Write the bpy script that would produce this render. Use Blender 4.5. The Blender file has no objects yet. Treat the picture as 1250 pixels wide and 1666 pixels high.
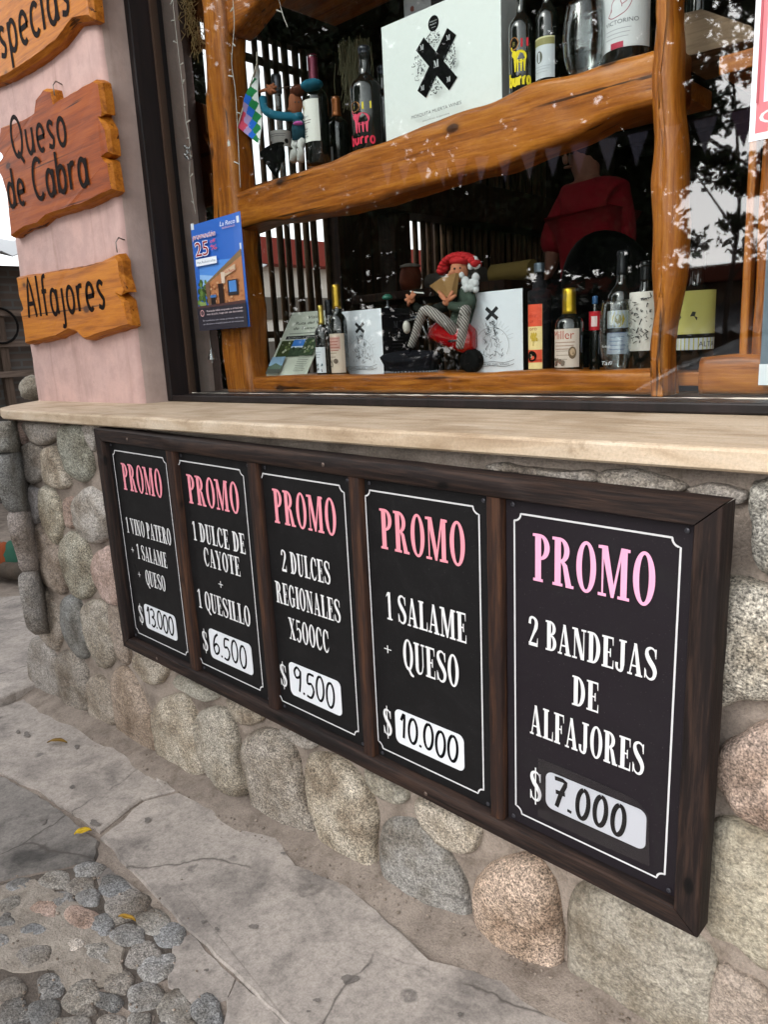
import bpy, math, random
import numpy as np
from mathutils import Vector, Matrix, noise
random.seed(7)
SC = bpy.context.scene
COL = SC.collection
rad = math.radians

# ------------------------------------------------------------------ camera
CAM = np.array([2.16370431, -1.06517900, 0.20157589])
CR = np.array([0.7374563, 0.67357334, -0.04956974])
CU = np.array([-0.11112325, 0.19340054, 0.97480657])
CF = np.array([-0.66619053, 0.7133689, -0.21747411])
FPX, CX, CY = 1226.50266, 625.0, 833.0
cam = bpy.data.cameras.new('camera')
cam.sensor_fit = 'VERTICAL'; cam.sensor_height = 36.0; cam.sensor_width = 36.0
cam.lens = FPX / 1666.0 * 36.0
cam.clip_start = 0.02; cam.clip_end = 500
cam_o = bpy.data.objects.new('camera', cam); COL.objects.link(cam_o)
M = Matrix.Identity(4)
for i in range(3):
    M[i][0] = CR[i]; M[i][1] = CU[i]; M[i][2] = -CF[i]; M[i][3] = CAM[i]
cam_o.matrix_world = M
SC.camera = cam_o

# ------------------------------------------------------------------ sky, sun, exposure
SUN_EL, SUN_AZ = 34.0, 196.0       # elevation; compass direction the light comes from, clockwise from +Y
w = bpy.data.worlds.new('World'); SC.world = w; w.use_nodes = True
nt = w.node_tree; bg = nt.nodes['Background']
sky = nt.nodes.new('ShaderNodeTexSky'); sky.sky_type = 'NISHITA'; sky.sun_disc = False
sky.sun_elevation = rad(SUN_EL); sky.sun_rotation = rad(SUN_AZ)
sky.air_density = 1.0; sky.dust_density = 2.0; sky.ozone_density = 1.0
hs = nt.nodes.new('ShaderNodeHueSaturation'); hs.inputs['Saturation'].default_value = 0.12
nt.links.new(sky.outputs[0], hs.inputs['Color']); nt.links.new(hs.outputs[0], bg.inputs[0])
bg.inputs[1].default_value = 0.15
sun = bpy.data.lights.new('sun', 'SUN'); sun.energy = .6; sun.angle = rad(25); sun.color = (1, 0.96, 0.9)
sun_o = bpy.data.objects.new('sun', sun); COL.objects.link(sun_o)
a, e = rad(SUN_AZ), rad(SUN_EL)
sun_o.rotation_euler = Vector((-math.sin(a) * math.cos(e), -math.cos(a) * math.cos(e), -math.sin(e))).to_track_quat('-Z', 'Y').to_euler()
SC.view_settings.view_transform = 'Standard'; SC.view_settings.look = 'None'
SC.view_settings.exposure = 1.65; SC.view_settings.gamma = 1.0
SC.cycles.max_bounces = 8; SC.cycles.transparent_max_bounces = 16
SC.cycles.caustics_reflective = False; SC.cycles.caustics_refractive = False
SC.cycles.use_denoising = True

# ------------------------------------------------------------------ helpers
def ray(q):
    return CF + CR * ((q[0] - CX) / FPX) - CU * ((q[1] - CY) / FPX)
def at(u, v, y=None, z=None, x=None):
    """the point of the plane y=.., z=.. or x=.. that the photograph shows at (u, v)"""
    d = ray((u, v))
    if y is not None: t = (y - CAM[1]) / d[1]
    elif z is not None: t = (z - CAM[2]) / d[2]
    else: t = (x - CAM[0]) / d[0]
    return CAM + t * d
def atp(u, v, p0, n):
    d = ray((u, v)); n = np.asarray(n, float); t = ((np.asarray(p0, float) - CAM) @ n) / (d @ n)
    return CAM + t * d
def gz(x, y=0):
    return -1.065 + 0.04 * (min(max(x, -3.0), 4.0) - 0.6)
def atg(u, v, dz=0.0):
    z = -1.08
    for i in range(12):
        P = at(u, v, z=z + dz); z = gz(P[0])
    return P
def depth(P): return (np.asarray(P) - CAM) @ CF
def lin(h):
    h = h.lstrip('#'); c = [int(h[i:i + 2], 16) / 255 for i in (0, 2, 4)]
    return tuple((v / 12.92 if v <= .04045 else ((v + .055) / 1.055) ** 2.4) for v in c) + (1.0,)
def cr_closed(pts, n=6):
    pts = [np.asarray(p, float) for p in pts]; m = len(pts); out = []
    for i in range(m):
        p0, p1, p2, p3 = pts[i - 1], pts[i], pts[(i + 1) % m], pts[(i + 2) % m]
        for k in range(n):
            t = k / n
            out.append(.5 * ((2 * p1) + (-p0 + p2) * t + (2 * p0 - 5 * p1 + 4 * p2 - p3) * t * t + (-p0 + 3 * p1 - 3 * p2 + p3) * t ** 3))
    return out
def cr_open(pts, n=6):
    pts = [np.asarray(p, float) for p in pts]; P = [pts[0]] + pts + [pts[-1]]; out = []
    for i in range(1, len(P) - 2):
        p0, p1, p2, p3 = P[i - 1:i + 3]
        for k in range(n):
            t = k / n
            out.append(.5 * ((2 * p1) + (-p0 + p2) * t + (2 * p0 - 5 * p1 + 4 * p2 - p3) * t * t + (-p0 + 3 * p1 - 3 * p2 + p3) * t ** 3))
    out.append(pts[-1]); return out
def nz(x, y, z=0.0, s=1.0): return noise.noise(Vector((x * s, y * s, z * s)))

class MB:
    """collects shapes that become ONE mesh object"""
    def __init__(self): self.v = []; self.f = []; self.m = []; self.c = []
    def add(self, V, F, mi=0, col=None):
        b = len(self.v); self.v += [tuple(float(c) for c in p) for p in V]
        for f in F: self.f.append(tuple(b + i for i in f)); self.m.append(mi)
        self.c += [col or (1, 1, 1, 0)] * len(V)
    def box(self, x0, y0, z0, x1, y1, z1, mi=0, col=None):
        self.add([(x0, y0, z0), (x1, y0, z0), (x1, y1, z0), (x0, y1, z0), (x0, y0, z1), (x1, y0, z1), (x1, y1, z1), (x0, y1, z1)],
                 [(0, 3, 2, 1), (4, 5, 6, 7), (0, 1, 5, 4), (1, 2, 6, 5), (2, 3, 7, 6), (3, 0, 4, 7)], mi, col)
    def hexa(self, P, mi=0, col=None):   # 8 points: bottom loop, top loop
        self.add(P, [(0, 3, 2, 1), (4, 5, 6, 7), (0, 1, 5, 4), (1, 2, 6, 5), (2, 3, 7, 6), (3, 0, 4, 7)], mi, col)
    def loft(self, rings, mi=0, col=None, cap=True, closed=True):
        n = len(rings[0]); V = [p for r in rings for p in r]; F = []
        for i in range(len(rings) - 1):
            for k in range(n if closed else n - 1):
                a0 = i * n + k; b0 = i * n + (k + 1) % n
                F.append((a0, b0, b0 + n, a0 + n))
        if cap: F.append(tuple(range(n - 1, -1, -1))); F.append(tuple((len(rings) - 1) * n + k for k in range(n)))
        self.add(V, F, mi, col)
    def tube(self, pts, r, n=8, mi=0, col=None, cap=True):
        pts = [np.asarray(p, float) for p in pts]; rings = []; up = np.array([.13, .27, .95])
        rr = r if hasattr(r, '__len__') else [r] * len(pts)
        for i, p in enumerate(pts):
            d = pts[min(i + 1, len(pts) - 1)] - pts[max(i - 1, 0)]; d = d / (np.linalg.norm(d) + 1e-12)
            u = np.cross(d, up)
            if np.linalg.norm(u) < .05: u = np.cross(d, (1, 0, 0))
            u /= np.linalg.norm(u); v = np.cross(d, u)
            rings.append([p + rr[i] * (math.cos(t) * u + math.sin(t) * v) for t in [2 * math.pi * k / n for k in range(n)]])
        self.loft(rings, mi, col, cap)
    def lathe(self, prof, n=24, c=(0, 0, 0), mi=0, cap=True, col=None):
        rings = [[(c[0] + r * math.cos(t), c[1] + r * math.sin(t), c[2] + z) for t in [2 * math.pi * k / n for k in range(n)]] for r, z in prof]
        self.loft(rings, mi, col, cap)
    def ball(self, c, r, n=14, m=9, mi=0, col=None, wob=0):
        rx = r if hasattr(r, '__len__') else (r, r, r); rings = []
        for i in range(m):
            ph = math.pi * (i + .5) / m; ring = []
            for k in range(n):
                t = 2 * math.pi * k / n
                d = np.array([math.sin(ph) * math.cos(t), math.sin(ph) * math.sin(t), -math.cos(ph)])
                s = 1 + wob * nz(*(d * 2 + np.asarray(c) * 9))
                ring.append((c[0] + rx[0] * d[0] * s, c[1] + rx[1] * d[1] * s, c[2] + rx[2] * d[2] * s))
            rings.append(ring)
        self.loft(rings, mi, col)
    def build(self, name, mats, parent=None, smooth=False, bevel=0, attr=False, angle=None):
        me = bpy.data.meshes.new(name); me.from_pydata(self.v, [], self.f)
        mats = mats if isinstance(mats, (list, tuple)) else [mats]
        for m in mats: me.materials.append(m)
        if len(mats) > 1: me.polygons.foreach_set('material_index', self.m)
        if smooth: me.polygons.foreach_set('use_smooth', [True] * len(self.f))
        if attr:
            at_ = me.attributes.new('col', 'FLOAT_COLOR', 'POINT')
            at_.data.foreach_set('color', np.array(self.c, np.float32).ravel())
        me.update()
        o = bpy.data.objects.new(name, me); COL.objects.link(o)
        if parent is not None: child(o, parent)
        if bevel:
            b = o.modifiers.new('bevel', 'BEVEL'); b.width = bevel; b.segments = 2; b.limit_method = 'ANGLE'; b.angle_limit = rad(40)
        if angle:
            for p in me.polygons: p.use_smooth = True
            es = o.modifiers.new('edges', 'EDGE_SPLIT'); es.split_angle = rad(angle)
        return o
def child(o, parent):
    o.parent = parent
    if parent.type == 'EMPTY' and not parent.get('localframe'):
        o.matrix_parent_inverse = Matrix.Translation(-Vector(parent.location))
    elif parent.parent is not None and not parent.parent.get('localframe'):
        o.matrix_parent_inverse = Matrix.Identity(4)
def tag(o, label=None, cat=None, group=None, kind=None):
    if label: o['label'] = label
    if cat: o['category'] = cat
    if group: o['group'] = group
    if kind: o['kind'] = kind
    return o
def thing(name, label, cat, loc=(0, 0, 0), group=None):
    o = bpy.data.objects.new(name, None); COL.objects.link(o); o.location = tuple(float(c) for c in loc)
    o.empty_display_size = 0.05
    return tag(o, label, cat, group)

# ------------------------------------------------------------------ materials
MATS = {}
class NT:
    def __init__(self, name):
        self.m = bpy.data.materials.new(name); self.m.use_nodes = True; self.t = self.m.node_tree
        self.p = self.t.nodes['Principled BSDF']; self.out = self.t.nodes['Material Output']
    def n(self, ty, **k):
        x = self.t.nodes.new('ShaderNode' + ty)
        for a_, v in k.items():
            if a_.startswith('i_'):
                x.inputs[a_[2:].replace('_', ' ')].default_value = v
            else: setattr(x, a_, v)
        return x
    def l(self, a_, b): self.t.links.new(a_, b)
    def coords(self, scale=(1, 1, 1), kind='Object'):
        tc = self.n('TexCoord'); mp = self.n('Mapping'); mp.inputs['Scale'].default_value = scale
        self.l(tc.outputs[kind], mp.inputs['Vector']); return mp.outputs[0]
    def noise(self, vec, scale, detail=4, rough=.55, dist=0):
        x = self.n('TexNoise'); x.inputs['Scale'].default_value = scale; x.inputs['Detail'].default_value = detail
        x.inputs['Roughness'].default_value = rough; x.inputs['Distortion'].default_value = dist
        if vec is not None: self.l(vec, x.inputs['Vector'])
        return x.outputs['Fac']
    def ramp(self, fac, stops):
        x = self.n('ValToRGB'); el = x.color_ramp.elements
        while len(el) > 1: el.remove(el[-1])
        el[0].position = stops[0][0]; el[0].color = stops[0][1]
        for p_, c in stops[1:]:
            k = el.new(p_); k.color = c
        self.l(fac, x.inputs[0]); return x.outputs[0]
    def mix(self, fac, a_, b, mode='MIX'):
        x = self.n('MixRGB', blend_type=mode)
        for s, v in ((0, fac), (1, a_), (2, b)):
            if hasattr(v, 'links'): self.l(v, x.inputs[s])
            else: x.inputs[s].default_value = v
        return x.outputs[0]
    def math(self, op, a_, b=0.0, clamp=False):
        x = self.n('Math', operation=op, use_clamp=clamp)
        for s, v in ((0, a_), (1, b)):
            if hasattr(v, 'links'): self.l(v, x.inputs[s])
            else: x.inputs[s].default_value = v
        return x.outputs[0]
    def bump(self, h, strength=.4, dist=.002):
        x = self.n('Bump'); x.inputs['Strength'].default_value = strength; x.inputs['Distance'].default_value = dist
        self.l(h, x.inputs['Height']); self.l(x.outputs[0], self.p.inputs['Normal']); return x
    def base(self, c):
        if hasattr(c, 'links'): self.l(c, self.p.inputs['Base Color'])
        else: self.p.inputs['Base Color'].default_value = c
def g3(v): return (v, v, v, 1)
def plain(hexc, rough=.6, metal=0.0, coat=0.0, var=.12, scale=40, name=None):
    key = (hexc, rough, metal, coat)
    if key in MATS: return MATS[key]
    k = NT(name or 'paint_' + hexc.strip('#')); c = lin(hexc)
    v = k.coords()
    n_ = k.noise(v, scale, 3)
    k.base(k.mix(k.math('MULTIPLY', n_, var * 2), c, tuple(x * .55 for x in c[:3]) + (1,)))
    k.p.inputs['Roughness'].default_value = rough; k.p.inputs['Metallic'].default_value = metal
    k.p.inputs['Coat Weight'].default_value = coat
    if rough >= .45 and metal == 0: k.p.inputs['Specular IOR Level'].default_value = .2 if max(c[:3]) > .02 else .04
    MATS[key] = k.m; return k.m
def wood(name, axis, light, mid, dark, rough=.4, coat=.10, f=1.0, bump=.3, spec=.25, grain=.4, knots=1.0):
    k = NT(name); s = [16 * f, 16 * f, 16 * f]; s['xyz'.index(axis)] = 1.3 * f
    v = k.coords(tuple(s)); v2 = k.coords((1, 1, 1))
    big = k.noise(v2, 5, 3, .5)
    st = [60 * f] * 3; st['xyz'.index(axis)] = 3.0 * f
    v3 = k.coords(tuple(st))
    g1 = k.noise(v, 1.0, 6, .62, 1.2); g2 = k.noise(v3, 1.5, 5, .68, .5)
    mixg = k.math('ADD', k.math('MULTIPLY', g1, .52), k.math('MULTIPLY', g2, .48))
    c = k.ramp(mixg, [(.30, dark), (.42, tuple((x + y) / 2 for x, y in zip(dark, mid))), (.48, mid), (.60, light), (.72, mid), (.82, dark)])
    c = k.mix(k.math('MULTIPLY', big, grain, True), c, k.mix(1.0, c, mid, 'MULTIPLY') if False else mid)
    vo = k.n('TexVoronoi'); sv = [3.2 * f] * 3; sv['xyz'.index(axis)] = 1.7 * f
    k.l(k.coords(tuple(sv)), vo.inputs['Vector']); vo.inputs['Scale'].default_value = 2.1
    knot = k.ramp(vo.outputs['Distance'], [(.0, g3(1)), (.07, g3(.9)), (.10, g3(.25)), (.16, g3(0))])
    ck = [70 * f] * 3; ck['xyz'.index(axis)] = 2.2 * f
    cr_ = k.noise(k.coords(tuple(ck)), .55, 3, .5, .3)
    c = k.mix(k.ramp(cr_, [(.30, g3(.9)), (.345, g3(0))]), c, tuple(x * .3 for x in dark[:3]) + (1,))
    c = k.mix(k.math('MULTIPLY', knot, knots), c, tuple(x * .35 for x in dark[:3]) + (1,))
    k.base(c); k.p.inputs['Roughness'].default_value = rough; k.p.inputs['Coat Weight'].default_value = coat
    k.p.inputs['Coat Roughness'].default_value = .15
    k.bump(mixg, bump, .004); k.p.inputs['Specular IOR Level'].default_value = spec; return k.m
W_L, W_M, W_D = (.46, .165, .018, 1), (.30, .088, .009, 1), (.085, .020, .003, 1)
wood_x = wood('varnished_wood_along', 'x', W_L, W_M, W_D, .38, .14, 1.25, .55, .3, .3)
wood_z = wood('varnished_wood_upright', 'z', W_L, W_M, W_D, .38, .14, 1.25, .55, .3, .3)
wood_y = wood('varnished_wood_deep', 'y', W_L, W_M, W_D, .38, .14, 1.25, .55, .3, .3)
sign_wood = wood('red_varnished_sign_wood', 'x', (.36, .085, .008, 1), (.25, .050, .005, 1), (.10, .020, .003, 1), .5, .03, 1.0, .35, .15, .5)
sign_wood2 = wood('amber_varnished_sign_wood', 'x', (.56, .205, .012, 1), (.43, .135, .007, 1), (.15, .038, .003, 1), .45, .06, 1.0, .35, .15, .5)
sign_edge = wood('sign_bark_edge', 'x', (.50, .19, .022, 1), (.36, .115, .010, 1), (.11, .030, .005, 1), .55, .02, 1.2, .35, .15)
DK_L, DK_M, DK_D = (.048, .027, .019, 1), (.014, .009, .008, 1), (.005, .004, .004, 1)
dark_x = wood('dark_wood_along', 'x', DK_L, DK_M, DK_D, .6, 0, 1.6, .6, .2)
dark_z = wood('dark_wood_upright', 'z', DK_L, DK_M, DK_D, .6, 0, 1.6, .6, .2)
mull_wood = wood('worn_divider_wood', 'z', (.085, .036, .017, 1), (.024, .012, .009, 1), (.012, .007, .006, 1), .6, 0, 1.6, .5, .25)
frame_dark = wood('window_frame_wood', 'z', (.018, .012, .012, 1), (.011, .008, .008, 1), (.006, .005, .005, 1), .45, 0, 1.0, .2, .25)
old_wood = wood('aged_dark_wood', 'z', (.06, .022, .010, 1), (.030, .011, .006, 1), (.010, .005, .004, 1), .7, 0, 1.0, .3)
slat_wood = wood('cane_slat', 'z', (.16, .085, .04, 1), (.08, .04, .02, 1), (.03, .016, .01, 1), .6, 0, 2.0, .3)

def stone_mat():
    k = NT('granite'); at_ = k.n('Attribute', attribute_name='col'); v = k.coords()
    s1 = k.noise(v, 260, 2, .6); s2 = k.noise(v, 120, 3, .6); s3 = k.noise(v, 9, 4, .6)
    spk = k.ramp(s1, [(.36, g3(.18)), (.47, g3(.85)), (.55, g3(1.1)), (.66, g3(1.75))])
    sp2 = k.ramp(s2, [(.36, g3(.45)), (.5, g3(1)), (.64, g3(1.4))])
    c = k.mix(at_.outputs['Alpha'], at_.outputs['Color'], k.mix(1.0, at_.outputs['Color'], spk, 'MULTIPLY'))
    c = k.mix(.6, c, k.mix(1.0, c, sp2, 'MULTIPLY'))
    ve = k.noise(k.coords((9, 9, 24)), 1.0, 6, .68, 2.5); vr = k.ramp(ve, [(.36, g3(.55)), (.46, g3(1)), (.56, g3(1)), (.66, g3(1.35))])
    c = k.mix(.55, c, k.mix(1.0, c, vr, 'MULTIPLY'))
    st = k.ramp(s3, [(.33, (.45, .38, .31, 1)), (.45, (.8, .76, .7, 1)), (.6, g3(1.12))])
    c = k.mix(.85, c, k.mix(1.0, c, st, 'MULTIPLY'))
    k.base(c); k.p.inputs['Roughness'].default_value = .8
    k.bump(k.math('ADD', s1, k.math('MULTIPLY', k.noise(v, 34, 5, .65), 3.0)), .8, .004); return k.m
granite = stone_mat()
def mortar_mat(name, c1, c2, sc=1.0):
    k = NT(name); v = k.coords()
    n1 = k.noise(v, 7 * sc, 5, .6); n2 = k.noise(v, 220, 3, .7); n3 = k.noise(v, 45, 4, .6)
    c = k.mix(k.ramp(n1, [(.35, g3(0)), (.65, g3(1))]), c1, c2)
    c = k.mix(.5, c, k.mix(1.0, c, k.ramp(n2, [(.35, g3(.6)), (.6, g3(1.2))]), 'MULTIPLY'))
    k.base(c); k.p.inputs['Roughness'].default_value = .92
    n6 = k.noise(v, 16, 5, .7); c = k.mix(.75, c, k.mix(1.0, c, k.ramp(n6, [(.32, (.55, .52, .48, 1)), (.5, g3(1)), (.68, g3(1.15))]), 'MULTIPLY')); k.base(c)
    k.bump(k.math('ADD', k.math('ADD', n3, n6), k.math('MULTIPLY', n2, .4)), .85, .006); return k.m
mortar = mortar_mat('wall_mortar', (.36, .30, .25, 1), (.25, .205, .17, 1))
dirt = mortar_mat('packed_dirt', (.32, .265, .22, 1), (.21, .17, .14, 1))
def concrete_mat(name, c1, c2, stain, amt):
    k = NT(name); v = k.coords()
    n1 = k.noise(v, 2.2, 6, .62, .4); n2 = k.noise(v, 190, 3, .7); n3 = k.noise(v, 9, 5, .65, .6); n4 = k.noise(v, 5.2, 5, .6, .5)
    c = k.mix(k.ramp(n1, [(.35, g3(0)), (.65, g3(1))]), c1, c2)
    c = k.mix(k.math('MULTIPLY', k.ramp(n4, [(.47, g3(0)), (.68, g3(1))]), amt), c, stain)
    vo = k.n('TexVoronoi', voronoi_dimensions='2D'); wv2 = k.n('VectorMath', operation='ADD'); nv2 = k.n('TexNoise'); nv2.inputs['Scale'].default_value = 40; k.l(v, nv2.inputs['Vector']); sc2 = k.n('VectorMath', operation='SCALE'); sc2.inputs['Scale'].default_value = .03; k.l(nv2.outputs['Color'], sc2.inputs[0]); k.l(v, wv2.inputs[0]); k.l(sc2.outputs[0], wv2.inputs[1]); k.l(wv2.outputs[0], vo.inputs['Vector']); vo.inputs['Scale'].default_value = 4.5
    spot = k.math('MULTIPLY', k.ramp(vo.outputs['Distance'], [(.045, g3(1)), (.075, g3(0))]), k.ramp(n3, [(.45, g3(0)), (.55, g3(1))]))
    c = k.mix(k.math('MULTIPLY', spot, .6), c, (.07, .062, .058, 1))
    c = k.mix(.45, c, k.mix(1.0, c, k.ramp(n2, [(.35, g3(.62)), (.6, g3(1.18))]), 'MULTIPLY'))
    c = k.mix(.5, c, k.mix(1.0, c, k.ramp(n3, [(.35, g3(.75)), (.65, g3(1.12))]), 'MULTIPLY'))
    n5 = k.noise(v, 58, 5, .7)
    c = k.mix(.7, c, k.mix(1.0, c, k.ramp(n5, [(.33, g3(.62)), (.5, g3(1)), (.66, g3(1.15))]), 'MULTIPLY'))
    vc = k.n('TexVoronoi', feature='DISTANCE_TO_EDGE'); vc.inputs['Scale'].default_value = .8
    wv = k.n('VectorMath', operation='ADD'); nv = k.n('TexNoise'); nv.inputs['Scale'].default_value = 3.5; nv.inputs['Detail'].default_value = 5; k.l(v, nv.inputs['Vector'])
    sc_ = k.n('VectorMath', operation='SCALE'); sc_.inputs['Scale'].default_value = .2; k.l(nv.outputs['Color'], sc_.inputs[0]); k.l(v, wv.inputs[0]); k.l(sc_.outputs[0], wv.inputs[1]); k.l(wv.outputs[0], vc.inputs['Vector'])
    crk = k.ramp(vc.outputs['Distance'], [(.0008, g3(1)), (.004, g3(0))])
    c = k.mix(k.math('MULTIPLY', crk, k.ramp(n1, [(.42, g3(0)), (.5, g3(.85))])), c, (.06, .05, .043, 1))
    k.base(c); k.p.inputs['Roughness'].default_value = .88
    k.bump(k.math('ADD', n3, k.math('MULTIPLY', n2, .3)), .35, .004); return k.m
concrete = concrete_mat('pavement_concrete', (.45, .395, .35, 1), (.34, .30, .268, 1), (.15, .132, .12, 1), .8)
concrete_dark = concrete_mat('stained_concrete', (.27, .245, .22, 1), (.20, .18, .165, 1), (.05, .046, .042, 1), .9)
pave_mortar = mortar_mat('paving_mortar', (.36, .315, .265, 1), (.25, .215, .18, 1), 2.0)
def sill_mat():
    k = NT('limestone'); v = k.coords((2.5, 14, 14)); v2 = k.coords()
    n1 = k.noise(v, 2.2, 5, .6, .6); n2 = k.noise(v2, 200, 3, .7); n3 = k.noise(v2, 5, 4)
    c = k.ramp(n1, [(.3, (.40, .295, .195, 1)), (.5, (.52, .405, .285, 1)), (.7, (.58, .48, .365, 1))])
    c = k.mix(.45, c, k.mix(1.0, c, k.ramp(n2, [(.35, g3(.75)), (.62, g3(1.12))]), 'MULTIPLY'))
    c = k.mix(.7, c, k.mix(1.0, c, k.ramp(n3, [(.36, (.66, .60, .52, 1)), (.52, g3(1.0)), (.7, g3(1.06))]), 'MULTIPLY'))
    n4 = k.noise(v2, 26, 5, .7); c = k.mix(.6, c, k.mix(1.0, c, k.ramp(n4, [(.30, (.55, .50, .43, 1)), (.42, g3(1))]), 'MULTIPLY'))
    k.base(c); k.p.inputs['Roughness'].default_value = .7
    k.bump(k.math('ADD', n1, k.math('MULTIPLY', n2, .5)), .35, .003); return k.m
limestone = sill_mat()
def stucco_mat(name, c1, c2):
    k = NT(name); v = k.coords()
    n1 = k.noise(v, 3, 5, .6); n2 = k.noise(v, 70, 4, .6); n3 = k.noise(v, 14, 4, .6)
    c = k.mix(k.ramp(n1, [(.35, g3(0)), (.68, g3(1))]), c1, c2)
    dr = k.noise(k.coords((16, 16, 1.1)), 1.0, 5, .65, .4)
    c = k.mix(.5, c, k.mix(1.0, c, k.ramp(dr, [(.30, (.66, .62, .58, 1)), (.46, g3(1)), (.7, g3(1.06))]), 'MULTIPLY'))
    c = k.mix(k.ramp(k.noise(v, 30, 4, .7), [(.70, g3(0)), (.74, g3(.5))]), c, (.30, .24, .21, 1))
    k.base(k.mix(.5, c, k.mix(1.0, c, k.ramp(n3, [(.38, g3(.78)), (.6, g3(1.06))]), 'MULTIPLY')))
    k.p.inputs['Roughness'].default_value = .85; k.bump(k.math('ADD', n2, n3), .35, .004); return k.m
pink = stucco_mat('pink_stucco', (.58, .385, .345, 1), (.50, .345, .315, 1))
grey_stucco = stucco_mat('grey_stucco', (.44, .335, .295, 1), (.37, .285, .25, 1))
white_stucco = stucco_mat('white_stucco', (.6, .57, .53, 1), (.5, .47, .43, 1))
def panel_mat(name, c):
    k = NT(name); v = k.coords(); n1 = k.noise(v, 6, 4, .6)
    sm = k.ramp(k.noise(v, 9, 6, .7, 1.5), [(.52, g3(0)), (.72, g3(.5))]); ds = k.ramp(k.noise(v, 420, 2, .5), [(.70, g3(0)), (.76, g3(.55))])
    cc = k.mix(k.math('MULTIPLY', n1, .6), c, tuple(x * 1.4 for x in c[:3]) + (1,))
    cc = k.mix(sm, cc, (.016, .0155, .016, 1)); k.base(k.mix(ds, cc, (.09, .085, .08, 1)))
    k.l(k.math('ADD', k.math('MULTIPLY', k.noise(v, 25, 4, .7), .25), .42), k.p.inputs['Roughness']); k.p.inputs['Specular IOR Level'].default_value = .22; return k.m
panel_black = panel_mat('black_sign_vinyl', (.0055, .0052, .0056, 1))
panel_plum = panel_mat('plum_black_sign_vinyl', (.0105, .0078, .0105, 1))
def glass_front():
    k = NT('window_glass'); t = k.t; t.nodes.remove(k.p)
    ge = k.n('NewGeometry'); dp = k.n('VectorMath', operation='DOT_PRODUCT')
    k.l(ge.outputs['Normal'], dp.inputs[0]); k.l(ge.outputs['Incoming'], dp.inputs[1])
    c = k.math('ABSOLUTE', dp.outputs['Value']); s = k.math('POWER', k.math('SUBTRACT', 1.0, c, True), 4.0)
    fac = k.math('ADD', k.math('MULTIPLY', s, .8), .095, True)
    tr = k.n('BsdfTransparent'); tr.inputs[0].default_value = (.94, .965, .955, 1)
    gl = k.n('BsdfGlossy'); gl.inputs['Roughness'].default_value = 0.018
    mx = k.n('MixShader'); k.l(fac, mx.inputs[0]); k.l(tr.outputs[0], mx.inputs[1]); k.l(gl.outputs[0], mx.inputs[2])
    k.l(mx.outputs[0], k.out.inputs[0]); return k.m
def clear_mat(name, tint, f0, gmul=.6, white=0):
    k = NT(name); t = k.t; t.nodes.remove(k.p)
    ge = k.n('NewGeometry'); dp = k.n('VectorMath', operation='DOT_PRODUCT')
    k.l(ge.outputs['Normal'], dp.inputs[0]); k.l(ge.outputs['Incoming'], dp.inputs[1])
    c = k.math('ABSOLUTE', dp.outputs['Value']); s = k.math('POWER', k.math('SUBTRACT', 1.0, c, True), 3.0)
    fac = k.math('ADD', k.math('MULTIPLY', s, gmul), f0, True)
    tr = k.n('BsdfTransparent'); tr.inputs[0].default_value = tint
    gl = k.n('BsdfGlossy'); gl.inputs['Roughness'].default_value = 0.05
    mx = k.n('MixShader'); k.l(fac, mx.inputs[0]); k.l(tr.outputs[0], mx.inputs[1]); k.l(gl.outputs[0], mx.inputs[2])
    k.l(mx.outputs[0], k.out.inputs[0]); return k.m
glass_f = glass_front()
glass_b = clear_mat('glass_edge', (.97, .98, .975, 1), 0.0, 0.0)
clear_glass = clear_mat('drinking_glass', (.93, .95, .95, 1), .05, .75)
pocket_mat = clear_mat('clear_plastic', (.93, .93, .94, 1), .03, .5)
def bottle_glass(name, c):
    k = NT(name); k.base(c); k.p.inputs['Roughness'].default_value = .08
    k.p.inputs['Specular IOR Level'].default_value = .6; k.p.inputs['Coat Weight'].default_value = .5; k.p.inputs['Coat Roughness'].default_value = .03; return k.m
wine_dark = bottle_glass('dark_bottle_glass', (.006, .007, .006, 1))
wine_matte = plain('#1c1b1e', .55, name='matte_black_bottle')
bark = mortar_mat('bark', (.10, .075, .055, 1), (.05, .04, .03, 1))
joint_soil = mortar_mat('joint_soil', (.13, .105, .085, 1), (.07, .058, .048, 1), 3.0)
gum_mat = concrete_mat('trodden_gum', (.21, .185, .165, 1), (.15, .133, .12, 1), (.06, .055, .05, 1), .5)
# ------------------------------------------------------------------ lettering
HL, ST, SF = .06, .19, .06
def R_(x0, y0, x1, y1): return [(x0, y0), (x1, y0), (x1, y1), (x0, y1)]
def ring(cx, cy, rx, ry, tx, ty, a0, a1, n=20):
    A = [rad(a0 + (a1 - a0) * i / n) for i in range(n + 1)]
    return ('strip', [(cx + rx * math.cos(t), cy + ry * math.sin(t)) for t in A], [(cx + (rx - tx) * math.cos(t), cy + (ry - ty) * math.sin(t)) for t in A])
def ribbon(pts, wd, n=5, smooth=True):
    P = cr_open(pts, n) if smooth else [np.asarray(p, float) for p in pts]
    if hasattr(wd, '__len__'):
        W = np.interp(np.linspace(0, 1, len(P)), np.linspace(0, 1, len(wd)), wd)
    else: W = [wd] * len(P)
    L, Rr = [], []
    for i, p in enumerate(P):
        d = P[min(i + 1, len(P) - 1)] - P[max(i - 1, 0)]; d = d / (np.linalg.norm(d) + 1e-9); nn = np.array([-d[1], d[0]])
        L.append(tuple(p + nn * W[i] / 2)); Rr.append(tuple(p - nn * W[i] / 2))
    return ('strip', L, Rr)
def stem(x, top=True, bot=True, t=ST):
    o = [R_(x, 0, x + t, 1)]
    if bot: o.append(R_(x - SF, 0, x + t + SF, HL))
    if top: o.append(R_(x - SF, 1 - HL, x + t + SF, 1))
    return o
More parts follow.
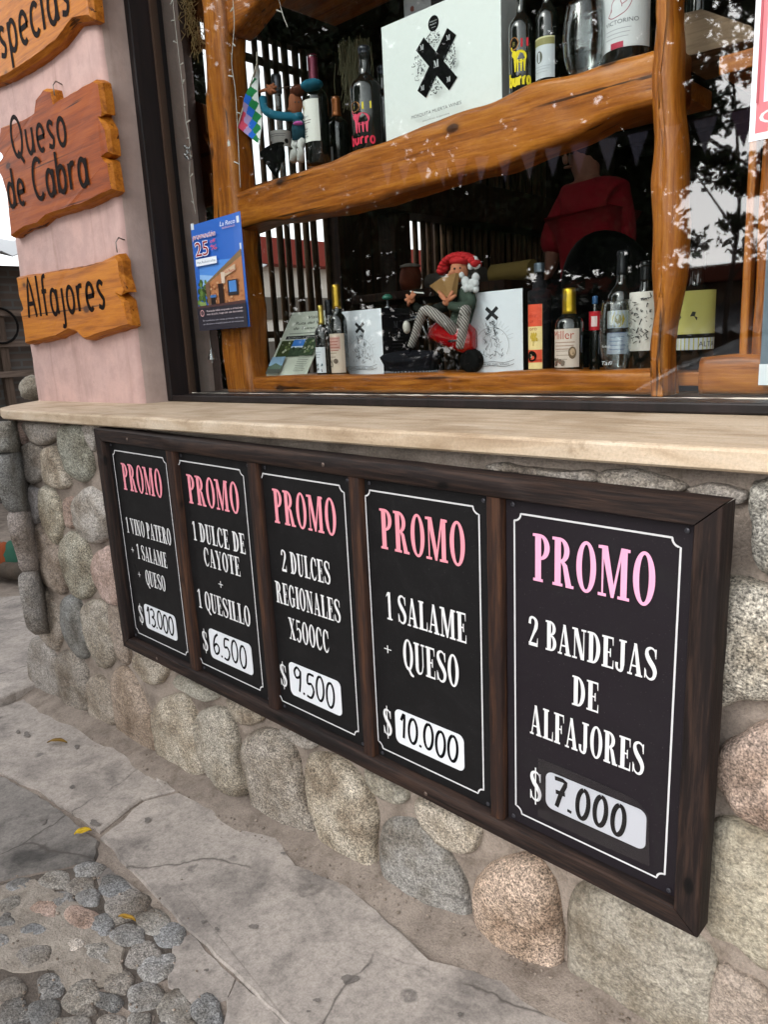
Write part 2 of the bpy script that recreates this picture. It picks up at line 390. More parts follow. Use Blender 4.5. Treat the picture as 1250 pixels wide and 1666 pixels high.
def tickd(x, y1, l=.26, w=.055): return [(x, y1), (x + w, y1), (x + w, y1 - l), (x + w - .025, y1 - l)]
def ticku(x, y0, l=.28, w=.055): return [(x, y0), (x + w, y0), (x + w, y0 + l), (x + w - .025, y0 + l)]
def glyph(c):
    t = ST
    if c == ' ': return .26, []
    if c == 'I': return .31, stem(.07)
    if c == 'P': return .56, stem(.07, top=False) + [R_(0, 1 - HL, .1, 1), ring(.245, .735, .29, .265, .165, .06, -90, 90)]
    if c == 'R': return .66, stem(.07, top=False) + [R_(0, 1 - HL, .1, 1), ring(.245, .745, .28, .255, .16, .06, -90, 90), [(.26, .52), (.36, .53), (.46, .46), (.6, .03), (.42, .03), (.33, .42)], R_(.42, 0, .66, HL)]
    if c == 'B': return .56, stem(.07, top=False, bot=False) + [R_(0, 1 - HL, .1, 1), R_(0, 0, .1, HL), ring(.24, .76, .26, .24, .15, .055, -90, 90), ring(.24, .275, .30, .275, .165, .055, -90, 90)]
    if c == 'D': return .61, stem(.07, top=False, bot=False) + [R_(0, 1 - HL, .1, 1), R_(0, 0, .1, HL), ring(.245, .5, .345, .5, .175, .06, -90, 90)]
    if c in 'O0': return .6, [ring(.3, .5, .29, .52, .165, .065, 0, 360, 36)]
    if c == 'Q': return .6, [ring(.3, .5, .29, .52, .165, .065, 0, 360, 36), ribbon([(.22, .1), (.34, .02), (.46, -.12), (.6, -.16)], [.05, .12, .12, .05])]
    if c == 'C': return .57, [ring(.3, .5, .29, .52, .165, .065, 48, 312, 28), [(.46, .97), (.52, .97), (.53, .64), (.49, .64), (.44, .82)], [(.46, .16), (.5, .22), (.54, .3), (.5, .12)]]
    if c == 'G': return .62, [ring(.3, .5, .29, .52, .165, .065, 48, 312, 28), [(.46, .97), (.52, .97), (.53, .66), (.49, .66), (.44, .82)], R_(.40, .06, .56, .42), R_(.34, .39, .62, .44)]
    if c == 'S': return .54, [ribbon([(.46, .74), (.43, .9), (.28, .98), (.12, .91), (.1, .76), (.2, .6), (.37, .43), (.45, .27), (.4, .09), (.25, .02), (.1, .1), (.06, .28)], [.05, .055, .06, .11, .16, .18, .18, .16, .11, .06, .055, .05]), [(.44, .97), (.49, .97), (.49, .68), (.455, .68)], [(.02, .03), (.065, .03), (.055, .33), (.02, .33)]]
    if c == 'E': return .55, stem(.07, top=False, bot=False) + [R_(0, 1 - HL, .5, 1), R_(0, 0, .52, HL), R_(.2, .48, .4, .53), tickd(.455, 1), ticku(.475, 0), [(.36, .38), (.41, .36), (.41, .65), (.36, .63)]]
    if c == 'F': return .52, stem(.07, top=False) + [R_(0, 1 - HL, .5, 1), R_(.2, .48, .4, .53), tickd(.455, 1), [(.36, .38), (.41, .36), (.41, .65), (.36, .63)]]
    if c == 'L': return .53, stem(.07, bot=False) + [R_(0, 0, .52, HL), ticku(.475, 0, .32)]
    if c == 'T': return .57, stem(.2, top=False) + [R_(0, 1 - HL, .57, 1), tickd(.515, 1), [(0, 1), (.055, 1), (.025, .74), (0, .74)]]
    if c == 'N': return .66, [R_(.09, 0, .14, 1), [(.06, 1), (.25, 1), (.57, 0), (.41, 0)], R_(.52, 0, .57, 1), R_(0, 0, .23, HL), R_(0, 1 - HL, .2, 1), R_(.43, 1 - HL, .66, 1)]
    if c == 'M': return .88, [R_(.09, 0, .14, 1), R_(.62, 0, .79, 1), [(.07, 1), (.25, 1), (.47, .1), (.39, 0), (.36, 0)], [(.37, 0), (.44, 0), (.68, 1), (.62, 1)], R_(0, 0, .23, HL), R_(.55, 0, .87, HL), R_(0, 1 - HL, .2, 1), R_(.65, 1 - HL, .87, 1)]
    if c == 'V': return .62, [[(.05, 1), (.23, 1), (.385, .16), (.33, 0), (.27, 0)], [(.31, 0), (.345, 0), (.56, 1), (.505, 1)], R_(0, 1 - HL, .3, 1), R_(.43, 1 - HL, .62, 1)]
    if c == 'A': return .64, [[(.06, 0), (.115, 0), (.31, .9), (.27, 1)], [(.25, 1), (.37, 1), (.59, 0), (.41, 0)], R_(.15, .27, .45, .325), R_(0, 0, .2, HL), R_(.34, 0, .64, HL)]
    if c == 'U': return .6, [R_(.07, .26, .245, 1), R_(.475, .26, .525, 1), R_(0, 1 - HL, .31, 1), R_(.4, 1 - HL, .6, 1), ribbon([(.157, .3), (.185, .11), (.3, .015), (.44, .09), (.5, .3)], [.175, .165, .075, .05, .05])]
    if c == 'Y': return .61, [[(.04, 1), (.22, 1), (.385, .47), (.22, .44)], [(.33, .44), (.38, .48), (.57, 1), (.515, 1)], R_(.215, 0, .39, .47), R_(.14, 0, .46, HL), R_(0, 1 - HL, .29, 1), R_(.44, 1 - HL, .61, 1)]
    if c == 'X': return .63, [[(.05, 1), (.23, 1), (.57, 0), (.39, 0)], [(.07, 0), (.125, 0), (.54, 1), (.485, 1)], R_(0, 0, .2, HL), R_(.33, 0, .63, HL), R_(0, 1 - HL, .3, 1), R_(.42, 1 - HL, .61, 1)]
    if c == 'J': return .48, stem(.22, bot=False)[:1] and [R_(.22, .22, .395, 1), R_(.15, 1 - HL, .47, 1), ribbon([(.307, .26), (.28, .07), (.17, .02), (.07, .1), (.06, .26)], [.175, .13, .065, .1, .13])]
    if c == '1': return .38, [R_(.13, 0, .285, 1), R_(.04, 0, .375, HL), [(.02, .8), (.14, .9), (.2, 1), (.13, 1), (.02, .86)]]
    if c == '2': return .54, [ribbon([(.09, .74), (.13, .93), (.28, .97), (.42, .86), (.41, .66), (.27, .4), (.1, .1)], [.13, .1, .07, .15, .165, .1, .07]), R_(.04, 0, .5, .12), ticku(.455, .1, .2)]
    if c == '5': return .54, [R_(.1, .5, .15, 1), [(.1, .89), (.46, .91), (.46, 1), (.1, 1)], ribbon([(.12, .54), (.27, .62), (.42, .5), (.44, .28), (.34, .06), (.19, .02), (.08, .14)], [.05, .07, .15, .17, .1, .07, .14])]
    if c == '+': return .58, [R_(.06, .44, .52, .5), R_(.26, .2, .32, .74)]
    if c == '$': return .54, glyph('S')[1] + [R_(.235, -.13, .29, 1.13)]
    return .4, []
def arcp(cx, cy, rx, ry, a0, a1, n=14): return [(cx + rx * math.cos(rad(a0 + (a1 - a0) * i / n)), cy + ry * math.sin(rad(a0 + (a1 - a0) * i / n))) for i in range(n + 1)]
def mono(c):
    """hand-routed letters of the wooden signs: (width, list of centre lines)"""
    d = {
        'e': (.5, [[(.05, .31), (.44, .33)] + arcp(.25, .31, .2, .31, 5, 305)]),
        'a': (.5, [arcp(.23, .31, .19, .31, 40, 400, 18), [(.44, .62), (.44, .15), (.48, 0)]]),
        's': (.42, [[(.36, .54), (.22, .62), (.08, .52), (.18, .35), (.34, .2), (.26, .02), (.05, .07)]]),
        'p': (.52, [[(.07, .64), (.07, -.34)], arcp(.27, .31, .19, .31, 0, 360, 18)]),
        'c': (.45, [arcp(.26, .31, .21, .31, 45, 315)]),
        'i': (.2, [[(.09, 0), (.09, .62)]]), 'u': (.52, [[(.06, .62), (.06, .2), (.2, .0), (.36, .12), (.43, .35)], [(.43, .62), (.43, 0)]]),
        'o': (.5, [arcp(.25, .31, .2, .31, 0, 360, 18)]), 'd': (.52, [arcp(.23, .31, .19, .31, 0, 360, 18), [(.44, 1.0), (.44, 0)]]),
        'b': (.52, [[(.07, 1.0), (.07, 0)], arcp(.28, .31, .2, .31, 0, 360, 18)]),
        'r': (.4, [[(.08, .62), (.08, 0)], [(.08, .35), (.18, .58), (.36, .6)]]), 'l': (.2, [[(.09, 1.05), (.09, 0)]]),
        'f': (.38, [[(.36, 1.0), (.22, .98), (.15, .8), (.15, 0)], [(.02, .62), (.33, .62)]]),
        'j': (.26, [[(.17, .62), (.17, -.18), (.1, -.32), (-.02, -.3)]]),
        'A': (.64, [[(.02, 0), (.3, 1.02), (.58, 0)], [(.12, .36), (.48, .36)]]),
        'Q': (.78, [arcp(.37, .5, .32, .5, 0, 360, 22), [(.34, .14), (.5, -.02), (.66, -.18)]]),
        'C': (.66, [arcp(.37, .5, .32, .5, 48, 312)]), 'E': (.5, [[(.44, 1), (.08, 1), (.08, 0), (.44, 0)], [(.08, .52), (.4, .52)]]), ' ': (.3, [])}
    return d.get(c, (.3, []))
HAND = {'0': (.5, [arcp(.25, .5, .2, .5, 95, 455, 20)]), '1': (.3, [[(.02, .7), (.18, 1), (.16, 0)]]),
        '3': (.46, [[(.02, .92), (.2, 1), (.36, .85), (.3, .6), (.14, .54), (.36, .46), (.42, .2), (.22, 0), (.04, .1)]]),
        '5': (.5, [[(.46, 1), (.14, .98), (.1, .58), (.3, .62), (.44, .36), (.3, .04), (.04, .06)]]),
        '6': (.5, [[(.4, .98), (.18, .78), (.06, .36), (.18, .02), (.4, .12), (.44, .38), (.26, .5), (.1, .34)]]),
        '7': (.5, [[(.04, .98), (.46, .96), (.32, .5), (.2, 0)], [(.12, .52), (.48, .54)]]),
        '9': (.48, [[(.42, .86), (.22, 1), (.06, .8), (.16, .56), (.38, .66), (.42, .9), (.4, .4), (.34, 0)]]),
        '.': (.13, [[(.05, .0), (.065, .10)]]), '$': (.45, [])}
_txt = {}
def bfont(s):
    if s in _txt: return _txt[s]
    cu = bpy.data.curves.new('t', 'FONT'); cu.body = s; cu.size = 1.0; cu.resolution_u = 3
    o = bpy.data.objects.new('t', cu); COL.objects.link(o)
    bpy.context.view_layer.update()
    me = bpy.data.meshes.new_from_object(o.evaluated_get(bpy.context.evaluated_depsgraph_get()))
    V = [(v.co.x, v.co.y) for v in me.vertices]; F = [tuple(p.vertices) for p in me.polygons]
    bpy.data.objects.remove(o); bpy.data.curves.remove(cu); bpy.data.meshes.remove(me)
    _txt[s] = (V, F); return V, F

class Print:
    """ink on a surface: every colour a material, every layer 0.2 mm above the one below"""
    def __init__(self, fmap, step=.0002): self.f = fmap; self.L = 1; self.mb = MB(); self.cols = []; self.step = step
    def _mi(self, c):
        if c not in self.cols: self.cols.append(c)
        return self.cols.index(c)
    def _put(self, V, F, c, same=False):
        if not same: self.L += 1
        self.mb.add([self.f(u, v, self.L * self.step) for u, v in V], F, self._mi(c))
    def poly(self, pts, c): self._put(pts, [tuple(range(len(pts)))], c)
    def rect(self, u0, v0, u1, v1, c, nu=1):
        V = []; F = []
        for i in range(nu + 1):
            u = u0 + (u1 - u0) * i / nu; V += [(u, v0), (u, v1)]
        for i in range(nu): F.append((2 * i, 2 * i + 2, 2 * i + 3, 2 * i + 1))
        self._put(V, F, c)
    def shape(self, s, c):
        if isinstance(s, tuple) and s[0] == 'strip':
            n = len(s[1]); V = list(s[1]) + list(s[2]); F = [(i, n + i, n + i + 1, i + 1) for i in range(n - 1)]
            self._put(V, F, c)
        else: self.poly(s, c)
    def disc(self, u, v, r, c, n=24, ry=None):
        ry = ry or r; self.poly([(u + r * math.cos(2 * math.pi * k / n), v + ry * math.sin(2 * math.pi * k / n)) for k in range(n)], c)
    def line(self, pts, wd, c, smooth=True, n=5): self.shape(ribbon(pts, wd, n, smooth), c)
    def serif(self, text, u0, v0, width, h, c, gap=.055):
        gl = [glyph(ch) for ch in text]; tot = sum(g[0] for g in gl) + gap * (len(gl) - 1); s = width / tot; x = u0; L0 = self.L
        for wd, prims in gl:
            self.L = L0
            for p in prims:
                T = lambda q: (x + q[0] * s, v0 + q[1] * h)
                if isinstance(p, tuple) and p[0] == 'strip': self.shape(('strip', [T(q) for q in p[1]], [T(q) for q in p[2]]), c)
                else: self.poly([T(q) for q in p], c)
            x += (wd + gap) * s
        self.L = L0 + 9
    def strokes(self, table, text, u0, v0, width, h, pen, c, gap=.1, slope=0.0, jit=0.0):
        gl = [table(ch) if callable(table) else table.get(ch, (.3, [])) for ch in text]
        tot = sum(g[0] for g in gl) + gap * (len(gl) - 1); s = width / tot; x = u0; L0 = self.L
        for i, (wd, lines) in enumerate(gl):
            self.L = L0; dy = jit * h * math.sin(i * 2.3 + 1)
            for ln in lines:
                P = [(x + q[0] * s + slope * q[1] * h, v0 + dy + q[1] * h) for q in ln]
                self.line(P, pen, c, n=3)
            x += (wd + gap) * s
        self.L = L0 + 6
    def text(self, s, u0, v0, h, c, width=None, align='l', shear=0.0):
        V, F = bfont(s)
        if not V: return
        x0 = min(p[0] for p in V); x1 = max(p[0] for p in V); sc = h / .72; sx = sc if width is None else width / (x1 - x0)
        off = {'l': 0, 'c': -(x1 - x0) * sx / 2, 'r': -(x1 - x0) * sx}[align]
        self._put([(u0 + off + (p[0] - x0) * sx + shear * p[1] * sc, v0 + p[1] * sc) for p in V], F, c)
    def build(self, name, parent, rough=.5):
        return self.mb.build(name, [plain(c, rough, var=.04) if isinstance(c, str) else c for c in self.cols], parent)
def plane_map(O, U, V, N):
    O, U, V, N = [np.asarray(a_, float) for a_ in (O, U, V, N)]
    return lambda u, v, d: O + U * u + V * v + N * d
def cyl_map(c, r, ang):
    """label wrapped on a bottle: u runs round the bottle (metres), v up, facing the compass angle ang"""
    return lambda u, v, d: (c[0] + (r + d) * math.cos(ang + u / r), c[1] + (r + d) * math.sin(ang + u / r), c[2] + v)

# ------------------------------------------------------------------ ground
mb = MB()
xs = [-60, -20, -8, -4, -3, -2, -1, 0, 1, 2, 3, 4, 5, 8, 20, 60]; ys = [-60, -30, -12, -7.6, -2.62]
V = [(x, y, gz(x) - (.18 if y < -2.5 else .02)) for y in ys for x in xs]
# the kerb and the road beyond it
n = len(xs); F = [(j * n + i, j * n + i + 1, (j + 1) * n + i + 1, (j + 1) * n + i) for j in range(len(ys) - 1) for i in range(n - 1)]
mb.add(V, F)
road = concrete_mat('road_asphalt', (.07, .068, .066, 1), (.05, .049, .048, 1), (.03, .03, .03, 1), .5)
tag(mb.build('road', road), kind='structure')
mb = MB()
for i in range(n - 1):
    x0, x1 = xs[i], xs[i + 1]
    mb.hexa([(x0, -2.62, gz(x0) - .3), (x1, -2.62, gz(x1) - .3), (x1, -2.47, gz(x1) - .3), (x0, -2.47, gz(x0) - .3),
             (x0, -2.62, gz(x0) - .02), (x1, -2.62, gz(x1) - .02), (x1, -2.47, gz(x1) - .02), (x0, -2.47, gz(x0) - .02)])
tag(mb.build('kerb', concrete, bevel=.012), kind='structure')
# packed dirt under slabs, cobbles and along the wall foot
mb = MB()
gx = [-60, -20, -8, -4] + [(-3 + .06 * i) for i in range(0, 100)] + [4, 8, 20, 60]; gy = [-2.48, -2.2, -1.8, -1.5] + [-1.3 + .05 * i for i in range(0, 32)] + [.8, 4, 12, 40]
def dirt_h(x, y):
    h = gz(x) - .0085 + .007 * nz(x, y, 0, 6) + .004 * nz(x, y, 3, 19)
    if -.06 < y and -1.6 < x < 4: h += .038 * min(1, max(0, (y + .06) / .12)) * (.8 + .5 * nz(x, y, 7, 5))
    return h
V = [(x, y, dirt_h(x, y)) for y in gy for x in gx]; n = len(gx)
mb.add(V, [(j * n + i, j * n + i + 1, (j + 1) * n + i + 1, (j + 1) * n + i) for j in range(len(gy) - 1) for i in range(n - 1)])
tag(mb.build('ground', dirt, smooth=True), kind='structure')
def slab(mb, px, h=.0, th=.03, mi=0, rough=.006, sub=10, ground=True, seed=0):
    """a flagstone from its outline; wobbly broken edges, cut to a fan of quads"""
    P = [atg(u, v) if ground else np.array([u, v, 0]) for u, v in px]; Q = []
    m = len(P)
    for i in range(m):
        a_, b_ = P[i], P[(i + 1) % m]; L = np.linalg.norm(b_ - a_); k = max(2, int(L / .022)); k = min(k, 60)
        nn = np.array([-(b_ - a_)[1], (b_ - a_)[0], 0]) / (L + 1e-9)
        for j in range(k):
            q = a_ + (b_ - a_) * j / k
            q = q + nn * rough * (nz(q[0], q[1], seed, 22) + .5 * nz(q[0], q[1], seed + 5, 60)); Q.append(q)
    top = [(q[0], q[1], gz(q[0]) + h + .0025 * nz(q[0], q[1], 1, 9)) for q in Q]
    c = np.mean(Q, axis=0); rim = []
    for q in Q:
        d = q[:2] - c[:2]; L = np.linalg.norm(d); d = d / (L + 1e-9) * .006; rim.append((q[0] + d[0], q[1] + d[1], gz(q[0]) + h - .006))
    bot = [(p[0], p[1], gz(p[0]) + h - th) for p in rim]
    n_ = len(Q); b = len(mb.v)
    mb.add(bot + rim + top, [(r_ * n_ + k, r_ * n_ + (k + 1) % n_, (r_ + 1) * n_ + (k + 1) % n_, (r_ + 1) * n_ + k) for r_ in (0, 1) for k in range(n_)] + [tuple(2 * n_ + k for k in range(n_))], mi)
mb = MB()
slab(mb, [(165, 1362), (235, 1303), (288, 1290), (345, 1318), (440, 1352), (480, 1408), (560, 1438), (600, 1472), (700, 1560), (830, 1600), (1010, 1690), (1300, 1860), (1300, 2300), (900, 2300), (640, 1850), (545, 1745), (475, 1668), (384, 1580), (306, 1510)], seed=1)
slab(mb, [(-500, 1195), (-60, 1085), (0, 1150), (60, 1130), (120, 1165), (190, 1222), (250, 1258), (284, 1284), (228, 1297), (160, 1350), (62, 1286), (0, 1256), (-500, 1225)], seed=2)
slab(mb, [(283, 1527), (308, 1518), (382, 1590), (370, 1620), (320, 1632), (273, 1602)], h=-.004, seed=4)
slab(mb, [(386, 1592), (470, 1672), (540, 1750), (480, 1800), (400, 1760), (362, 1690), (370, 1626)], h=-.003, seed=5)
slab(mb, [(300, 1360), (212, 1440), (160, 1418), (175, 1402)] if False else [(155, 1420), (175, 1408), (232, 1452), (170, 1465)], h=-.006, seed=6)
slab(mb, [(545, 1760), (640, 1860), (900, 2310), (300, 2310), (-600, 2600), (-2600, 2600), (-400, 1900), (0, 1760), (250, 1740), (420, 1790)], h=-.005, seed=8)
pv = tag(mb.build('pavement', concrete), kind='structure')
mb = MB()
slab(mb, [(-700, 1240), (0, 1263), (60, 1293), (157, 1366), (152, 1396), (60, 1415), (0, 1428), (-700, 1500)], h=-.001, seed=3)
tag(mb.build('stained_pavement', concrete_dark), kind='structure')
mb = MB()
slab(mb, [(-400, 1452), (0, 1433), (60, 1420), (152, 1402), (230, 1458), (300, 1517), (282, 1530), (274, 1600), (318, 1634), (366, 1690), (400, 1762), (-400, 1775)], h=-.0065, rough=.006, seed=9)
tag(mb.build('joint_soil', joint_soil), kind='structure')
mb = MB()
slab(mb, [(-300, 1446), (5, 1440), (55, 1428), (100, 1452), (165, 1500), (198, 1540), (196, 1590), (160, 1600), (108, 1610), (85, 1575), (40, 1578), (0, 1572), (-300, 1600)], h=-.003, rough=.014, seed=9)
tag(mb.build('paving_bed', pave_mortar), kind='structure')
# damp spots and old gum trodden into the slabs
mb = MB(); rnd = random.Random(44)
for u, v, r_ in ((860, 852, 16), (690, 836, 10), (735, 860, 10), (1185, 1030, 30), (1075, 1102, 13), (1045, 1140, 7), (260, 241, 11), (960, 603, 9), (145, 493, 16), (90, 200, 14), (60, 190, 9), (700, 1000, 9), (500, 490, 14), (320, 500, 18), (245, 378, 10), (1270, 1260, 20), (1420, 1200, 14), (1560, 1150, 12)):
    P = []; ph = rnd.random() * 6
    for k in range(16):
        t = -2 * math.pi * k / 16; q = r_ * (.85 + .16 * math.sin(2 * t + ph * 3) + .12 * math.sin(3 * t + ph * 1.7) + .10 * math.sin(5 * t + 2 * ph) + rnd.uniform(-.06, .06))
        P.append(atg((u + q * math.cos(t)) / 2.083, 1100 + (v + .7 * q * math.sin(t)) / 2.083))
    mb.add([(p[0], p[1], gz(p[0]) + .0030) for p in P], [tuple(range(16))])
tag(mb.build('pavement_stains', gum_mat), kind='structure')
# cobbles: (x, y, half axes, tilt) in pixels of the photograph's lower left
CB = [(300, 650, 52, 24, -8), (185, 685, 54, 31, -5), (62, 702, 47, 22, -12), (270, 705, 52, 27, -8), (298, 745, 40, 27, -8), (25, 770, 46, 20, -20), (15, 822, 34, 23, -10),
      (148, 785, 51, 38, 12), (205, 752, 44, 28, -5), (275, 815, 62, 38, 14), (112, 855, 50, 20, -8), (425, 772, 76, 48, -24), (432, 872, 59, 35, 0), (520, 828, 56, 43, 14), (576, 872, 53, 40, -18),
      (482, 938, 61, 41, -24), (530, 980, 67, 44, -26), (340, 935, 58, 32, 20), (255, 905, 31, 22, -24), (112, 940, 61, 36, -8), (170, 1043, 46, 40, -10), (275, 1078, 66, 44, -30), (145, 1132, 58, 42, -16),
      (402, 1030, 52, 38, -16), (490, 1080, 60, 44, -14), (590, 1120, 58, 64, -20), (700, 1128, 50, 54, -18), (35, 1055, 52, 38, -22), (45, 1135, 56, 46, -26), (235, 1172, 72, 26, -5), (363, 1095, 52, 28, 18),
      (375, 1165, 50, 24, -4), (8, 895, 22, 28, 0), (470, 1160, 42, 26, -10), (345, 840, 36, 40, 40), (292, 1128, 34, 20, -20), (560, 1195, 50, 26, 0), (640, 1190, 34, 30, 0), (395, 715, 66, 40, 30),
      (-60, 740, 52, 26, -10), (-70, 840, 50, 34, -10), (-60, 960, 55, 38, -10), (-70, 1080, 60, 40, -10), (60, 1210, 56, 34, -10), (180, 1230, 60, 40, 0), (330, 1240, 70, 40, 0), (480, 1240, 60, 44, 0), (640, 1270, 60, 44, 0)]
pal = [(.20, .195, .19), (.24, .225, .205), (.17, .17, .17), (.22, .20, .18)]
def dome(mb, P, nrm, hgt, col, rings=6, wob=.15, seed=0, sink=.03, flat=.45, mi=0):
    """a stone from its outline P: sides sunk into the bed, a rounded uneven face"""
    P = [np.asarray(p, float) for p in P]; c = np.mean(P, axis=0); nrm = np.asarray(nrm, float); n_ = len(P)
    R0 = np.mean([np.linalg.norm(p - c) for p in P]); loops = []
    loops.append([tuple(p - nrm * sink) for p in P])
    for r in range(rings + 1):
        t = r / rings; sc = 1 - .96 * t ** 1.15; prof = (1 - (1 - t) ** 2.6) ** flat; L = []
        for p in P:
            q = c + (p - c) * sc
            h = hgt * prof * (1 + wob * 2 * nz(*(q * (1.2 / max(R0, .02))), ) ) + hgt * wob * .7 * nz(*(q * (4 / max(R0, .02)) + seed))
            L.append(tuple(q + nrm * h))
        loops.append(L)
    mb.loft(loops, mi, col, cap=True)
mb = MB(); rnd = random.Random(3)
for i, (u, v, rx, ry, tl) in enumerate(CB):
    ct, st_ = math.cos(rad(tl)), math.sin(rad(tl)); P = []
    ph = rnd.random() * 6; sq = rnd.uniform(.0, .12)
    for k in range(26):
        t = -2 * math.pi * k / 26
        q = 1 + .10 * math.sin(2 * t + ph) * rnd.uniform(.6, 1) * 0 + .07 * math.sin(3 * t + ph) + .05 * math.sin(5 * t + 2 * ph) + sq * abs(math.sin(2 * t)) ** 2
        x_, y_ = 1.12 * rx * q * math.cos(t), 1.15 * ry * q * math.sin(t)
        P.append(atg((u + x_ * ct - y_ * st_) / 2.083, 1100 + (v + x_ * st_ + y_ * ct) / 2.083))
    c = pal[i % 4]; j = rnd.uniform(1.0, 1.5); spk = rnd.uniform(.3, .7)
    if i in (7, 9): c = (.42, .31, .26)
    if i == 18: c = (.36, .32, .28)
    dome(mb, [(p[0], p[1], gz(p[0]) - .010) for p in P], (0, 0, 1), rnd.uniform(.0075, .0115) if i not in (8, 38) else .007, tuple(x * j for x in c) + (spk,), seed=i, wob=.2, flat=.38)
tag(mb.build('cobblestones', granite, smooth=True, attr=True), kind='structure')

mb = MB(); rnd = random.Random(17)
for i in range(420):
    if i < 300:
        u = rnd.uniform(100, 1080); v = 1175 + .47 * (u - 100) + rnd.gauss(6, 12) + (30 if u > 250 else 0)
        if at(u, v, z=gz(1))[1] > .06: v += 25
    else:
        u = rnd.uniform(0, 330); v = rnd.uniform(1420, 1666)
    p = atg(u, v)
    if p[1] > .03: continue
    r = rnd.uniform(.001, .0038) * (1.5 if rnd.random() < .1 else 1); g = rnd.uniform(.6, 1.3)
    mb.ball((p[0], p[1], dirt_h(p[0], p[1]) + r * .4 + (.006 if i >= 300 else 0)), (r, r * .8, r * .6), 7, 5, col=(.27 * g, .22 * g, .18 * g, .3), wob=.4)
tag(mb.build('gravel', granite, smooth=True, attr=True), 'fine grit scattered along the foot of the stone wall and in the joints', 'gravel', kind='stuff')
# ------------------------------------------------------------------ stone wall
WY = .075
wall = thing('stone_wall', 'low rubble stone wall of rounded granite cobbles under the pale window ledge', 'wall', (.6, .2, -1.1))
FOOT = [(4.2, WY), (-.70, WY), (-.82, .105), (-.93, .185), (-1.02, .30), (-1.05, .45), (-1.05, 6.0)]
def wall_pt(s_x, y, z): return (s_x, y, z)
mb = MB()
path = []
for i in range(len(FOOT) - 1):
    a_, b_ = np.array(FOOT[i]), np.array(FOOT[i + 1]); k = 260 if i == 0 else (5 if i < 5 else 20)
    for j in range(k): path.append(a_ + (b_ - a_) * j / k)
path.append(np.array(FOOT[-1])); NZ = 70
V = []
for i, q in enumerate(path):
    d = path[min(i + 1, len(path) - 1)] - path[max(i - 1, 0)]; d /= np.linalg.norm(d); nn = np.array([-d[1], d[0]])
    nn = nn if nn @ (np.array([.5, 2.0]) - q) < 0 else -nn
    for j in range(NZ + 1):
        z = gz(q[0]) - .08 + (0.0 - (gz(q[0]) - .08)) * j / NZ
        o = .010 * nz(q[0], z, q[1], 7) + .006 * nz(q[0], z, q[1], 20) + .003 * nz(q[0], z, q[1], 45)
        V.append((q[0] + nn[0] * o, q[1] + nn[1] * o, z))
mb.add(V, [(i * (NZ + 1) + j, i * (NZ + 1) + j + 1, (i + 1) * (NZ + 1) + j + 1, (i + 1) * (NZ + 1) + j) for i in range(len(path) - 1) for j in range(NZ)])
mb.build('mortar', mortar, wall, smooth=True)
def A_(x, y): return (x / 3.623, 640 + y / 3.623)
def B_(x, y): return (x / 3.2, 640 + y / 3.2)
def C_(x, y): return (x / 2.083, 1100 + y / 2.083)
def D_(x, y): return (500 + x / 1.6667, 1200 + y / 1.6667)
def E_(x, y): return (950 + x / 2.777, 700 + y / 2.777)
CREAM, GREY, DKG, BLU, PNK, BRN, GRN, LGT = (.46, .40, .32), (.30, .27, .245), (.19, .185, .17), (.235, .235, .24), (.47, .325, .28), (.29, .225, .18), (.25, .255, .205), (.42, .385, .35)
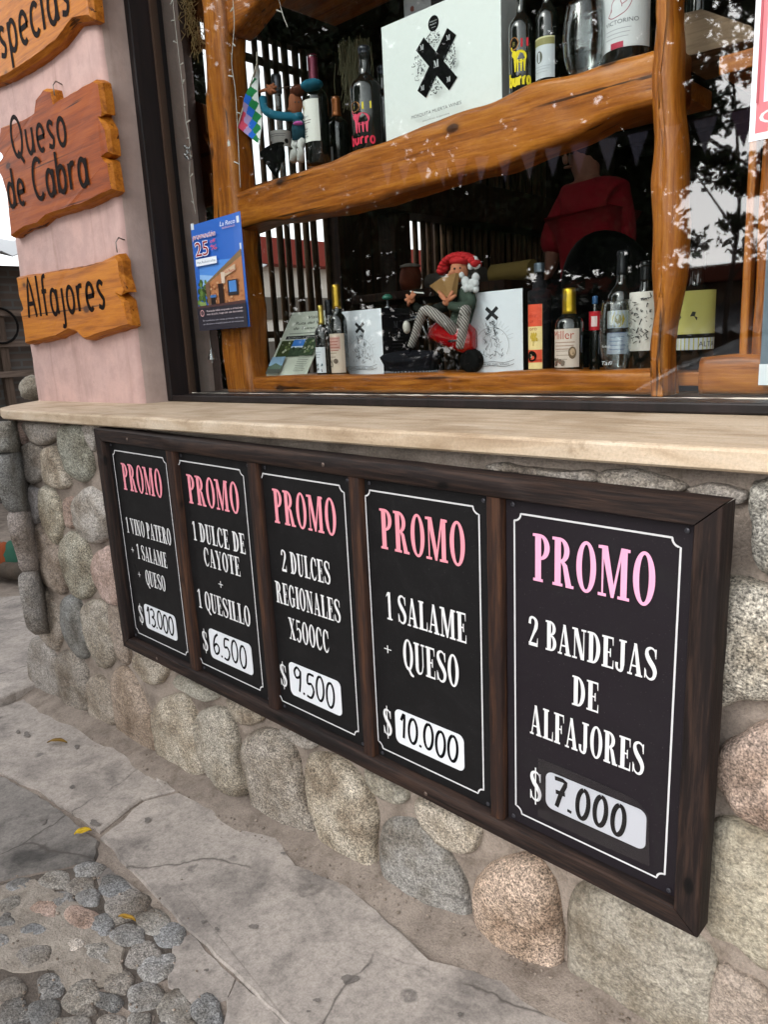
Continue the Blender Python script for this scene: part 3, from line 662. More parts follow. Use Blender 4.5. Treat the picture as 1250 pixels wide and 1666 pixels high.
STN = [  # outline, colour, speckle, bulge
    (A_, [(55, 168), (95, 164), (132, 166), (150, 230), (138, 310), (122, 365), (100, 335), (72, 285), (52, 220)], PNK, .3, .03),
    (A_, [(142, 172), (240, 178), (335, 182), (348, 240), (300, 285), (250, 306), (195, 280), (148, 222)], GREY, .55, .03),
    (A_, [(355, 205), (420, 190), (492, 192), (520, 290), (548, 400), (532, 490), (470, 512), (400, 450), (362, 330)], GRN, .8, .035),
    (A_, [(496, 192), (560, 190), (560, 330), (535, 320), (505, 250)], LGT, .6, .02),
    (A_, [(128, 330), (150, 300), (188, 292), (240, 335), (258, 430), (252, 485), (195, 528), (148, 500), (128, 430)], GREY, .65, .035),
    (A_, [(250, 345), (282, 320), (318, 322), (350, 390), (372, 450), (402, 535), (345, 562), (280, 525), (250, 450)], CREAM, .7, .035),
    (A_, [(60, 395), (90, 375), (120, 385), (126, 460), (112, 515), (85, 520), (62, 470)], GREY, .4, .02),
    (A_, [(80, 575), (105, 550), (155, 545), (225, 580), (236, 660), (228, 740), (205, 772), (150, 745), (115, 715), (88, 640)], (.36, .34, .35), .35, .035),
    (A_, [(240, 575), (262, 550), (300, 568), (335, 620), (366, 720), (362, 810), (345, 886), (310, 862), (280, 800), (240, 690)], (.47, .43, .34), .75, .035),
    (A_, [(472, 585), (520, 556), (585, 585), (650, 690), (650, 800), (600, 872), (530, 872), (470, 800), (440, 690), (448, 620)], LGT, .55, .04),
    (A_, [(380, 630), (408, 612), (432, 640), (442, 720), (435, 785), (400, 785), (384, 720)], (.34, .225, .18), .5, .018),
    (A_, [(165, 800), (205, 778), (262, 785), (330, 870), (378, 1000), (380, 1120), (362, 1182), (300, 1150), (240, 1070), (192, 950)], BRN, .5, .03),
    (A_, [(372, 870), (395, 830), (432, 820), (500, 880), (545, 1010), (562, 1120), (540, 1180), (480, 1206), (425, 1150), (380, 1050), (362, 950)], (.36, .34, .27), .95, .04),
    (A_, [(556, 960), (590, 925), (660, 920), (720, 1100), (715, 1240), (640, 1228), (585, 1150), (552, 1040)], PNK, .4, .035),
    (A_, [(212, 1190), (240, 1165), (275, 1178), (330, 1270), (362, 1390), (350, 1485), (325, 1512), (262, 1450), (215, 1370), (204, 1280)], (.34, .285, .235), .6, .03),
    (A_, [(362, 1245), (390, 1205), (430, 1205), (490, 1310), (526, 1440), (512, 1535), (482, 1560), (430, 1490), (375, 1390)], (.17, .178, .178), .5, .035),
    (A_, [(488, 1270), (520, 1232), (572, 1222), (632, 1255), (655, 1390), (672, 1520), (655, 1590), (605, 1614), (550, 1530), (500, 1400)], (.36, .32, .265), .7, .035),
    (A_, [(640, 1260), (700, 1250), (760, 1560), (720, 1580), (672, 1480)], BRN, .5, .02),
    (A_, [(785, 1560), (960, 1560), (960, 1680), (830, 1660)], CREAM, .7, .02),
    (C_, [(460, -70), (500, -80), (555, -50), (552, 10), (528, 28), (488, 12)], CREAM, .7, .025),
    (B_, [(155, 1300), (195, 1285), (262, 1330), (310, 1440), (332, 1560), (318, 1612), (262, 1612), (190, 1560), (150, 1440)], GREY, .5, .03),
    (B_, [(298, 1380), (330, 1345), (384, 1345), (430, 1430), (458, 1570), (452, 1650), (385, 1668), (335, 1590), (302, 1480)], (.27, .235, .20), .6, .03),
    (C_, [(298, 20), (330, 0), (368, 40), (388, 110), (390, 160), (352, 178), (318, 150), (300, 90)], (.33, .275, .22), .55, .025),
    (C_, [(378, 10), (410, -30), (450, 0), (490, 90), (530, 190), (546, 245), (500, 272), (440, 252), (400, 170), (388, 90)], (.34, .25, .185), .5, .03),
    (C_, [(526, 120), (545, 85), (590, 66), (630, 78), (665, 150), (692, 250), (695, 325), (650, 348), (590, 305), (545, 250), (528, 180)], (.50, .44, .35), .7, .045),
    (C_, [(664, 160), (690, 120), (735, 110), (775, 135), (803, 220), (806, 300), (842, 380), (800, 412), (740, 388), (695, 300)], (.38, .34, .275), .75, .045),
    (C_, [(828, 240), (862, 192), (920, 190), (975, 235), (1010, 320), (1030, 430), (1068, 535), (1010, 552), (930, 500), (872, 455), (845, 350)], (.33, .29, .245), .8, .045),
    (C_, [(770, 80), (830, 100), (885, 142), (850, 166), (805, 148)], CREAM, .6, .02),
    (C_, [(950, 178), (1010, 195), (1068, 232), (1040, 246), (990, 222)], LGT, .6, .015),
    (C_, [(610, 0), (680, 30), (730, 70), (700, 84), (640, 60), (590, 20)], (.36, .34, .28), .5, .02),
    (D_, [(0, 75), (30, 45), (100, 68), (158, 140), (186, 215), (182, 310), (196, 378), (130, 355), (58, 295), (15, 185)], (.49, .43, .34), .8, .05),
    (D_, [(205, 260), (240, 225), (310, 240), (385, 320), (428, 420), (438, 490), (425, 535), (370, 536), (290, 470), (222, 385)], (.235, .228, .215), .55, .04),
    (D_, [(455, 415), (485, 358), (535, 335), (592, 325), (650, 372), (682, 480), (682, 610), (655, 650), (605, 655), (525, 612), (465, 510)], (.46, .33, .245), .85, .05),
    (D_, [(718, 450), (765, 400), (900, 440), (1050, 545), (1100, 620), (1100, 720), (1090, 900), (900, 900), (725, 800), (714, 600)], (.30, .27, .215), .3, .035),
    (D_, [(298, 170), (360, 186), (430, 230), (466, 262), (440, 312), (370, 292), (312, 228)], CREAM, .7, .03),
    (D_, [(155, 85), (215, 112), (268, 160), (238, 178), (182, 145)], (.36, .34, .28), .5, .02),
    (D_, [(1105, 640), (1180, 650), (1260, 720), (1290, 900), (1100, 900)], BRN, .4, .025),
    (D_, [(1115, 60), (1150, 10), (1250, -35), (1400, -30), (1420, 200), (1300, 262), (1180, 195), (1122, 118)], (.45, .33, .275), .7, .05),
    (D_, [(1092, 262), (1150, 230), (1240, 275), (1330, 360), (1330, 600), (1250, 625), (1170, 560), (1085, 505)], (.36, .32, .235), .3, .035),
    (E_, [(765, 280), (800, 235), (900, 215), (980, 400), (930, 640), (833, 650), (785, 560)], (.22, .215, .19), .8, .045),
    (E_, [(645, 705), (720, 682), (833, 715), (1000, 760), (1020, 1150), (880, 1215), (720, 1215), (610, 1235), (560, 1000)], (.40, .37, .31), .9, .05),
    (E_, [(70, 192), (160, 178), (300, 186), (450, 245), (420, 275), (250, 268), (90, 246)], LGT, .6, .02),
    (E_, [(470, 260), (560, 240), (660, 255), (740, 290), (700, 330), (560, 310)], GREY, .5, .015),
    (E_, [(-420, 150), (-250, 165), (-80, 190), (30, 185), (50, 230), (-150, 215), (-400, 180)], GREY, .6, .02),
]
def tone(c): return tuple(x * .74 + y * .26 for x, y in zip(c, (.36, .33, .285)))
STN = [(f_, p_, tone(c_), s_, b_) for f_, p_, c_, s_, b_ in STN]
stones = MB()
def proj_outline(fn, pts, y):
    return [at(*fn(*p), y=y) for p in pts]
for i, (fn, pts, col, spk, bul) in enumerate(STN):
    P = cr_closed(proj_outline(fn, pts, WY - .012), 4)
    P = [(p[0] + .004 * nz(p[0], p[2], i, 30), p[1], p[2] + .004 * nz(p[2], p[0], i, 30)) for p in P]
    cc_ = np.mean(np.array(P), axis=0); P = [cc_ + (np.array(p) - cc_) * 1.035 for p in P]
    dome(stones, P, (0, -1, 0), bul * .6, col + (spk,), rings=8, seed=i, wob=.26, sink=.05, flat=.36)
# the stones that turn the corner
PD0, PDN = np.array([-.86, .125, 0]), np.array([-.62, -.78, 0]); PDN = PDN / np.linalg.norm(PDN)
for i, (fn, pts, col, spk, bul) in enumerate([
    (B_, [(-40, 165), (0, 155), (40, 160), (52, 250), (48, 300), (0, 312), (-50, 290)], (.24, .235, .21), .7, .03),
    (B_, [(-40, 340), (10, 322), (45, 345), (62, 450), (74, 590), (60, 612), (30, 608), (0, 540), (-30, 440)], (.22, .22, .21), .7, .03),
    (B_, [(36, 640), (70, 620), (130, 660), (160, 780), (178, 900), (168, 950), (110, 930), (82, 850), (50, 740)], (.29, .25, .225), .55, .03),
    (B_, [(92, 960), (125, 945), (160, 980), (172, 1090), (186, 1200), (176, 1250), (140, 1220), (112, 1110)], (.27, .25, .23), .6, .03)]):
    P = cr_closed([atp(*fn(*p), PD0, PDN) for p in pts], 4)
    P = [p - PDN * .01 for p in P]
    cc_ = np.mean(np.array(P), axis=0); P = [cc_ + (np.array(p) - cc_) * 1.06 for p in P]
    dome(stones, P, PDN, bul * .55, col + (spk,), rings=8, seed=40 + i, wob=.26, sink=.05, flat=.36)
# stones of the part beyond the frame and behind the board
rnd = random.Random(11)
def ell(cx, cz, rx, rz, y, ph):
    return [(cx + rx * math.cos(t) * (1 + .08 * math.sin(3 * t + ph)), y, cz + rz * math.sin(t) * (1 + .08 * math.cos(2 * t + ph))) for t in [2 * math.pi * k / 22 for k in range(22)]]
for ix in range(9):
    for iz in range(6):
        cx = 2.12 + ix * .2 + rnd.uniform(-.03, .03); cz = -.12 - iz * .175 + rnd.uniform(-.03, .03)
        if cz < gz(cx) + .04: continue
        c = rnd.choice([CREAM, GREY, LGT, BRN, PNK, GRN])
        dome(stones, ell(cx, cz, rnd.uniform(.07, .095), rnd.uniform(.065, .088), WY - .012, rnd.random() * 6), (0, -1, 0), .04, c + (rnd.uniform(.4, .8),), seed=80 + ix * 7 + iz, wob=.13, sink=.05, flat=.55)
for ix in range(7):
    for iz in range(3):
        cx = .30 + ix * .215 + rnd.uniform(-.03, .03); cz = -.17 - iz * .19 + rnd.uniform(-.03, .03)
        dome(stones, ell(cx, cz, rnd.uniform(.07, .1), rnd.uniform(.07, .09), WY - .005, rnd.random() * 6), (0, -1, 0), .02, rnd.choice([CREAM, GREY, BRN]) + (.6,), seed=200 + ix * 7 + iz, wob=.1, sink=.05, flat=.55)
stones.build('stones', granite, wall, smooth=True, attr=True)
# window ledge
SZ, ST_ = .0388, .034
mb = MB()
edge = [(4.3, .010)] + [(4.2 - .049 * i, .010 + .0025 * nz(i * .3, 0, 0)) for i in range(1, 100)] + [(-.70, .012), (-.83, .055), (-.93, .13), (-1.04, .23), (-1.13, .33), (-1.13, .55), (4.3, .55)]
n = len(edge); rings = []
for dz, ins in ((-ST_, .004), (-ST_ + .004, 0), (-.006, 0), (-.002, .002), (0, .007)):
    L = []
    for i, (x, y) in enumerate(edge):
        q = (x, y + (ins if y < .5 else 0), SZ + dz + (.0015 * nz(x, 0, dz, 9) if dz > -.01 else 0))
        L.append(q)
    rings.append(L)
mb.loft(rings)
mb.build('window_sill', limestone, wall)

# ------------------------------------------------------------------ the shop
shop = thing('shop_building', 'corner shop with pink stucco pillar and a wide dark framed display window', 'building', (2.2, 2.5, -1.1))
GY = .50                         # plane of the glass
PX0, PX1, PYF, WFR = -1.135, -.2602, .3216, .4139
TOPZ = 2.25
mb = MB(); NX, NZ = 44, 80
V = []; F = []
prof = [(PX0, .62), (PX0, PYF + .03), (PX0 + .03, PYF)] + [(PX0 + .03 + (PX1 - PX0 - .045) * i / NX, PYF) for i in range(1, NX + 1)] + [(PX1 - .007, PYF + .004), (PX1, PYF + .014), (PX1 + .006, PYF + .05), (PX1 + .012, .45), (PX1 + .012, .62)]
for j in range(NZ + 1):
    z = .02 + (TOPZ - .02) * j / NZ
    for i, (x, y) in enumerate(prof):
        o = .0035 * nz(x, z, y, 6) + .0022 * nz(x, z, y, 22)
        V.append((x + (o if i >= len(prof) - 5 else 0), y + (o if i < len(prof) - 4 else o * .3), z))
n = len(prof); mi = []
for j in range(NZ):
    for i in range(n - 1):
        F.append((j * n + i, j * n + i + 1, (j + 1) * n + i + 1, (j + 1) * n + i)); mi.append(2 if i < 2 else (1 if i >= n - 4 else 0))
mb.add(V, F); mb.m = mi
mb.build('pink_wall', [pink, grey_stucco, white_stucco], shop, smooth=True)
# frame of the display window
fr = MB()
XR = 4.2
FZ0, FZ1, FT = SZ + .001, SZ + .023, 1.75
XJ = -.222                       # inner face of the left jamb
fr.box(PX1 + .010, WFR, FZ0, XJ, GY + .04, FT)
fr.box(XR, WFR, FZ0, XR + .06, GY + .04, FT)
fr.box(XJ, WFR + .002, FZ0, XR, GY + .16, FZ1)
fr.box(XJ, WFR + .002, FT - .07, XR, GY + .04, FT)
wf = fr.build('window_frame', frame_dark, shop, bevel=.004)
b = MB()
b.box(XJ + .0005, GY - .012, FZ1, XJ + .012, GY + .012, FT - .07)
b.build('glazing_bead', plain('#4a3a30', .5), wf)
b = MB()
pts = [(XJ + .01 + i * .02, GY - .0055, FZ1 + .0015 + .001 * nz(i * .7, 0)) for i in range(0, 190)]
b.tube(pts, [max(.0003, .0008 + .0022 * nz(i * .45, 1.7)) for i in range(len(pts))], 6)
b.build('sealant_bead', plain('#d9d2c4', .5), wf)
g = MB(); g.add([(XJ, GY - .003, FZ1 - .004), (XR, GY - .003, FZ1 - .004), (XR, GY - .003, FT), (XJ, GY - .003, FT)], [(0, 1, 2, 3)], 0)
g.add([(XJ, GY + .003, FZ1 - .004), (XR, GY + .003, FZ1 - .004), (XR, GY + .003, FT), (XJ, GY + .003, FT)], [(3, 2, 1, 0)], 1)
g.build('glass_pane', [glass_f, glass_b], shop)
# masonry above the window, right pier, eave and roof
up = MB(); up.box(PX1 + .012, PYF + .005, FT + .001, 6.6, .62, TOPZ); up.box(XR + .061, PYF + .006, SZ + .001, 6.6, .62, FT)
up.build('upper_wall', pink, shop)
roof = MB(); roof.box(-1.5, -.05, TOPZ + .001, 6.8, 6.4, TOPZ + .09)
roof.build('roof', old_wood, shop)
FLZ = -.55
fl = MB(); fl.box(-1.0, .66, FLZ - .05, 6.5, 6.2, FLZ)
fl.build('floor', plain('#5a3326', .5, name='floor_tiles'), shop)
ce = MB(); ce.box(-1.0, .63, 1.80, 6.5, 6.2, 1.84)
for i in range(12): ce.box(-1.0, .9 + i * .45, 1.72, 6.5, .98 + i * .45, 1.7995)
ce.build('ceiling', old_wood, shop)
bw = MB(); bw.box(-1.05, 6.2, -1.1, 6.6, 6.3, TOPZ); bw.box(6.5, .63, -1.1, 6.6, 6.19, TOPZ)
bw.box(-1.05, 4.35, -1.1, -.99, 6.19, TOPZ); bw.box(-1.05, .63, -1.1, -.99, 4.3499, -.02); bw.box(-1.05, .63, 1.7, -.99, 4.3499, TOPZ)
bw.box(-1.05, .625, -.02, -.99, 1.25, 1.7)
bw.build('inner_wall', plain('#2b1712', .9, name='dark_inner_wall'), shop)
# cane slats that close the open side
sl = MB(); rnd = random.Random(5); y = 1.29
while y < 4.3:
    r_ = rnd.uniform(.014, .021); x = -1.0 + rnd.uniform(-.004, .004)
    gap = 1.89 < y < 2.05
    sl.tube([(x, y + rnd.uniform(-.006, .006), -.02), (x + rnd.uniform(-.006, .006), y + rnd.uniform(-.006, .006), .8), (x, y + rnd.uniform(-.006, .006), 1.7)], r_, 8)
    y += rnd.uniform(.062, .075)
for z in (.95, 1.58, .26): sl.box(-1.035, 1.25, z, -1.018, 4.34, z + .035)
sl.build('cane_screen', slat_wood, shop, smooth=True)
bl = MB(); bl.box(-1.075, 2.98, -.02, -1.045, 4.34, 1.7); bl.build('light_block_board', plain('#21140f', .9), shop)  # added dark board, blocks the outside light behind the far slats
pp = MB(); pp.box(-1.0, 1.97, -.3, -.90, 2.29, .93); pp.box(-1.0, 2.36, -.5, -.84, 2.5, 1.71); pp.box(-1.01, 1.9, .93, -.8, 4.3, 1.16); pp.box(-1.0, 1.91, 1.16, -.93, 2.55, 1.71)
pp.build('cupboard_board', old_wood, shop, bevel=.004)

# ------------------------------------------------------------------ display shelving of varnished logs
shelf = thing('log_shelving', 'display shelving of varnished natural logs and beams behind the window glass', 'shelf', (.8, .7, .05))
def dens(L, k=6):
    out = []
    for i in range(len(L)):
        a_, b_ = np.array(L[i]), np.array(L[(i + 1) % len(L)]); out.append(tuple(a_))
        if i % 5 == 4:
            for j in range(1, k):
                q = a_ + (b_ - a_) * j / k; g = .0035 * nz(q[0] * 9, q[1] * 9, q[2] * 9) + .0022 * nz(q[0] * 26, q[1] * 26, q[2] * 26); out.append((q[0] + g * .3, q[1] + g, q[2] + g * .3))
    return out
def beam_x(name, zs, y0, y1, mat, n=110, rnd_=.016, wob=.007, seed=0, ends=(None, None)):
    """a slab-sawn natural beam along x: zs = [(x, top, bottom)]"""
    X = np.linspace(zs[0][0], zs[-1][0], n); T = np.interp(X, [q[0] for q in zs], [q[1] for q in zs]); Bt = np.interp(X, [q[0] for q in zs], [q[2] for q in zs])
    k = np.ones(7) / 7; pad = lambda a_: np.convolve(np.pad(a_, 3, 'edge'), k, 'valid'); T, Bt = pad(T), pad(Bt); rings = []
    for i in range(n):
        t, b_ = T[i] + wob * nz(X[i], seed, 0, 9), Bt[i] + wob * nz(X[i], seed + 4, 0, 9); h = t - b_; r_ = min(rnd_, h * .45); L = []
        dy = .006 * nz(X[i], seed, 8, 6)
        for cy, cz, a0 in ((y0 + r_, t - r_, 90), (y0 + r_, b_ + r_, 180), (y1 - r_ * .5, b_ + r_ * .5, 270), (y1 - r_ * .5, t - r_ * .5, 0)):
            rr = r_ if cy == y0 + r_ else r_ * .5
            for q in range(5):
                A = rad(a0 + 90 * q / 4); g_ = .0035 * nz(X[i] * 5, (cz + rr * math.sin(A)) * 26, seed) + .002 * nz(X[i] * 14, (cz + rr * math.sin(A)) * 60, seed + 3); L.append((X[i], cy + dy + g_ + rr * math.cos(A), cz + rr * math.sin(A) + g_ * .6))
        rings.append(dens(L))
    m = MB(); m.loft(rings); return m.build(name, mat, shelf, smooth=True)
beam_x('upper_beam', [(-.02, .700, .585), (.10, .706, .590), (.218, .708, .596), (.42, .715, .585), (.657, .726, .580), (.757, .731, .588), (.95, .742, .600), (1.098, .750, .602), (1.198, .757, .612), (1.33, .752, .640), (1.452, .750, .648), (1.49, .748, .65)], .55, .66, wood_x, seed=1)
beam_x('lower_beam', [(.02, .112, .0625), (.3, .118, .0625), (.6, .114, .0625), (.85, .119, .0625), (1.0, .114, .0625), (1.2, .122, .0625), (1.35, .117, .0625), (1.49, .119, .0625)], .55, .62, wood_x, rnd_=.014, wob=.002, seed=2)
beam_x('top_beam', [(.10, 1.30, 1.15), (.16, 1.30, 1.165), (.22, 1.30, 1.19), (.31, 1.30, 1.225), (.6, 1.31, 1.225), (1.49, 1.30, 1.22)], .55, .64, wood_x, seed=3)
m = MB(); m.box(.0, .6605, .705, 1.44, .92, .7444); m.build('upper_plank', wood_x, shelf, bevel=.003)
m = MB(); m.box(.0, .6205, .078, 3.2, .92, .108); m.build('lower_plank', wood_x, shelf, bevel=.003)
m = MB(); m.box(.2, .6405, 1.235, 1.48, .92, 1.275); m.build('top_plank', wood_x, shelf, bevel=.003)
def post(name, zs, y0, y1, mat, n=110, seed=0, r0=.02, wob=.007):
    """a log post: zs = [(z, left, right)]"""
    Z = np.linspace(zs[0][0], zs[-1][0], n); A0 = np.interp(Z, [q[0] for q in zs], [q[1] for q in zs]); B0 = np.interp(Z, [q[0] for q in zs], [q[2] for q in zs])
    rings = []
    for i in range(n):
        l = A0[i] + wob * nz(Z[i], seed, 0, 8); r_ = B0[i] + wob * nz(Z[i], seed + 3, 0, 8); c = r0; L = []
        dy = .008 * nz(Z[i], seed, 5, 5)
        for cx, cy, a0 in ((r_ - c, y0 + c, -90), (r_ - c, y1 - c, 0), (l + c, y1 - c, 90), (l + c, y0 + c, 180)):
            for q in range(5):
                A = rad(a0 + 90 * q / 4); g_ = .003 * nz((cx + c * math.cos(A)) * 30, Z[i] * 5, seed) + .0015 * nz((cx + c * math.cos(A)) * 60, Z[i] * 15, seed); L.append((cx + c * math.cos(A) + g_ * .5, cy + dy + g_ + c * math.sin(A), Z[i]))
        rings.append(dens(L))
    m = MB(); m.loft(rings); return m.build(name, mat, shelf, smooth=True)
post('post', [(.0625, -.07, .085), (.2, -.082, .075), (.35, -.078, .082), (.5, -.068, .075), (.6, -.07, .085), (.72, -.048, .08), (.8, -.04, .085), (.9, -.05, .072), (1.0, -.042, .085), (1.1, -.02, .088), (1.2, -.016, .098), (1.74, -.016, .10)], .535, .64, wood_z, seed=1, r0=.03)
post('post', [(.0625, 1.468, 1.508), (.16, 1.464, 1.505), (.24, 1.466, 1.513), (.33, 1.458, 1.522), (.42, 1.460, 1.532), (.5, 1.453, 1.522), (.58, 1.457, 1.512), (.7, 1.450, 1.505), (.8, 1.453, 1.500), (1.2, 1.443, 1.503), (1.74, 1.44, 1.5)], .535, .62, wood_z, seed=6, r0=.032)
post('post', [(.0625, 1.655, 1.678), (1.74, 1.652, 1.675)], .60, .66, wood_z, seed=9, r0=.006, wob=.001)
post('post', [(.0625, 1.632, 1.647), (1.0, 1.630, 1.646)], .60, .63, wood_z, seed=12, r0=.004, wob=.001)
m = MB(); m.box(1.55, .60, .325, 2.9, .64, .36) if False else m.box(1.682, .60, .33, 2.9, .66, .40); m.build('cross_rail', wood_x, shelf, bevel=.004)
beam_x('low_side_beam', [(1.56, .14, .0625), (1.63, .145, .0625), (1.9, .125, .0625), (2.9, .12, .0625)], .58, .66, wood_x, seed=15)
# ------------------------------------------------------------------ promotion board
EX = np.array([0.99970274, -0.01762101, -0.0168501]); EZ = np.array([-0.01660794, 0.01379987, -0.99976684]); EN = np.array([0.01784943, 0.9997495, 0.01350312])
board = thing('promotion_board', 'long dark wooden board with five black PROMO price panels hung on the stone wall', 'sign board', (0, 0, 0))
board['localframe'] = 1
M = Matrix.Identity(4)
for i in range(3): M[i][0] = EX[i]; M[i][1] = EN[i]; M[i][2] = -EZ[i]
board.matrix_world = M
BW, BH, BD = 1.8262, .70, .042
IL, IR, IT, IB = .043, 1.786, .037, .664
def rail(name, quad, mat, d0=0.0, d1=BD, bev=.0035, seed=0):
    """a frame member from its front outline (a, b from the board's top left corner), slightly worn"""
    m = MB(); q = quad; N = 26; V = []; rings = []
    a0, a1, a2, a3 = [np.array(p, float) for p in q]      # start outer, end outer, end inner, start inner
    for i in range(N + 1):
        t = i / N; o = a0 + (a1 - a0) * t; n_ = a3 + (a2 - a3) * t
        wv = .0016 * nz(t * 14, seed, 0) ; w2 = .0012 * nz(t * 23, seed, 4); dd = .0012 * nz(t * 17, seed, 9)
        dirn = (n_ - o) / np.linalg.norm(n_ - o); o = o + dirn * wv; n_ = n_ + dirn * w2; c = .003
        L = [(o[0], d1, -o[1]), (o[0], d0 + c + dd, -o[1])]
        p = o + dirn * c; L.append((p[0], d0 + dd, -p[1])); p = n_ - dirn * c; L.append((p[0], d0 + dd, -p[1]))
        L += [(n_[0], d0 + c + dd, -n_[1]), (n_[0], d1, -n_[1])]
        rings.append(L)
    m.loft(rings); return m.build(name, mat, board, angle=50)
g_ = .0012
rail('frame_rail', [(g_, 0), (BW - g_, 0), (IR - g_, IT), (IL + g_, IT)], dark_x, seed=1)
rail('frame_rail', [(BW - g_, BH), (g_, BH), (IL + g_, IB), (IR - g_, IB)], dark_x, seed=2)
rail('frame_stile', [(0, BH - g_), (0, g_), (IL, IT + g_), (IL, IB - g_)], dark_z, seed=3)
rail('frame_stile', [(BW, g_), (BW, BH - g_), (IR, IB - g_), (IR, IT + g_)], dark_z, seed=4)
m = MB(); m.box(.02, .034, -BH + .02, BW - .02, .041, -.02); m.build('backing', dark_x, board)
DIV = [(.390, .426), (.747, .781), (1.086, 1.117), (1.429, 1.458)]
for i, (a_, b_) in enumerate(DIV):
    rail('divider', [(a_, IB - .001), (a_, IT + .001), (b_, IT + .001), (b_ - .001, IB - .001)], mull_wood, d0=.004, d1=.033, seed=10 + i)
for a_, b_ in ((.20, .020), (1.02, .019), (.21, .683), (1.27, .684)):
    m = MB(); m.lathe([(.0045, -.0012), (.0045, .0), (.003, .0012), (.001, .0012)], 10)
    for k in range(-40, 0):
        x, y, z = m.v[k]; m.v[k] = (a_ + x, -.0005 - z, -b_ + y)
    m.build('nail_head', plain('#6b5d55', .5, .6), board)
PAN = [(.046, .389, .066, .362), (.427, .746, .421, .711), (.782, 1.085, .774, 1.059), (1.118, 1.428, 1.121, 1.404), (1.459, 1.785, 1.478, 1.763)]
TXT = [  # heading box, lines (text, left, right, top, bottom), dollar (x, top, bottom), sticker (x0, x1, top, bottom), digits
    ((.108, .328, .098, .178), [('1 VINO PATERO', .092, .342, .264, .312), ('+', .100, .121, .348, .378), ('1 SALAME', .137, .305, .340, .386), ('+', .122, .143, .422, .452), ('QUESO', .169, .280, .415, .462)], (.110, .537, .605), (.135, .313, .529, .608), '13.000'),
    ((.458, .684, .097, .175), [('1 DULCE DE', .459, .692, .224, .276), ('CAYOTE', .500, .661, .289, .340), ('+', .553, .579, .362, .396), ('1 QUESILLO', .448, .684, .416, .470)], (.460, .532, .602), (.483, .675, .521, .608), '6.500'),
    ((.818, 1.03, .095, .176), [('2 DULCES', .829, .999, .239, .292), ('REGIONALES', .799, 1.024, .322, .376), ('X500CC', .838, .979, .405, .460)], (.801, .532, .603), (.825, 1.008, .522, .609), '9.500'),
    ((1.159, 1.372, .097, .180), [('1 SALAME', 1.165, 1.371, .271, .331), ('+', 1.15, 1.176, .382, .414), ('QUESO', 1.206, 1.35, .363, .429)], (1.152, .534, .608), (1.175, 1.358, .529, .608), '10.000'),
    ((1.515, 1.728, .093, .176), [('2 BANDEJAS', 1.505, 1.736, .242, .296), ('DE', 1.592, 1.641, .328, .382), ('ALFAJORES', 1.509, 1.722, .408, .466)], (1.521, .533, .605), (1.542, 1.729, .528, .601), '7.000')]
ROSE = ['#e892a0', '#e892a0', '#e793a0', '#e793a0', '#eba6c4']
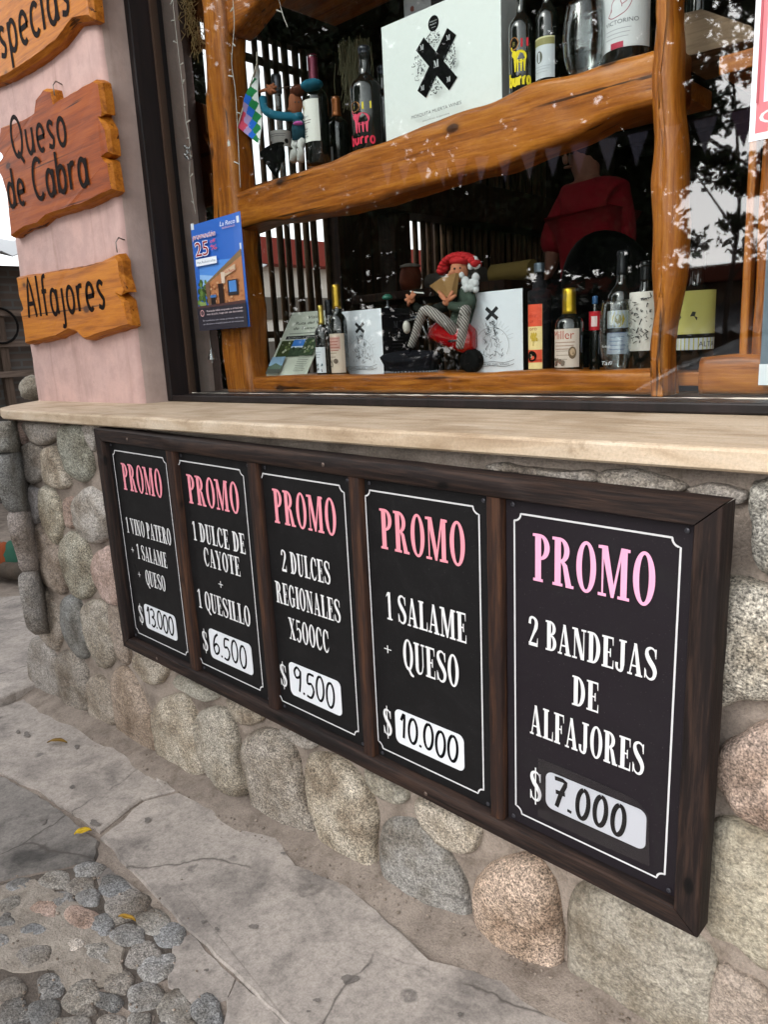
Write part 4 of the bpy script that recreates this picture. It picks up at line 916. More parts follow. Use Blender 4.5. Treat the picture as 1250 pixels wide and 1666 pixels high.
for i, (x0, x1, bx0, bx1) in enumerate(PAN):
    m = MB(); N = 12; rings = []
    for k in range(N + 1):                 # thin sheets, a little wavy along their edges
        z = -IT - .002 - (IB - IT - .004) * k / N
        wv = .0012 * nz(k * .8, i, 0)
        rings.append([(x0 + .001, .0205 + wv, z), (x1 - .001, .0205 - wv, z), (x1 - .001, .0235 - wv, z), (x0 + .001, .0235 + wv, z)])
    m.loft(rings)
    pn = m.build('sign_panel', panel_plum if i == 4 else panel_black, board)
    head, lines, dol, stk, dig = TXT[i]
    mp = lambda u, v, d: (u, .0188 - d, -v)
    # border line with scooped corners
    P = Print(mp); y0, y1, r_ = .0635, .640, .013; W = '#cfcfd0'
    c = [(bx0 + r_, y0), (bx1 - r_, y0)] + [(bx1 - r_ * math.cos(rad(a_)), y0 + r_ * math.sin(rad(a_))) for a_ in range(0, 91, 15)] \
        + [(bx1, y1 - r_)] + [(bx1 - r_ * math.sin(rad(a_)), y1 - r_ * math.cos(rad(a_))) for a_ in range(0, 91, 15)] \
        + [(bx0 + r_, y1)] + [(bx0 + r_ * math.cos(rad(a_)), y1 - r_ * math.sin(rad(a_))) for a_ in range(0, 91, 15)] \
        + [(bx0, y0 + r_)] + [(bx0 + r_ * math.sin(rad(a_)), y0 + r_ * math.cos(rad(a_))) for a_ in range(0, 91, 15)] + [(bx0 + r_ + .001, y0)]
    P.line(c, .0032, W, smooth=False); P.build('border_line', pn)
    P = Print(mp); fl_ = lambda t_, u0, u1, a_, b_, c_: P.serif(t_, u0, -b_, u1 - u0, b_ - a_, c_)
    P.f = lambda u, v, d: (u, .0188 - d, v)
    fl_('PROMO', head[0], head[1], head[2], head[3], ROSE[i]); P.build('heading', pn)
    for t_, a_, b_, c_, d_ in lines + [('$', dol[0] - .0125, dol[0] + .0125, dol[1] + .006, dol[2] - .006)]:
        P = Print(lambda u, v, d: (u, .0188 - d, v), .0001); P.serif(t_, a_, -d_, b_ - a_, d_ - c_, '#dcdcdc')
        P.build('dollar_sign' if t_ == '$' else 'plus_sign' if t_ == '+' else 'wording', pn)
    # white price sticker with rounded corners
    m = MB(); sx0, sx1, sy0, sy1 = stk; rr = .014; o = []
    for cx, cy, a0 in ((sx1 - rr, -sy0 - rr, 0), (sx0 + rr, -sy0 - rr, 90), (sx0 + rr, -sy1 + rr, 180), (sx1 - rr, -sy1 + rr, 270)):
        for k in range(7):
            A = rad(a0 + 15 * k); o.append((cx + rr * math.cos(A), cy + rr * math.sin(A)))
    m.loft([[(x, .0194, z) for x, z in o], [(x, .0183, z) for x, z in o]])
    st_ = m.build('price_sticker', plain('#dfe2e6', .4, var=.03), pn)
    P = Print(lambda u, v, d: (u, .0181 - d, v), .0001); h = sy1 - sy0
    if i == 4: P.strokes(HAND, dig, sx0 + .012, -sy1 + .009, .138, h * .78, .0082, '#0c0c0f', gap=.14, slope=.08, jit=.02)
    else: P.strokes(HAND, dig, sx0 + .014 + (.014 if i == 4 else 0), -sy1 + .014, (sx1 - sx0) * (.84 if i in (0, 3) else .80), h * .72, .0066, '#0c0c0f', gap=.06 if i != 0 else .03, slope=.06, jit=.05)
    P.build('price_writing', pn)
    for a_, b_ in ((x0 + .016, .049), (x1 - .014, .050), (x0 + .014, .652), (x1 - .014, .653)):
        m = MB(); s0 = 0; m.lathe([(.0042, 0), (.004, .0012), (.0022, .0018), (.0018, .0008)], 10)
        for k in range(s0, len(m.v)):
            x, y, z = m.v[k]; m.v[k] = (a_ + x, .0188 - z, -b_ + y)
        m.build('screw', plain('#4a4a50', .4, .5), pn)
    if i == 4:
        o = [(1.527, -.508), (1.640, -.5085), (1.712, -.512), (1.733, -.530), (1.738, -.624), (1.660, -.6265), (1.527, -.628)]
        m = MB(); m.loft([[(x, .0172, z) for x, z in o], [(x, .0166, z) for x, z in o]]); m.build('plastic_pocket', pocket_mat, pn)

# ------------------------------------------------------------------ carved wooden signs on the pillar
def wood_sign(px, label, texts, face, yf=.283, yb=.3235, bev=.009, group='carved wooden shop signs'):
    P = [at(u, v, y=yf) for u, v in px]; c = np.mean(P, axis=0)
    t = thing('carved_sign', label, 'sign', (c[0], yb, min(p[2] for p in P)), group)
    Q = []
    for i in range(len(P)):
        a_, b_ = P[i], P[(i + 1) % len(P)]; k = max(2, int(np.linalg.norm(b_ - a_) / .02))
        for j in range(k):
            q = a_ + (b_ - a_) * j / k; Q.append(q + np.array([.0035 * nz(q[0], q[2], 1, 25), 0, .0035 * nz(q[0], q[2], 8, 25)]))
    n_ = len(Q); cen = np.array([c[0], 0, c[2]])
    def inset(d):
        out = []
        for i, q in enumerate(Q):
            e_ = Q[(i + 1) % n_] - Q[i - 1]; nn = np.array([-e_[2], 0, e_[0]]); nn /= np.linalg.norm(nn) + 1e-9
            if nn @ (cen - q) < 0: nn = -nn
            out.append(q + nn * d)
        return out
    L0, L1, L2 = inset(-.004), inset(0), inset(bev)
    m = MB(); f_ = lambda L, y: [(q[0], y + .0015 * nz(q[0], q[2], y, 20), q[2]) for q in L]
    m.loft([f_(L0, yb), f_(L1, yf + .014), f_(L2, yf)], cap=False); nn_ = n_
    m.m = [1] * len(m.f)
    b = 2 * n_; m.f.append(tuple(range(b, b + n_))); m.m.append(0); m.f.append(tuple(range(n_ - 1, -1, -1))); m.m.append(1)
    m.build('board', [face, sign_edge], t)
    Pn = Print(lambda u, v, d: (u, yf - .0008 - d, v), .00025)
    for s, q0, q1, h, pen in texts:      # baseline from pixel q0 to pixel q1, cap height in metres
        A, B = at(*q0, y=yf), at(*q1, y=yf); dx = B[0] - A[0]; sl = (B[2] - A[2]) / dx; f0 = Pn.f
        Pn.f = lambda u, v, d, A=A, sl=sl: (u, yf - .0008 - d, v + sl * (u - A[0]))
        Pn.strokes(mono, s, A[0], A[2], dx, h, pen, '#160d0a', gap=.13); Pn.f = f0
    Pn.build('carved_lettering', t, .6)
    hk = MB(); q = P[0]
    return t
wood_sign([(0, 205), (28, 196), (54, 181), (56, 161), (69, 143), (82, 145), (86, 165), (118, 146), (150, 128), (160, 134), (164, 160), (167, 183), (160, 187), (172, 208), (177, 250), (166, 256), (175, 262), (183, 310), (134, 334), (100, 344), (75, 352), (60, 366), (40, 372), (16, 386), (12, 340), (9, 315), (2, 290), (-8, 275), (-4, 262), (4, 254), (-8, 246)],
          'carved wooden sign reading Queso de Cabra, between the other two signs on the pink pillar',
          [('Queso', (22, 257), (110, 234), .135, .0165), ('de Cabra', (16, 338), (146, 300), .135, .0165)], sign_wood)
wood_sign([(25, 450), (80, 441), (130, 433), (160, 425), (186, 413), (193, 424), (195, 447), (203, 474), (190, 477), (203, 490), (210, 530), (188, 537), (161, 545), (140, 553), (134, 553), (124, 542), (111, 538), (90, 549), (67, 555), (40, 560), (35, 524), (31, 506), (36, 502), (29, 481)],
          'lowest carved wooden sign, reading Alfajores, on the pink pillar',
          [('Alfajores', (47, 517), (173, 501), .145, .0165)], sign_wood2)
wood_sign([(-48, -5), (-40, -25), (0, -45), (60, -70), (100, -95), (140, -100), (146, 0), (149, 31), (118, 36), (90, 72), (60, 95), (30, 116), (0, 131), (-40, 148), (-50, 120), (-44, 70)],
          'uppermost carved wooden sign, reading Especias, cut by the picture edge',
          [('Especias', (-14, 107), (115, 19), .15, .018)], sign_wood2, bev=.014)
hk = None
for u, v, lab in ((88, 150, 'middle'), (190, 405, 'lowest')):
    m = MB(); p = at(u, v, y=.29); m.tube([p + np.array([0, .032, .03]), p + np.array([0, .01, .036]), p + np.array([.004, -.004, .02]), p + np.array([.006, -.004, -.012])], .0022, 6)
    tag(m.build('nail_hook', plain('#8d8680', .4, .8), smooth=True), 'small bent metal nail holding the %s carved wooden sign' % lab, 'nail', 'nails holding the carved signs')
# ------------------------------------------------------------------ bottles
UZ, LZ = .745, .1085
VIEW = -58.0                       # compass angle (from +x) the labels face: the street and the passer-by
def neck_profile(kind, r, H):
    if kind == 'bordeaux': return [(r * .93, 0), (r, .004), (r, H * .60), (r * .97, H * .635), (r * .80, H * .675), (r * .52, H * .71), (r * .39, H * .745), (r * .36, H * .80), (r * .34, H * .955), (r * .38, H * .96), (r * .38, H * .985), (r * .33, H)]
    if kind == 'burgundy': return [(r * .93, 0), (r, .004), (r, H * .50), (r * .93, H * .56), (r * .74, H * .63), (r * .54, H * .70), (r * .42, H * .77), (r * .37, H * .84), (r * .35, H * .955), (r * .39, H * .96), (r * .38, H * .985), (r * .33, H)]
    if kind == 'cylinder': return [(r * .95, 0), (r, .004), (r, H * .735), (r * .97, H * .755), (r * .62, H * .765), (r * .60, H * .785), (r * .55, H * .83), (r * .34, H * .85), (r * .34, H * .91), (r * .42, H * .915), (r * .42, H * .99), (r * .38, H)]
    if kind == 'spirit': return [(r * .95, 0), (r, .004), (r, H * .58), (r * .94, H * .63), (r * .72, H * .67), (r * .50, H * .69), (r * .46, H * .72), (r * .45, H * .98), (r * .42, H)]
def bottle(label, px, top, y, zb, hw, kind='bordeaux', glass=None, cap='#3a0f1c', capf=.78, lab=None, decor=None, ang=VIEW, H=None, metal=.5, cat='bottle', group='bottles in the window display', lift=0):
    P = at(px, top, y=y); x = P[0]; H = H or P[2] - zb; r = hw * depth(P) / FPX
    t = thing('bottle', label, cat, (x, y, zb), group)
    pr = neck_profile(kind, r, H); m = MB(); c = (x, y, zb)
    m.lathe(pr, 28, c); m.build('glass_body', glass or wine_dark, t, smooth=True)
    if cap:
        z0 = capf * H; rr = lambda z: np.interp(z, [q[1] for q in pr], [q[0] for q in pr])
        zs = list(np.linspace(z0, H, 9)); m = MB(); m.lathe([(rr(z) + .0008, z) for z in zs] + [(rr(H) * .6, H + .0012)], 24, c)
        m.build('capsule', plain(cap, .3, metal), t, smooth=True)
    if lab:
        f0, f1, half, colr = lab; z0, z1 = f0 * H, f1 * H; a_ = rad(ang); hw_ = r * rad(half)
        m = MB(); V = []; n = 20
        for k in range(n + 1):
            A = a_ - rad(half) + 2 * rad(half) * k / n
            for rr_ in (r + .0002, r + .0007): V += [(x + rr_ * math.cos(A), y + rr_ * math.sin(A), zb + z0), (x + rr_ * math.cos(A), y + rr_ * math.sin(A), zb + z1)]
        F = []
        for k in range(n):
            b = 4 * k; F += [(b, b + 1, b + 5, b + 4), (b + 2, b + 6, b + 7, b + 3), (b + 1, b + 3, b + 7, b + 5), (b, b + 4, b + 6, b + 2)]
        F += [(0, 2, 3, 1), (4 * n, 4 * n + 1, 4 * n + 3, 4 * n + 2)]
        m.add(V, F); lb = m.build('paper_label', plain(colr, .6, var=.05), t)
        if decor:
            Pn = Print(cyl_map((x, y, zb + z0), r + .0007, a_), .0001); decor(Pn, hw_, z1 - z0); Pn.build('label_print', lb)
    elif decor:
        Pn = Print(cyl_map((x, y, zb), r, rad(ang)), .0002); decor(Pn, r, H); Pn.build('painted_emblem', t)
    return t, x, r, H
def lines(P, u0, u1, v, n, dv, c='#8a8580', h=.0022):
    for k in range(n): P.rect(u0 + .002 * (k % 2), v - k * dv, u1 - .003 * (k % 3), v - k * dv + h, c, 6)
def d1(P, w, h):
    P.disc(-.35 * w, h * .80, w * .22, '#b79a4a', 16, h * .09); P.disc(-.35 * w, h * .80, w * .12, '#5b4a2a', 12, h * .05)
    P.text('Malbec', -.7 * w, h * .58, .006, '#77808a', w * .9); lines(P, -.7 * w, .4 * w, h * .5, 2, .007); lines(P, -.7 * w, .1 * w, h * .3, 4, .007)
bottle('dark wine bottle with maroon capsule and tall white label beside the teal armed doll', 508, 90, .66, UZ, 21, cap='#5e1a30', capf=.70, lab=(.203, .583, 62, '#e4e6de'), decor=d1, ang=-92)
def d2(P, w, h):
    P.disc(-.5 * w, h * .3, .006, '#2a2a2c', 10); P.disc(.55 * w, h * .34, .008, '#2a2a2c', 10); lines(P, -.6 * w, .5 * w, h * .75, 2, .006, '#9a9a9a')
bottle('clear bottle with grey screw cap and white label behind the chequered flag', 449, 122, .76, UZ, 17, kind='spirit', glass=clear_glass, cap='#55565d', capf=.84, lab=(.341, .489, 95, '#e3e3df'), decor=d2, ang=-60)
bottle('short dark bottle with bronze capsule between the maroon and the bull bottle', 546, 158, .76, UZ, 19, cap='#9a5a2c', capf=.73, lab=(.04, .30, 26, '#9fa1a4'), ang=-100)
def bull(c1, c2, c3, o):
    def f(P, r, H):
        e = .42 + .7 * o
        P.disc(-.45 * r, H * e, r * .42, '#a5713f', 20, H * .050); P.disc(-.45 * r, H * e, r * .34, '#15120f', 20, H * .040); P.text('8', -.55 * r, H * (e - .02), .010, '#8b7b3a')
        P.poly([(.12 * r, H * (e - .035)), (.72 * r, H * (e - .03)), (.72 * r, H * (e + .035)), (.12 * r, H * (e + .03))], c1)
        t, b = .35 + .8 * o, .245 + o
        P.disc(.05 * r, H * (t + b) / 2, r * .52, c2, 24, H * (t - b) * .55); P.disc(-.42 * r, H * (t - .022), r * .2, c2, 14, H * .028)
        for u, w_ in ((-.32, .10), (-.12, .08), (.14, .09), (.38, .10)): P.poly([((u - w_) * r, H * (b + .02)), ((u + w_) * r, H * (b + .02)), ((u + w_ * .45) * r, H * (b - .075)), ((u - w_ * .4) * r, H * (b - .07))], c2)
        P.line([(-.5 * r, H * t), (-.62 * r, H * (t + .02)), (-.56 * r, H * (t + .035))], .003, c2)
        P.strokes(mono, 'burro', -.85 * r, H * (.065 + o), 1.7 * r, H * .10, .0055, c3, gap=.12)
    return f
bottle('dark bottle with yellow square and pink bull emblem left of the big carton', 592, 76, .68, UZ, 26, cap='#22252e', capf=.93, decor=bull('#e8d640', '#dc4a66', '#d8324e', 0), ang=-72, metal=.2)
def d5(P, r, H):
    P.poly([(-.1 * r, H * .46), (.5 * r, H * .46), (.5 * r, H * .57), (-.1 * r, H * .56)], '#a9d6e0')
    P.poly([(-.7 * r, H * .36), (-.5 * r, H * .45), (.5 * r, H * .45), (.4 * r, H * .3), (.2 * r, H * .2), (0, H * .3), (-.4 * r, H * .22), (-.5 * r, H * .32)], '#dfe6e8'); P.rect(-.8 * r, H * .06, .6 * r, H * .15, '#cfd6da', 8)
bottle('dark bottle with pale blue and white emblem, half hidden by the white wine carton', 622, 108, .745, UZ, 22, cap='#20242e', capf=.9, decor=d5, ang=-95)
bottle('dark bottle with red square and yellow bull emblem right of the white wine carton', 848, -35, .655, UZ, 21, cap='#141416', capf=.86, decor=bull('#c92b3a', '#e6d326', '#e2d02a', .08), ang=-68)
def d7(P, w, h):
    P.rect(-w, h * .80, w, h, '#8d8a5a', 10); P.rect(-w, h * .965, w, h, '#c9c69a', 10); P.disc(-.3 * w, h * .52, w * .3, '#5e6158', 18, h * .15); lines(P, -.6 * w, .6 * w, h * .28, 3, .006, '#a9b0b6', .0015)
bottle('dark bottle with olive banded white label, left of the upper wine glass', 891, -55, .67, UZ, 19, cap='#141414', capf=.84, lab=(.16, .465, 62, '#c3cbd0'), decor=d7, ang=-84)
def d9(P, w, h):
    hat = [(-.50 * w, h * .50), (-.40 * w, h * .57), (-.36 * w, h * .68), (-.22 * w, h * .74), (-.08 * w, h * .72), (.0 * w, h * .64), (.24 * w, h * .70), (.30 * w, h * .66), (.1 * w, h * .52), (-.3 * w, h * .46)]
    P.line(hat + [hat[0]], .0016, '#9b4a5e'); P.poly([(-.40 * w, h * .555), (.0 * w, h * .60), (.0 * w, h * .64), (-.39 * w, h * .60)], '#8a2f48')
    P.text('VICTORINO', -.62 * w, h * .36, .0085, '#5a5a60', w * 1.15); lines(P, -.6 * w, .3 * w, h * .28, 3, .008, '#9a9da2', .0012); P.rect(-.38 * w, 0, .05 * w, h * .09, '#a8344a', 6)
bottle('wide dark bottle with large grey white label showing a hat, beside the right log post', 1026, -150, .67, UZ, 40, cap='#30101a', capf=.82, lab=(.15, .545, 72, '#cdd2d4'), decor=d9, ang=-78)
bottle('dark bottle with small grey label behind the right log post', 1138, -60, .76, .775, 20, cap='#121214', capf=.85, lab=(.04, .40, 55, '#8c9094'), ang=-110, decor=lambda P, w, h: lines(P, -.7 * w, .7 * w, h * .8, 6, .012, '#5e6266', .004))
def dl2(P, w, h):
    lines(P, -.6 * w, .5 * w, h * .8, 3, .008, '#7a8a94', .0016)
    rn = random.Random(4)
    for k in range(16): P.disc(rn.uniform(-.7, .7) * w, rn.uniform(.06, .34) * h, rn.uniform(.0015, .003), rn.choice(['#33424a', '#5a7480', '#27343a']), 7)
bottle('slim dark bottle with pale gold capsule and white label beside the leaning flyer', 521, 497, .615, LZ, 12, cap='#c9b25a', capf=.735, lab=(.06, .42, 60, '#d7dde2'), decor=dl2, ang=-88, metal=.85)
def dl3(P, w, h):
    P.rect(-.75 * w, h * .60, .6 * w, h * .92, '#c79c90', 8); lines(P, -.7 * w, .5 * w, h * .86, 5, .009, '#a56a5e', .003); lines(P, -.8 * w, .2 * w, h * .5, 3, .012, '#7f7468', .002)
    P.disc(-.5 * w, h * .22, .009, '#5a5049', 16); P.disc(-.5 * w, h * .22, .006, '#c9b9a8', 16); P.disc(.1 * w, h * .3, .008, '#6a5c50', 14)
bottle('dark bottle with tall gold capsule and beige label beside the left sketch carton', 546, 463, .64, LZ, 15, kind='spirit', cap='#b9973a', capf=.74, lab=(.04, .47, 68, '#cfc0ae'), decor=dl3, ang=-78, metal=.9)
bottle('dark bottle with black cap half hidden behind the two gold capped bottles', 534, 488, .72, LZ, 13, kind='spirit', cap='#1c1d22', capf=.8)
def dl5(P, w, h):
    P.rect(-w, h * .66, w, h, '#d8553a', 8); P.rect(-w, h * .10, w, h * .30, '#d8553a', 8); P.rect(-w, h * .12, w, h * .15, '#b83c26', 8)
    P.text('olivar', -.75 * w, h * .80, .011, '#b0301e', w * 1.2); P.text('LA', -.5 * w, h * .72, .007, '#a03020'); P.text('oro', -.6 * w, h * .60, .010, '#9a4a28', w)
    P.line([(-.05 * w, h * .36), (-.02 * w, h * .48), (.02 * w, h * .57)], .002, '#a58a2c')
    for k in range(9): P.disc(-.35 * w + .09 * w * k, h * (.50 + .045 * math.sin(k * 2.1)), .0028, '#bfa23c', 8, .005)
    P.disc(-.25 * w, h * .20, w * .62, '#17140f', 24, h * .085); P.text('3', -.42 * w, h * .175, .009, '#d9c8a0')
bottle('matte black cylinder bottle with red and yellow label beside the right sketch carton', 878, 428, .68, LZ, 19, kind='cylinder', glass=wine_matte, cap='#55606a', capf=.915, lab=(.04, .63, 42, '#e6cf92'), decor=dl5, ang=-88, metal=.6)
def dl6(P, w, h):
    P.text('Miller', -.85 * w, h * .74, .021, '#a5402e', w * 1.5); lines(P, -.7 * w, .7 * w, h * .64, 3, .008, '#a0857a', .0025); lines(P, -.6 * w, .4 * w, h * .42, 3, .010, '#9a9088', .002)
    P.disc(.55 * w, h * .38, .010, '#6d5a45', 14, .015); P.disc(.55 * w, h * .40, .006, '#b79d80', 12, .009)
    rn = random.Random(8)
    for k in range(12): P.disc(rn.uniform(-.7, .6) * w, rn.uniform(.06, .22) * h, rn.uniform(.003, .006), rn.choice(['#5c5048', '#8a5a4a', '#77695c']), 9)
bottle('squat dark bottle with shiny gold cap and pink lettered label on the lower shelf', 927, 469, .66, LZ, 23, kind='spirit', cap='#c0a02e', capf=.70, lab=(.07, .525, 66, '#cdbfb2'), decor=dl6, ang=-84, metal=.9)
bottle('thin dark bottle with blue top and small red label behind the lower wine glass', 969, 482, .72, LZ, 9, kind='spirit', cap='#27507a', capf=.9, lab=(.55, .80, 80, '#b8202c'), decor=lambda P, w, h: P.rect(-.4 * w, h * .2, .4 * w, h * .75, '#d8c2c0', 4), ang=-70, metal=.1)
def dl9(P, w, h):
    P.rect(-w, h * .62, w, h, '#b3b5a8', 8); P.disc(.0, h * .80, .016, '#b59d22', 9, .02); P.disc(.0, h * .80, .009, '#7d6d14', 7, .012)
    lines(P, -.6 * w, .5 * w, h * .48, 5, .010, '#7a86a8', .0022); P.rect(-w, h * .5, w, h * .60, '#1b1b1d', 8)
bottle('tall dark bottle with yellow flower label behind the lower wine glass', 1014, 408, .76, LZ, 23, cap='#1d1e22', capf=.8, lab=(.14, .506, 60, '#b3bacb'), decor=dl9, ang=-78)
def dl10(P, w, h):
    rn = random.Random(12)
    for k in range(60):
        u, v = rn.uniform(-.8, .8) * w, rn.uniform(.06, .94) * h
        P.line([(u, v), (u + rn.uniform(-.006, .006), v + rn.uniform(-.005, .005)), (u + rn.uniform(-.008, .008), v + rn.uniform(-.009, .009))], rn.uniform(.0008, .0022), '#2b2b2d')
bottle('dark bottle with black and white scribbled art label beside the right log post', 1052, 425, .70, LZ, 24, cap='#141416', capf=.82, lab=(.19, .725, 62, '#d8d4cc'), decor=dl10, ang=-92)
def dr2(P, w, h):
    P.rect(-w, 0, w, h * .20, '#cfd6dc', 10); P.rect(-w, h * .20, w, h * .27, '#20201c', 10); P.text('ALTA', .1 * w, h * .05, .012, '#4a5058')
    P.poly([(-.85 * w, h * .52), (-.2 * w, h * .50), (0, h * .5), (.02 * w, h * .55), (-.1 * w, h * .57), (-.05 * w, h * .64), (-.2 * w, h * .65), (-.3 * w, h * .57), (-.75 * w, h * .57), (-.85 * w, h * .66)], '#2c2e20')
bottle('large bottle with pale yellow green label right of the right log post', 1137, 412, .74, LZ, 31, kind='bordeaux', cap='#1c1f16', capf=.86, lab=(.175, .68, 66, '#c3bd6a'), decor=dr2, ang=-66)

# ------------------------------------------------------------------ drinking glasses
def stemless(label, px, top, y, zb, hw, writing=None):
    P = at(px, top, y=y); x = P[0]; H = P[2] - zb; r = hw * depth(P) / FPX
    t = thing('wine_glass', label, 'glass', (x, y, zb), 'stemless glasses in the window display')
    pr = [(.0, .004), (r * .55, .004), (r * .72, H * .10), (r * .92, H * .32), (r, H * .55), (r * .97, H * .75), (r * .86, H * .93), (r * .82, H)]
    th = .0016; out = [(a_ + th, z - (.004 if i < 2 else 0)) for i, (a_, z) in enumerate(pr)]
    m = MB(); m.lathe([(.0005, 0)] + out[1:] + pr[::-1][:-1] + [(.0005, .006)], 36, (x, y, zb)); m.build('bowl', clear_glass, t, smooth=True)
    if writing:
        Pn = Print(cyl_map((x, y, zb), r * .93, rad(VIEW - 20)), .0005); writing(Pn, r, H); Pn.build('engraving', t)
    return t
stemless('clear stemless wine glass on the upper beam between two labelled bottles', 952, 6, .625, UZ + .002, 34)
stemless('clear stemless wine glass with small white writing on the lower shelf', 1003, 488, .625, LZ, 25, lambda P, r, H: (P.text('Bodega', -.75 * r, H * .36, .006, '#cfd2d6', r * .7), P.text('Tafi', -.8 * r, H * .12, .009, '#cfd2d6', r * .8, shear=.3)))

# ------------------------------------------------------------------ cartons
def carton(label, x0, x1, z0, z1, y0, y1, front, side, rot=0.0, decor=None, sdecor=None):
    c = ((x0 + x1) / 2, (y0 + y1) / 2, z0); t = thing('carton', label, 'box', c, 'wine cartons in the window display')
    R2 = lambda x, y: (c[0] + (x - c[0]) * math.cos(rot) - (y - c[1]) * math.sin(rot), c[1] + (x - c[0]) * math.sin(rot) + (y - c[1]) * math.cos(rot))
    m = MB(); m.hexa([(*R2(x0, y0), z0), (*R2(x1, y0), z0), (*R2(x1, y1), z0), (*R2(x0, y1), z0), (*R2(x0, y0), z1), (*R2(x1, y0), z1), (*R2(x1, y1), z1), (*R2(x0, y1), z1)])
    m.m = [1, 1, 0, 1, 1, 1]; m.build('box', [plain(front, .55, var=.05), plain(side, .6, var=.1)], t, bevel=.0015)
    U = np.array([math.cos(rot), math.sin(rot), 0]); N = np.array([math.sin(rot), -math.cos(rot), 0])
    if decor:
        P = Print(plane_map((*R2(x0, y0), z0), U, (0, 0, 1), N)); P.L = 3; decor(P, x1 - x0, z1 - z0); P.build('printed_design', t, .6)
    if sdecor:
        P = Print(plane_map((*R2(x1, y0), z0), (-math.sin(rot), math.cos(rot), 0), (0, 0, 1), U)); P.L = 3; sdecor(P, y1 - y0, z1 - z0); P.build('side_print', t, .6)
    return t
def big(P, w, h):
    k = '#08080a'; X0, Y0 = .189, .1635
    P.disc(.183, .260, .0175, k, 30, .0185); P.text('MOSQUITA', .183, .264, .0032, '#c9ccce', .025, 'c'); P.text('MUERTA', .183, .257, .0032, '#c9ccce', .022, 'c'); P.text('wines', .183, .250, .0025, '#c9ccce', .014, 'c')
    for sg in (1, -1):
        ex, ey = sg * .053, .061; L = math.hypot(ex, ey); nx, ny = -ey / L * .0185, ex / L * .0185
        P.poly([(X0 - ex + nx, Y0 - ey + ny), (X0 - ex - nx, Y0 - ey - ny), (X0 + ex - nx, Y0 + ey - ny), (X0 + ex + nx, Y0 + ey + ny)], k)
    for dx, dy, s in ((0, 0, .017), (.043, .049, .012), (-.043, .049, .012), (.043, -.049, .012), (-.043, -.049, .012)): P.serif('M', X0 + dx - s * .5, Y0 + dy - s * .5, s, s, '#c4c8ca')
    rn = random.Random(2); L0 = P.L
    for dx, dy, rx, ry in ((0, .052, .026, .026), (0, -.052, .026, .026), (.052, 0, .022, .034), (-.052, 0, .022, .034)):
        for k2 in range(90):
            r_ = math.sqrt(rn.random()); A = rn.uniform(0, 6.28); u, v = X0 + dx + rx * r_ * math.cos(A), Y0 + dy + ry * r_ * math.sin(A)
            if abs(abs(u - X0) * .061 - abs(v - Y0) * .053) / .0808 < .021: continue
            b = rn.uniform(0, 6.28); l = rn.uniform(.002, .004); P.L = L0 + (k2 % 3)
            P.poly([(u, v), (u + l * math.cos(b + .5), v + l * math.sin(b + .5)), (u + 1.9 * l * math.cos(b), v + 1.9 * l * math.sin(b)), (u + l * math.cos(b - .5), v + l * math.sin(b - .5))], rn.choice(['#3d4145', '#565b5f', '#2a2d30']))
    P.L = L0 + 5; P.text('MOSQUITA MUERTA WINES', .190, .046, .0085, '#4d5153', .168, 'c'); P.text('mendoza argentina', .190, .031, .0045, '#7b7f81', .09, 'c')
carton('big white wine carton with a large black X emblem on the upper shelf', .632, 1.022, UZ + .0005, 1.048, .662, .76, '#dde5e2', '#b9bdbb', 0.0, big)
def speck(P, w, h):
    rn = random.Random(6)
    for k in range(70): P.disc(rn.uniform(.03, .97) * w, rn.uniform(.1, .97) * h, rn.uniform(.003, .008), rn.choice(['#7a4a44', '#55585c', '#b7a9a4', '#2e2e30', '#9a9fa3']), 8)
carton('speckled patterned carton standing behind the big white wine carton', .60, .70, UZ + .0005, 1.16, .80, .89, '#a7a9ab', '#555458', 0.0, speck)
def sketch(seed):
    def f(P, w, h):
        k = '#26282b'; rn = random.Random(seed); cx = w * .47
        for sg in (1, -1): P.line([(cx - sg * w * .10, h * .66), (cx + sg * w * .10, h * .80)], w * .055, k, smooth=False)
        for i in range(95):
            t = rn.random(); v = h * (.17 + .46 * t); wd = w * (.40 - .32 * t) * rn.uniform(.3, 1); u = cx + rn.choice((-1, 1)) * wd * rn.uniform(.1, 1)
            P.L = 12 + i % 5; b = rn.gauss(1.4, .8); l = rn.uniform(.006, .016)
            P.line([(u, v), (u + l * .5 * math.cos(b) + rn.uniform(-.003, .003), v + l * .5 * math.sin(b)), (u + l * math.cos(b), v + l * math.sin(b))], rn.uniform(.0006, .0016), rn.choice(['#3a3d41', '#54585c', '#6f7478']), n=2)
        for i in range(16):
            A = rad(12 + 156 * i / 15); P.L = 17; P.line([(cx + w * .30 * math.cos(A), h * .36 + h * .24 * math.sin(A)), (cx + w * (.38 + .03 * (i % 2)) * math.cos(A), h * .36 + h * .30 * math.sin(A))], .0006, '#8b9094', smooth=False)
        P.line([(cx + .30 * w * math.cos(rad(a_)), h * .34 + .22 * h * math.sin(rad(a_))) for a_ in range(-20, 201, 10)], .0009, '#7b8084')
        for v in (.075, .125): P.line([(w * .10, h * (v + .03)), (w * .25, h * v), (w * .47, h * (v + .012)), (w * .7, h * v), (w * .86, h * (v + .03))], .0012, '#44484c')
        P.text('PERDICES DEL VINO', cx, h * .092, .0048, '#3a3d41', w * .6, 'c')
    return f
def side_txt(P, w, h):
    P.rect(.05 * w, h * .9, .95 * w, h * .915, '#2d2c30'); P.serif('M', .4 * w, h * .70, .02, .02, '#55555a'); lines_ = 5
    for k in range(lines_): P.rect(.3 * w, h * (.6 - k * .05), .7 * w, h * (.612 - k * .05), '#3a3a40')
P0, P1 = at(560, 609, z=LZ), at(556.5, 509, y=.70); ya = .70
xa0, xa1 = at(560, 608, y=ya)[0], at(625, 605, y=ya)[0]
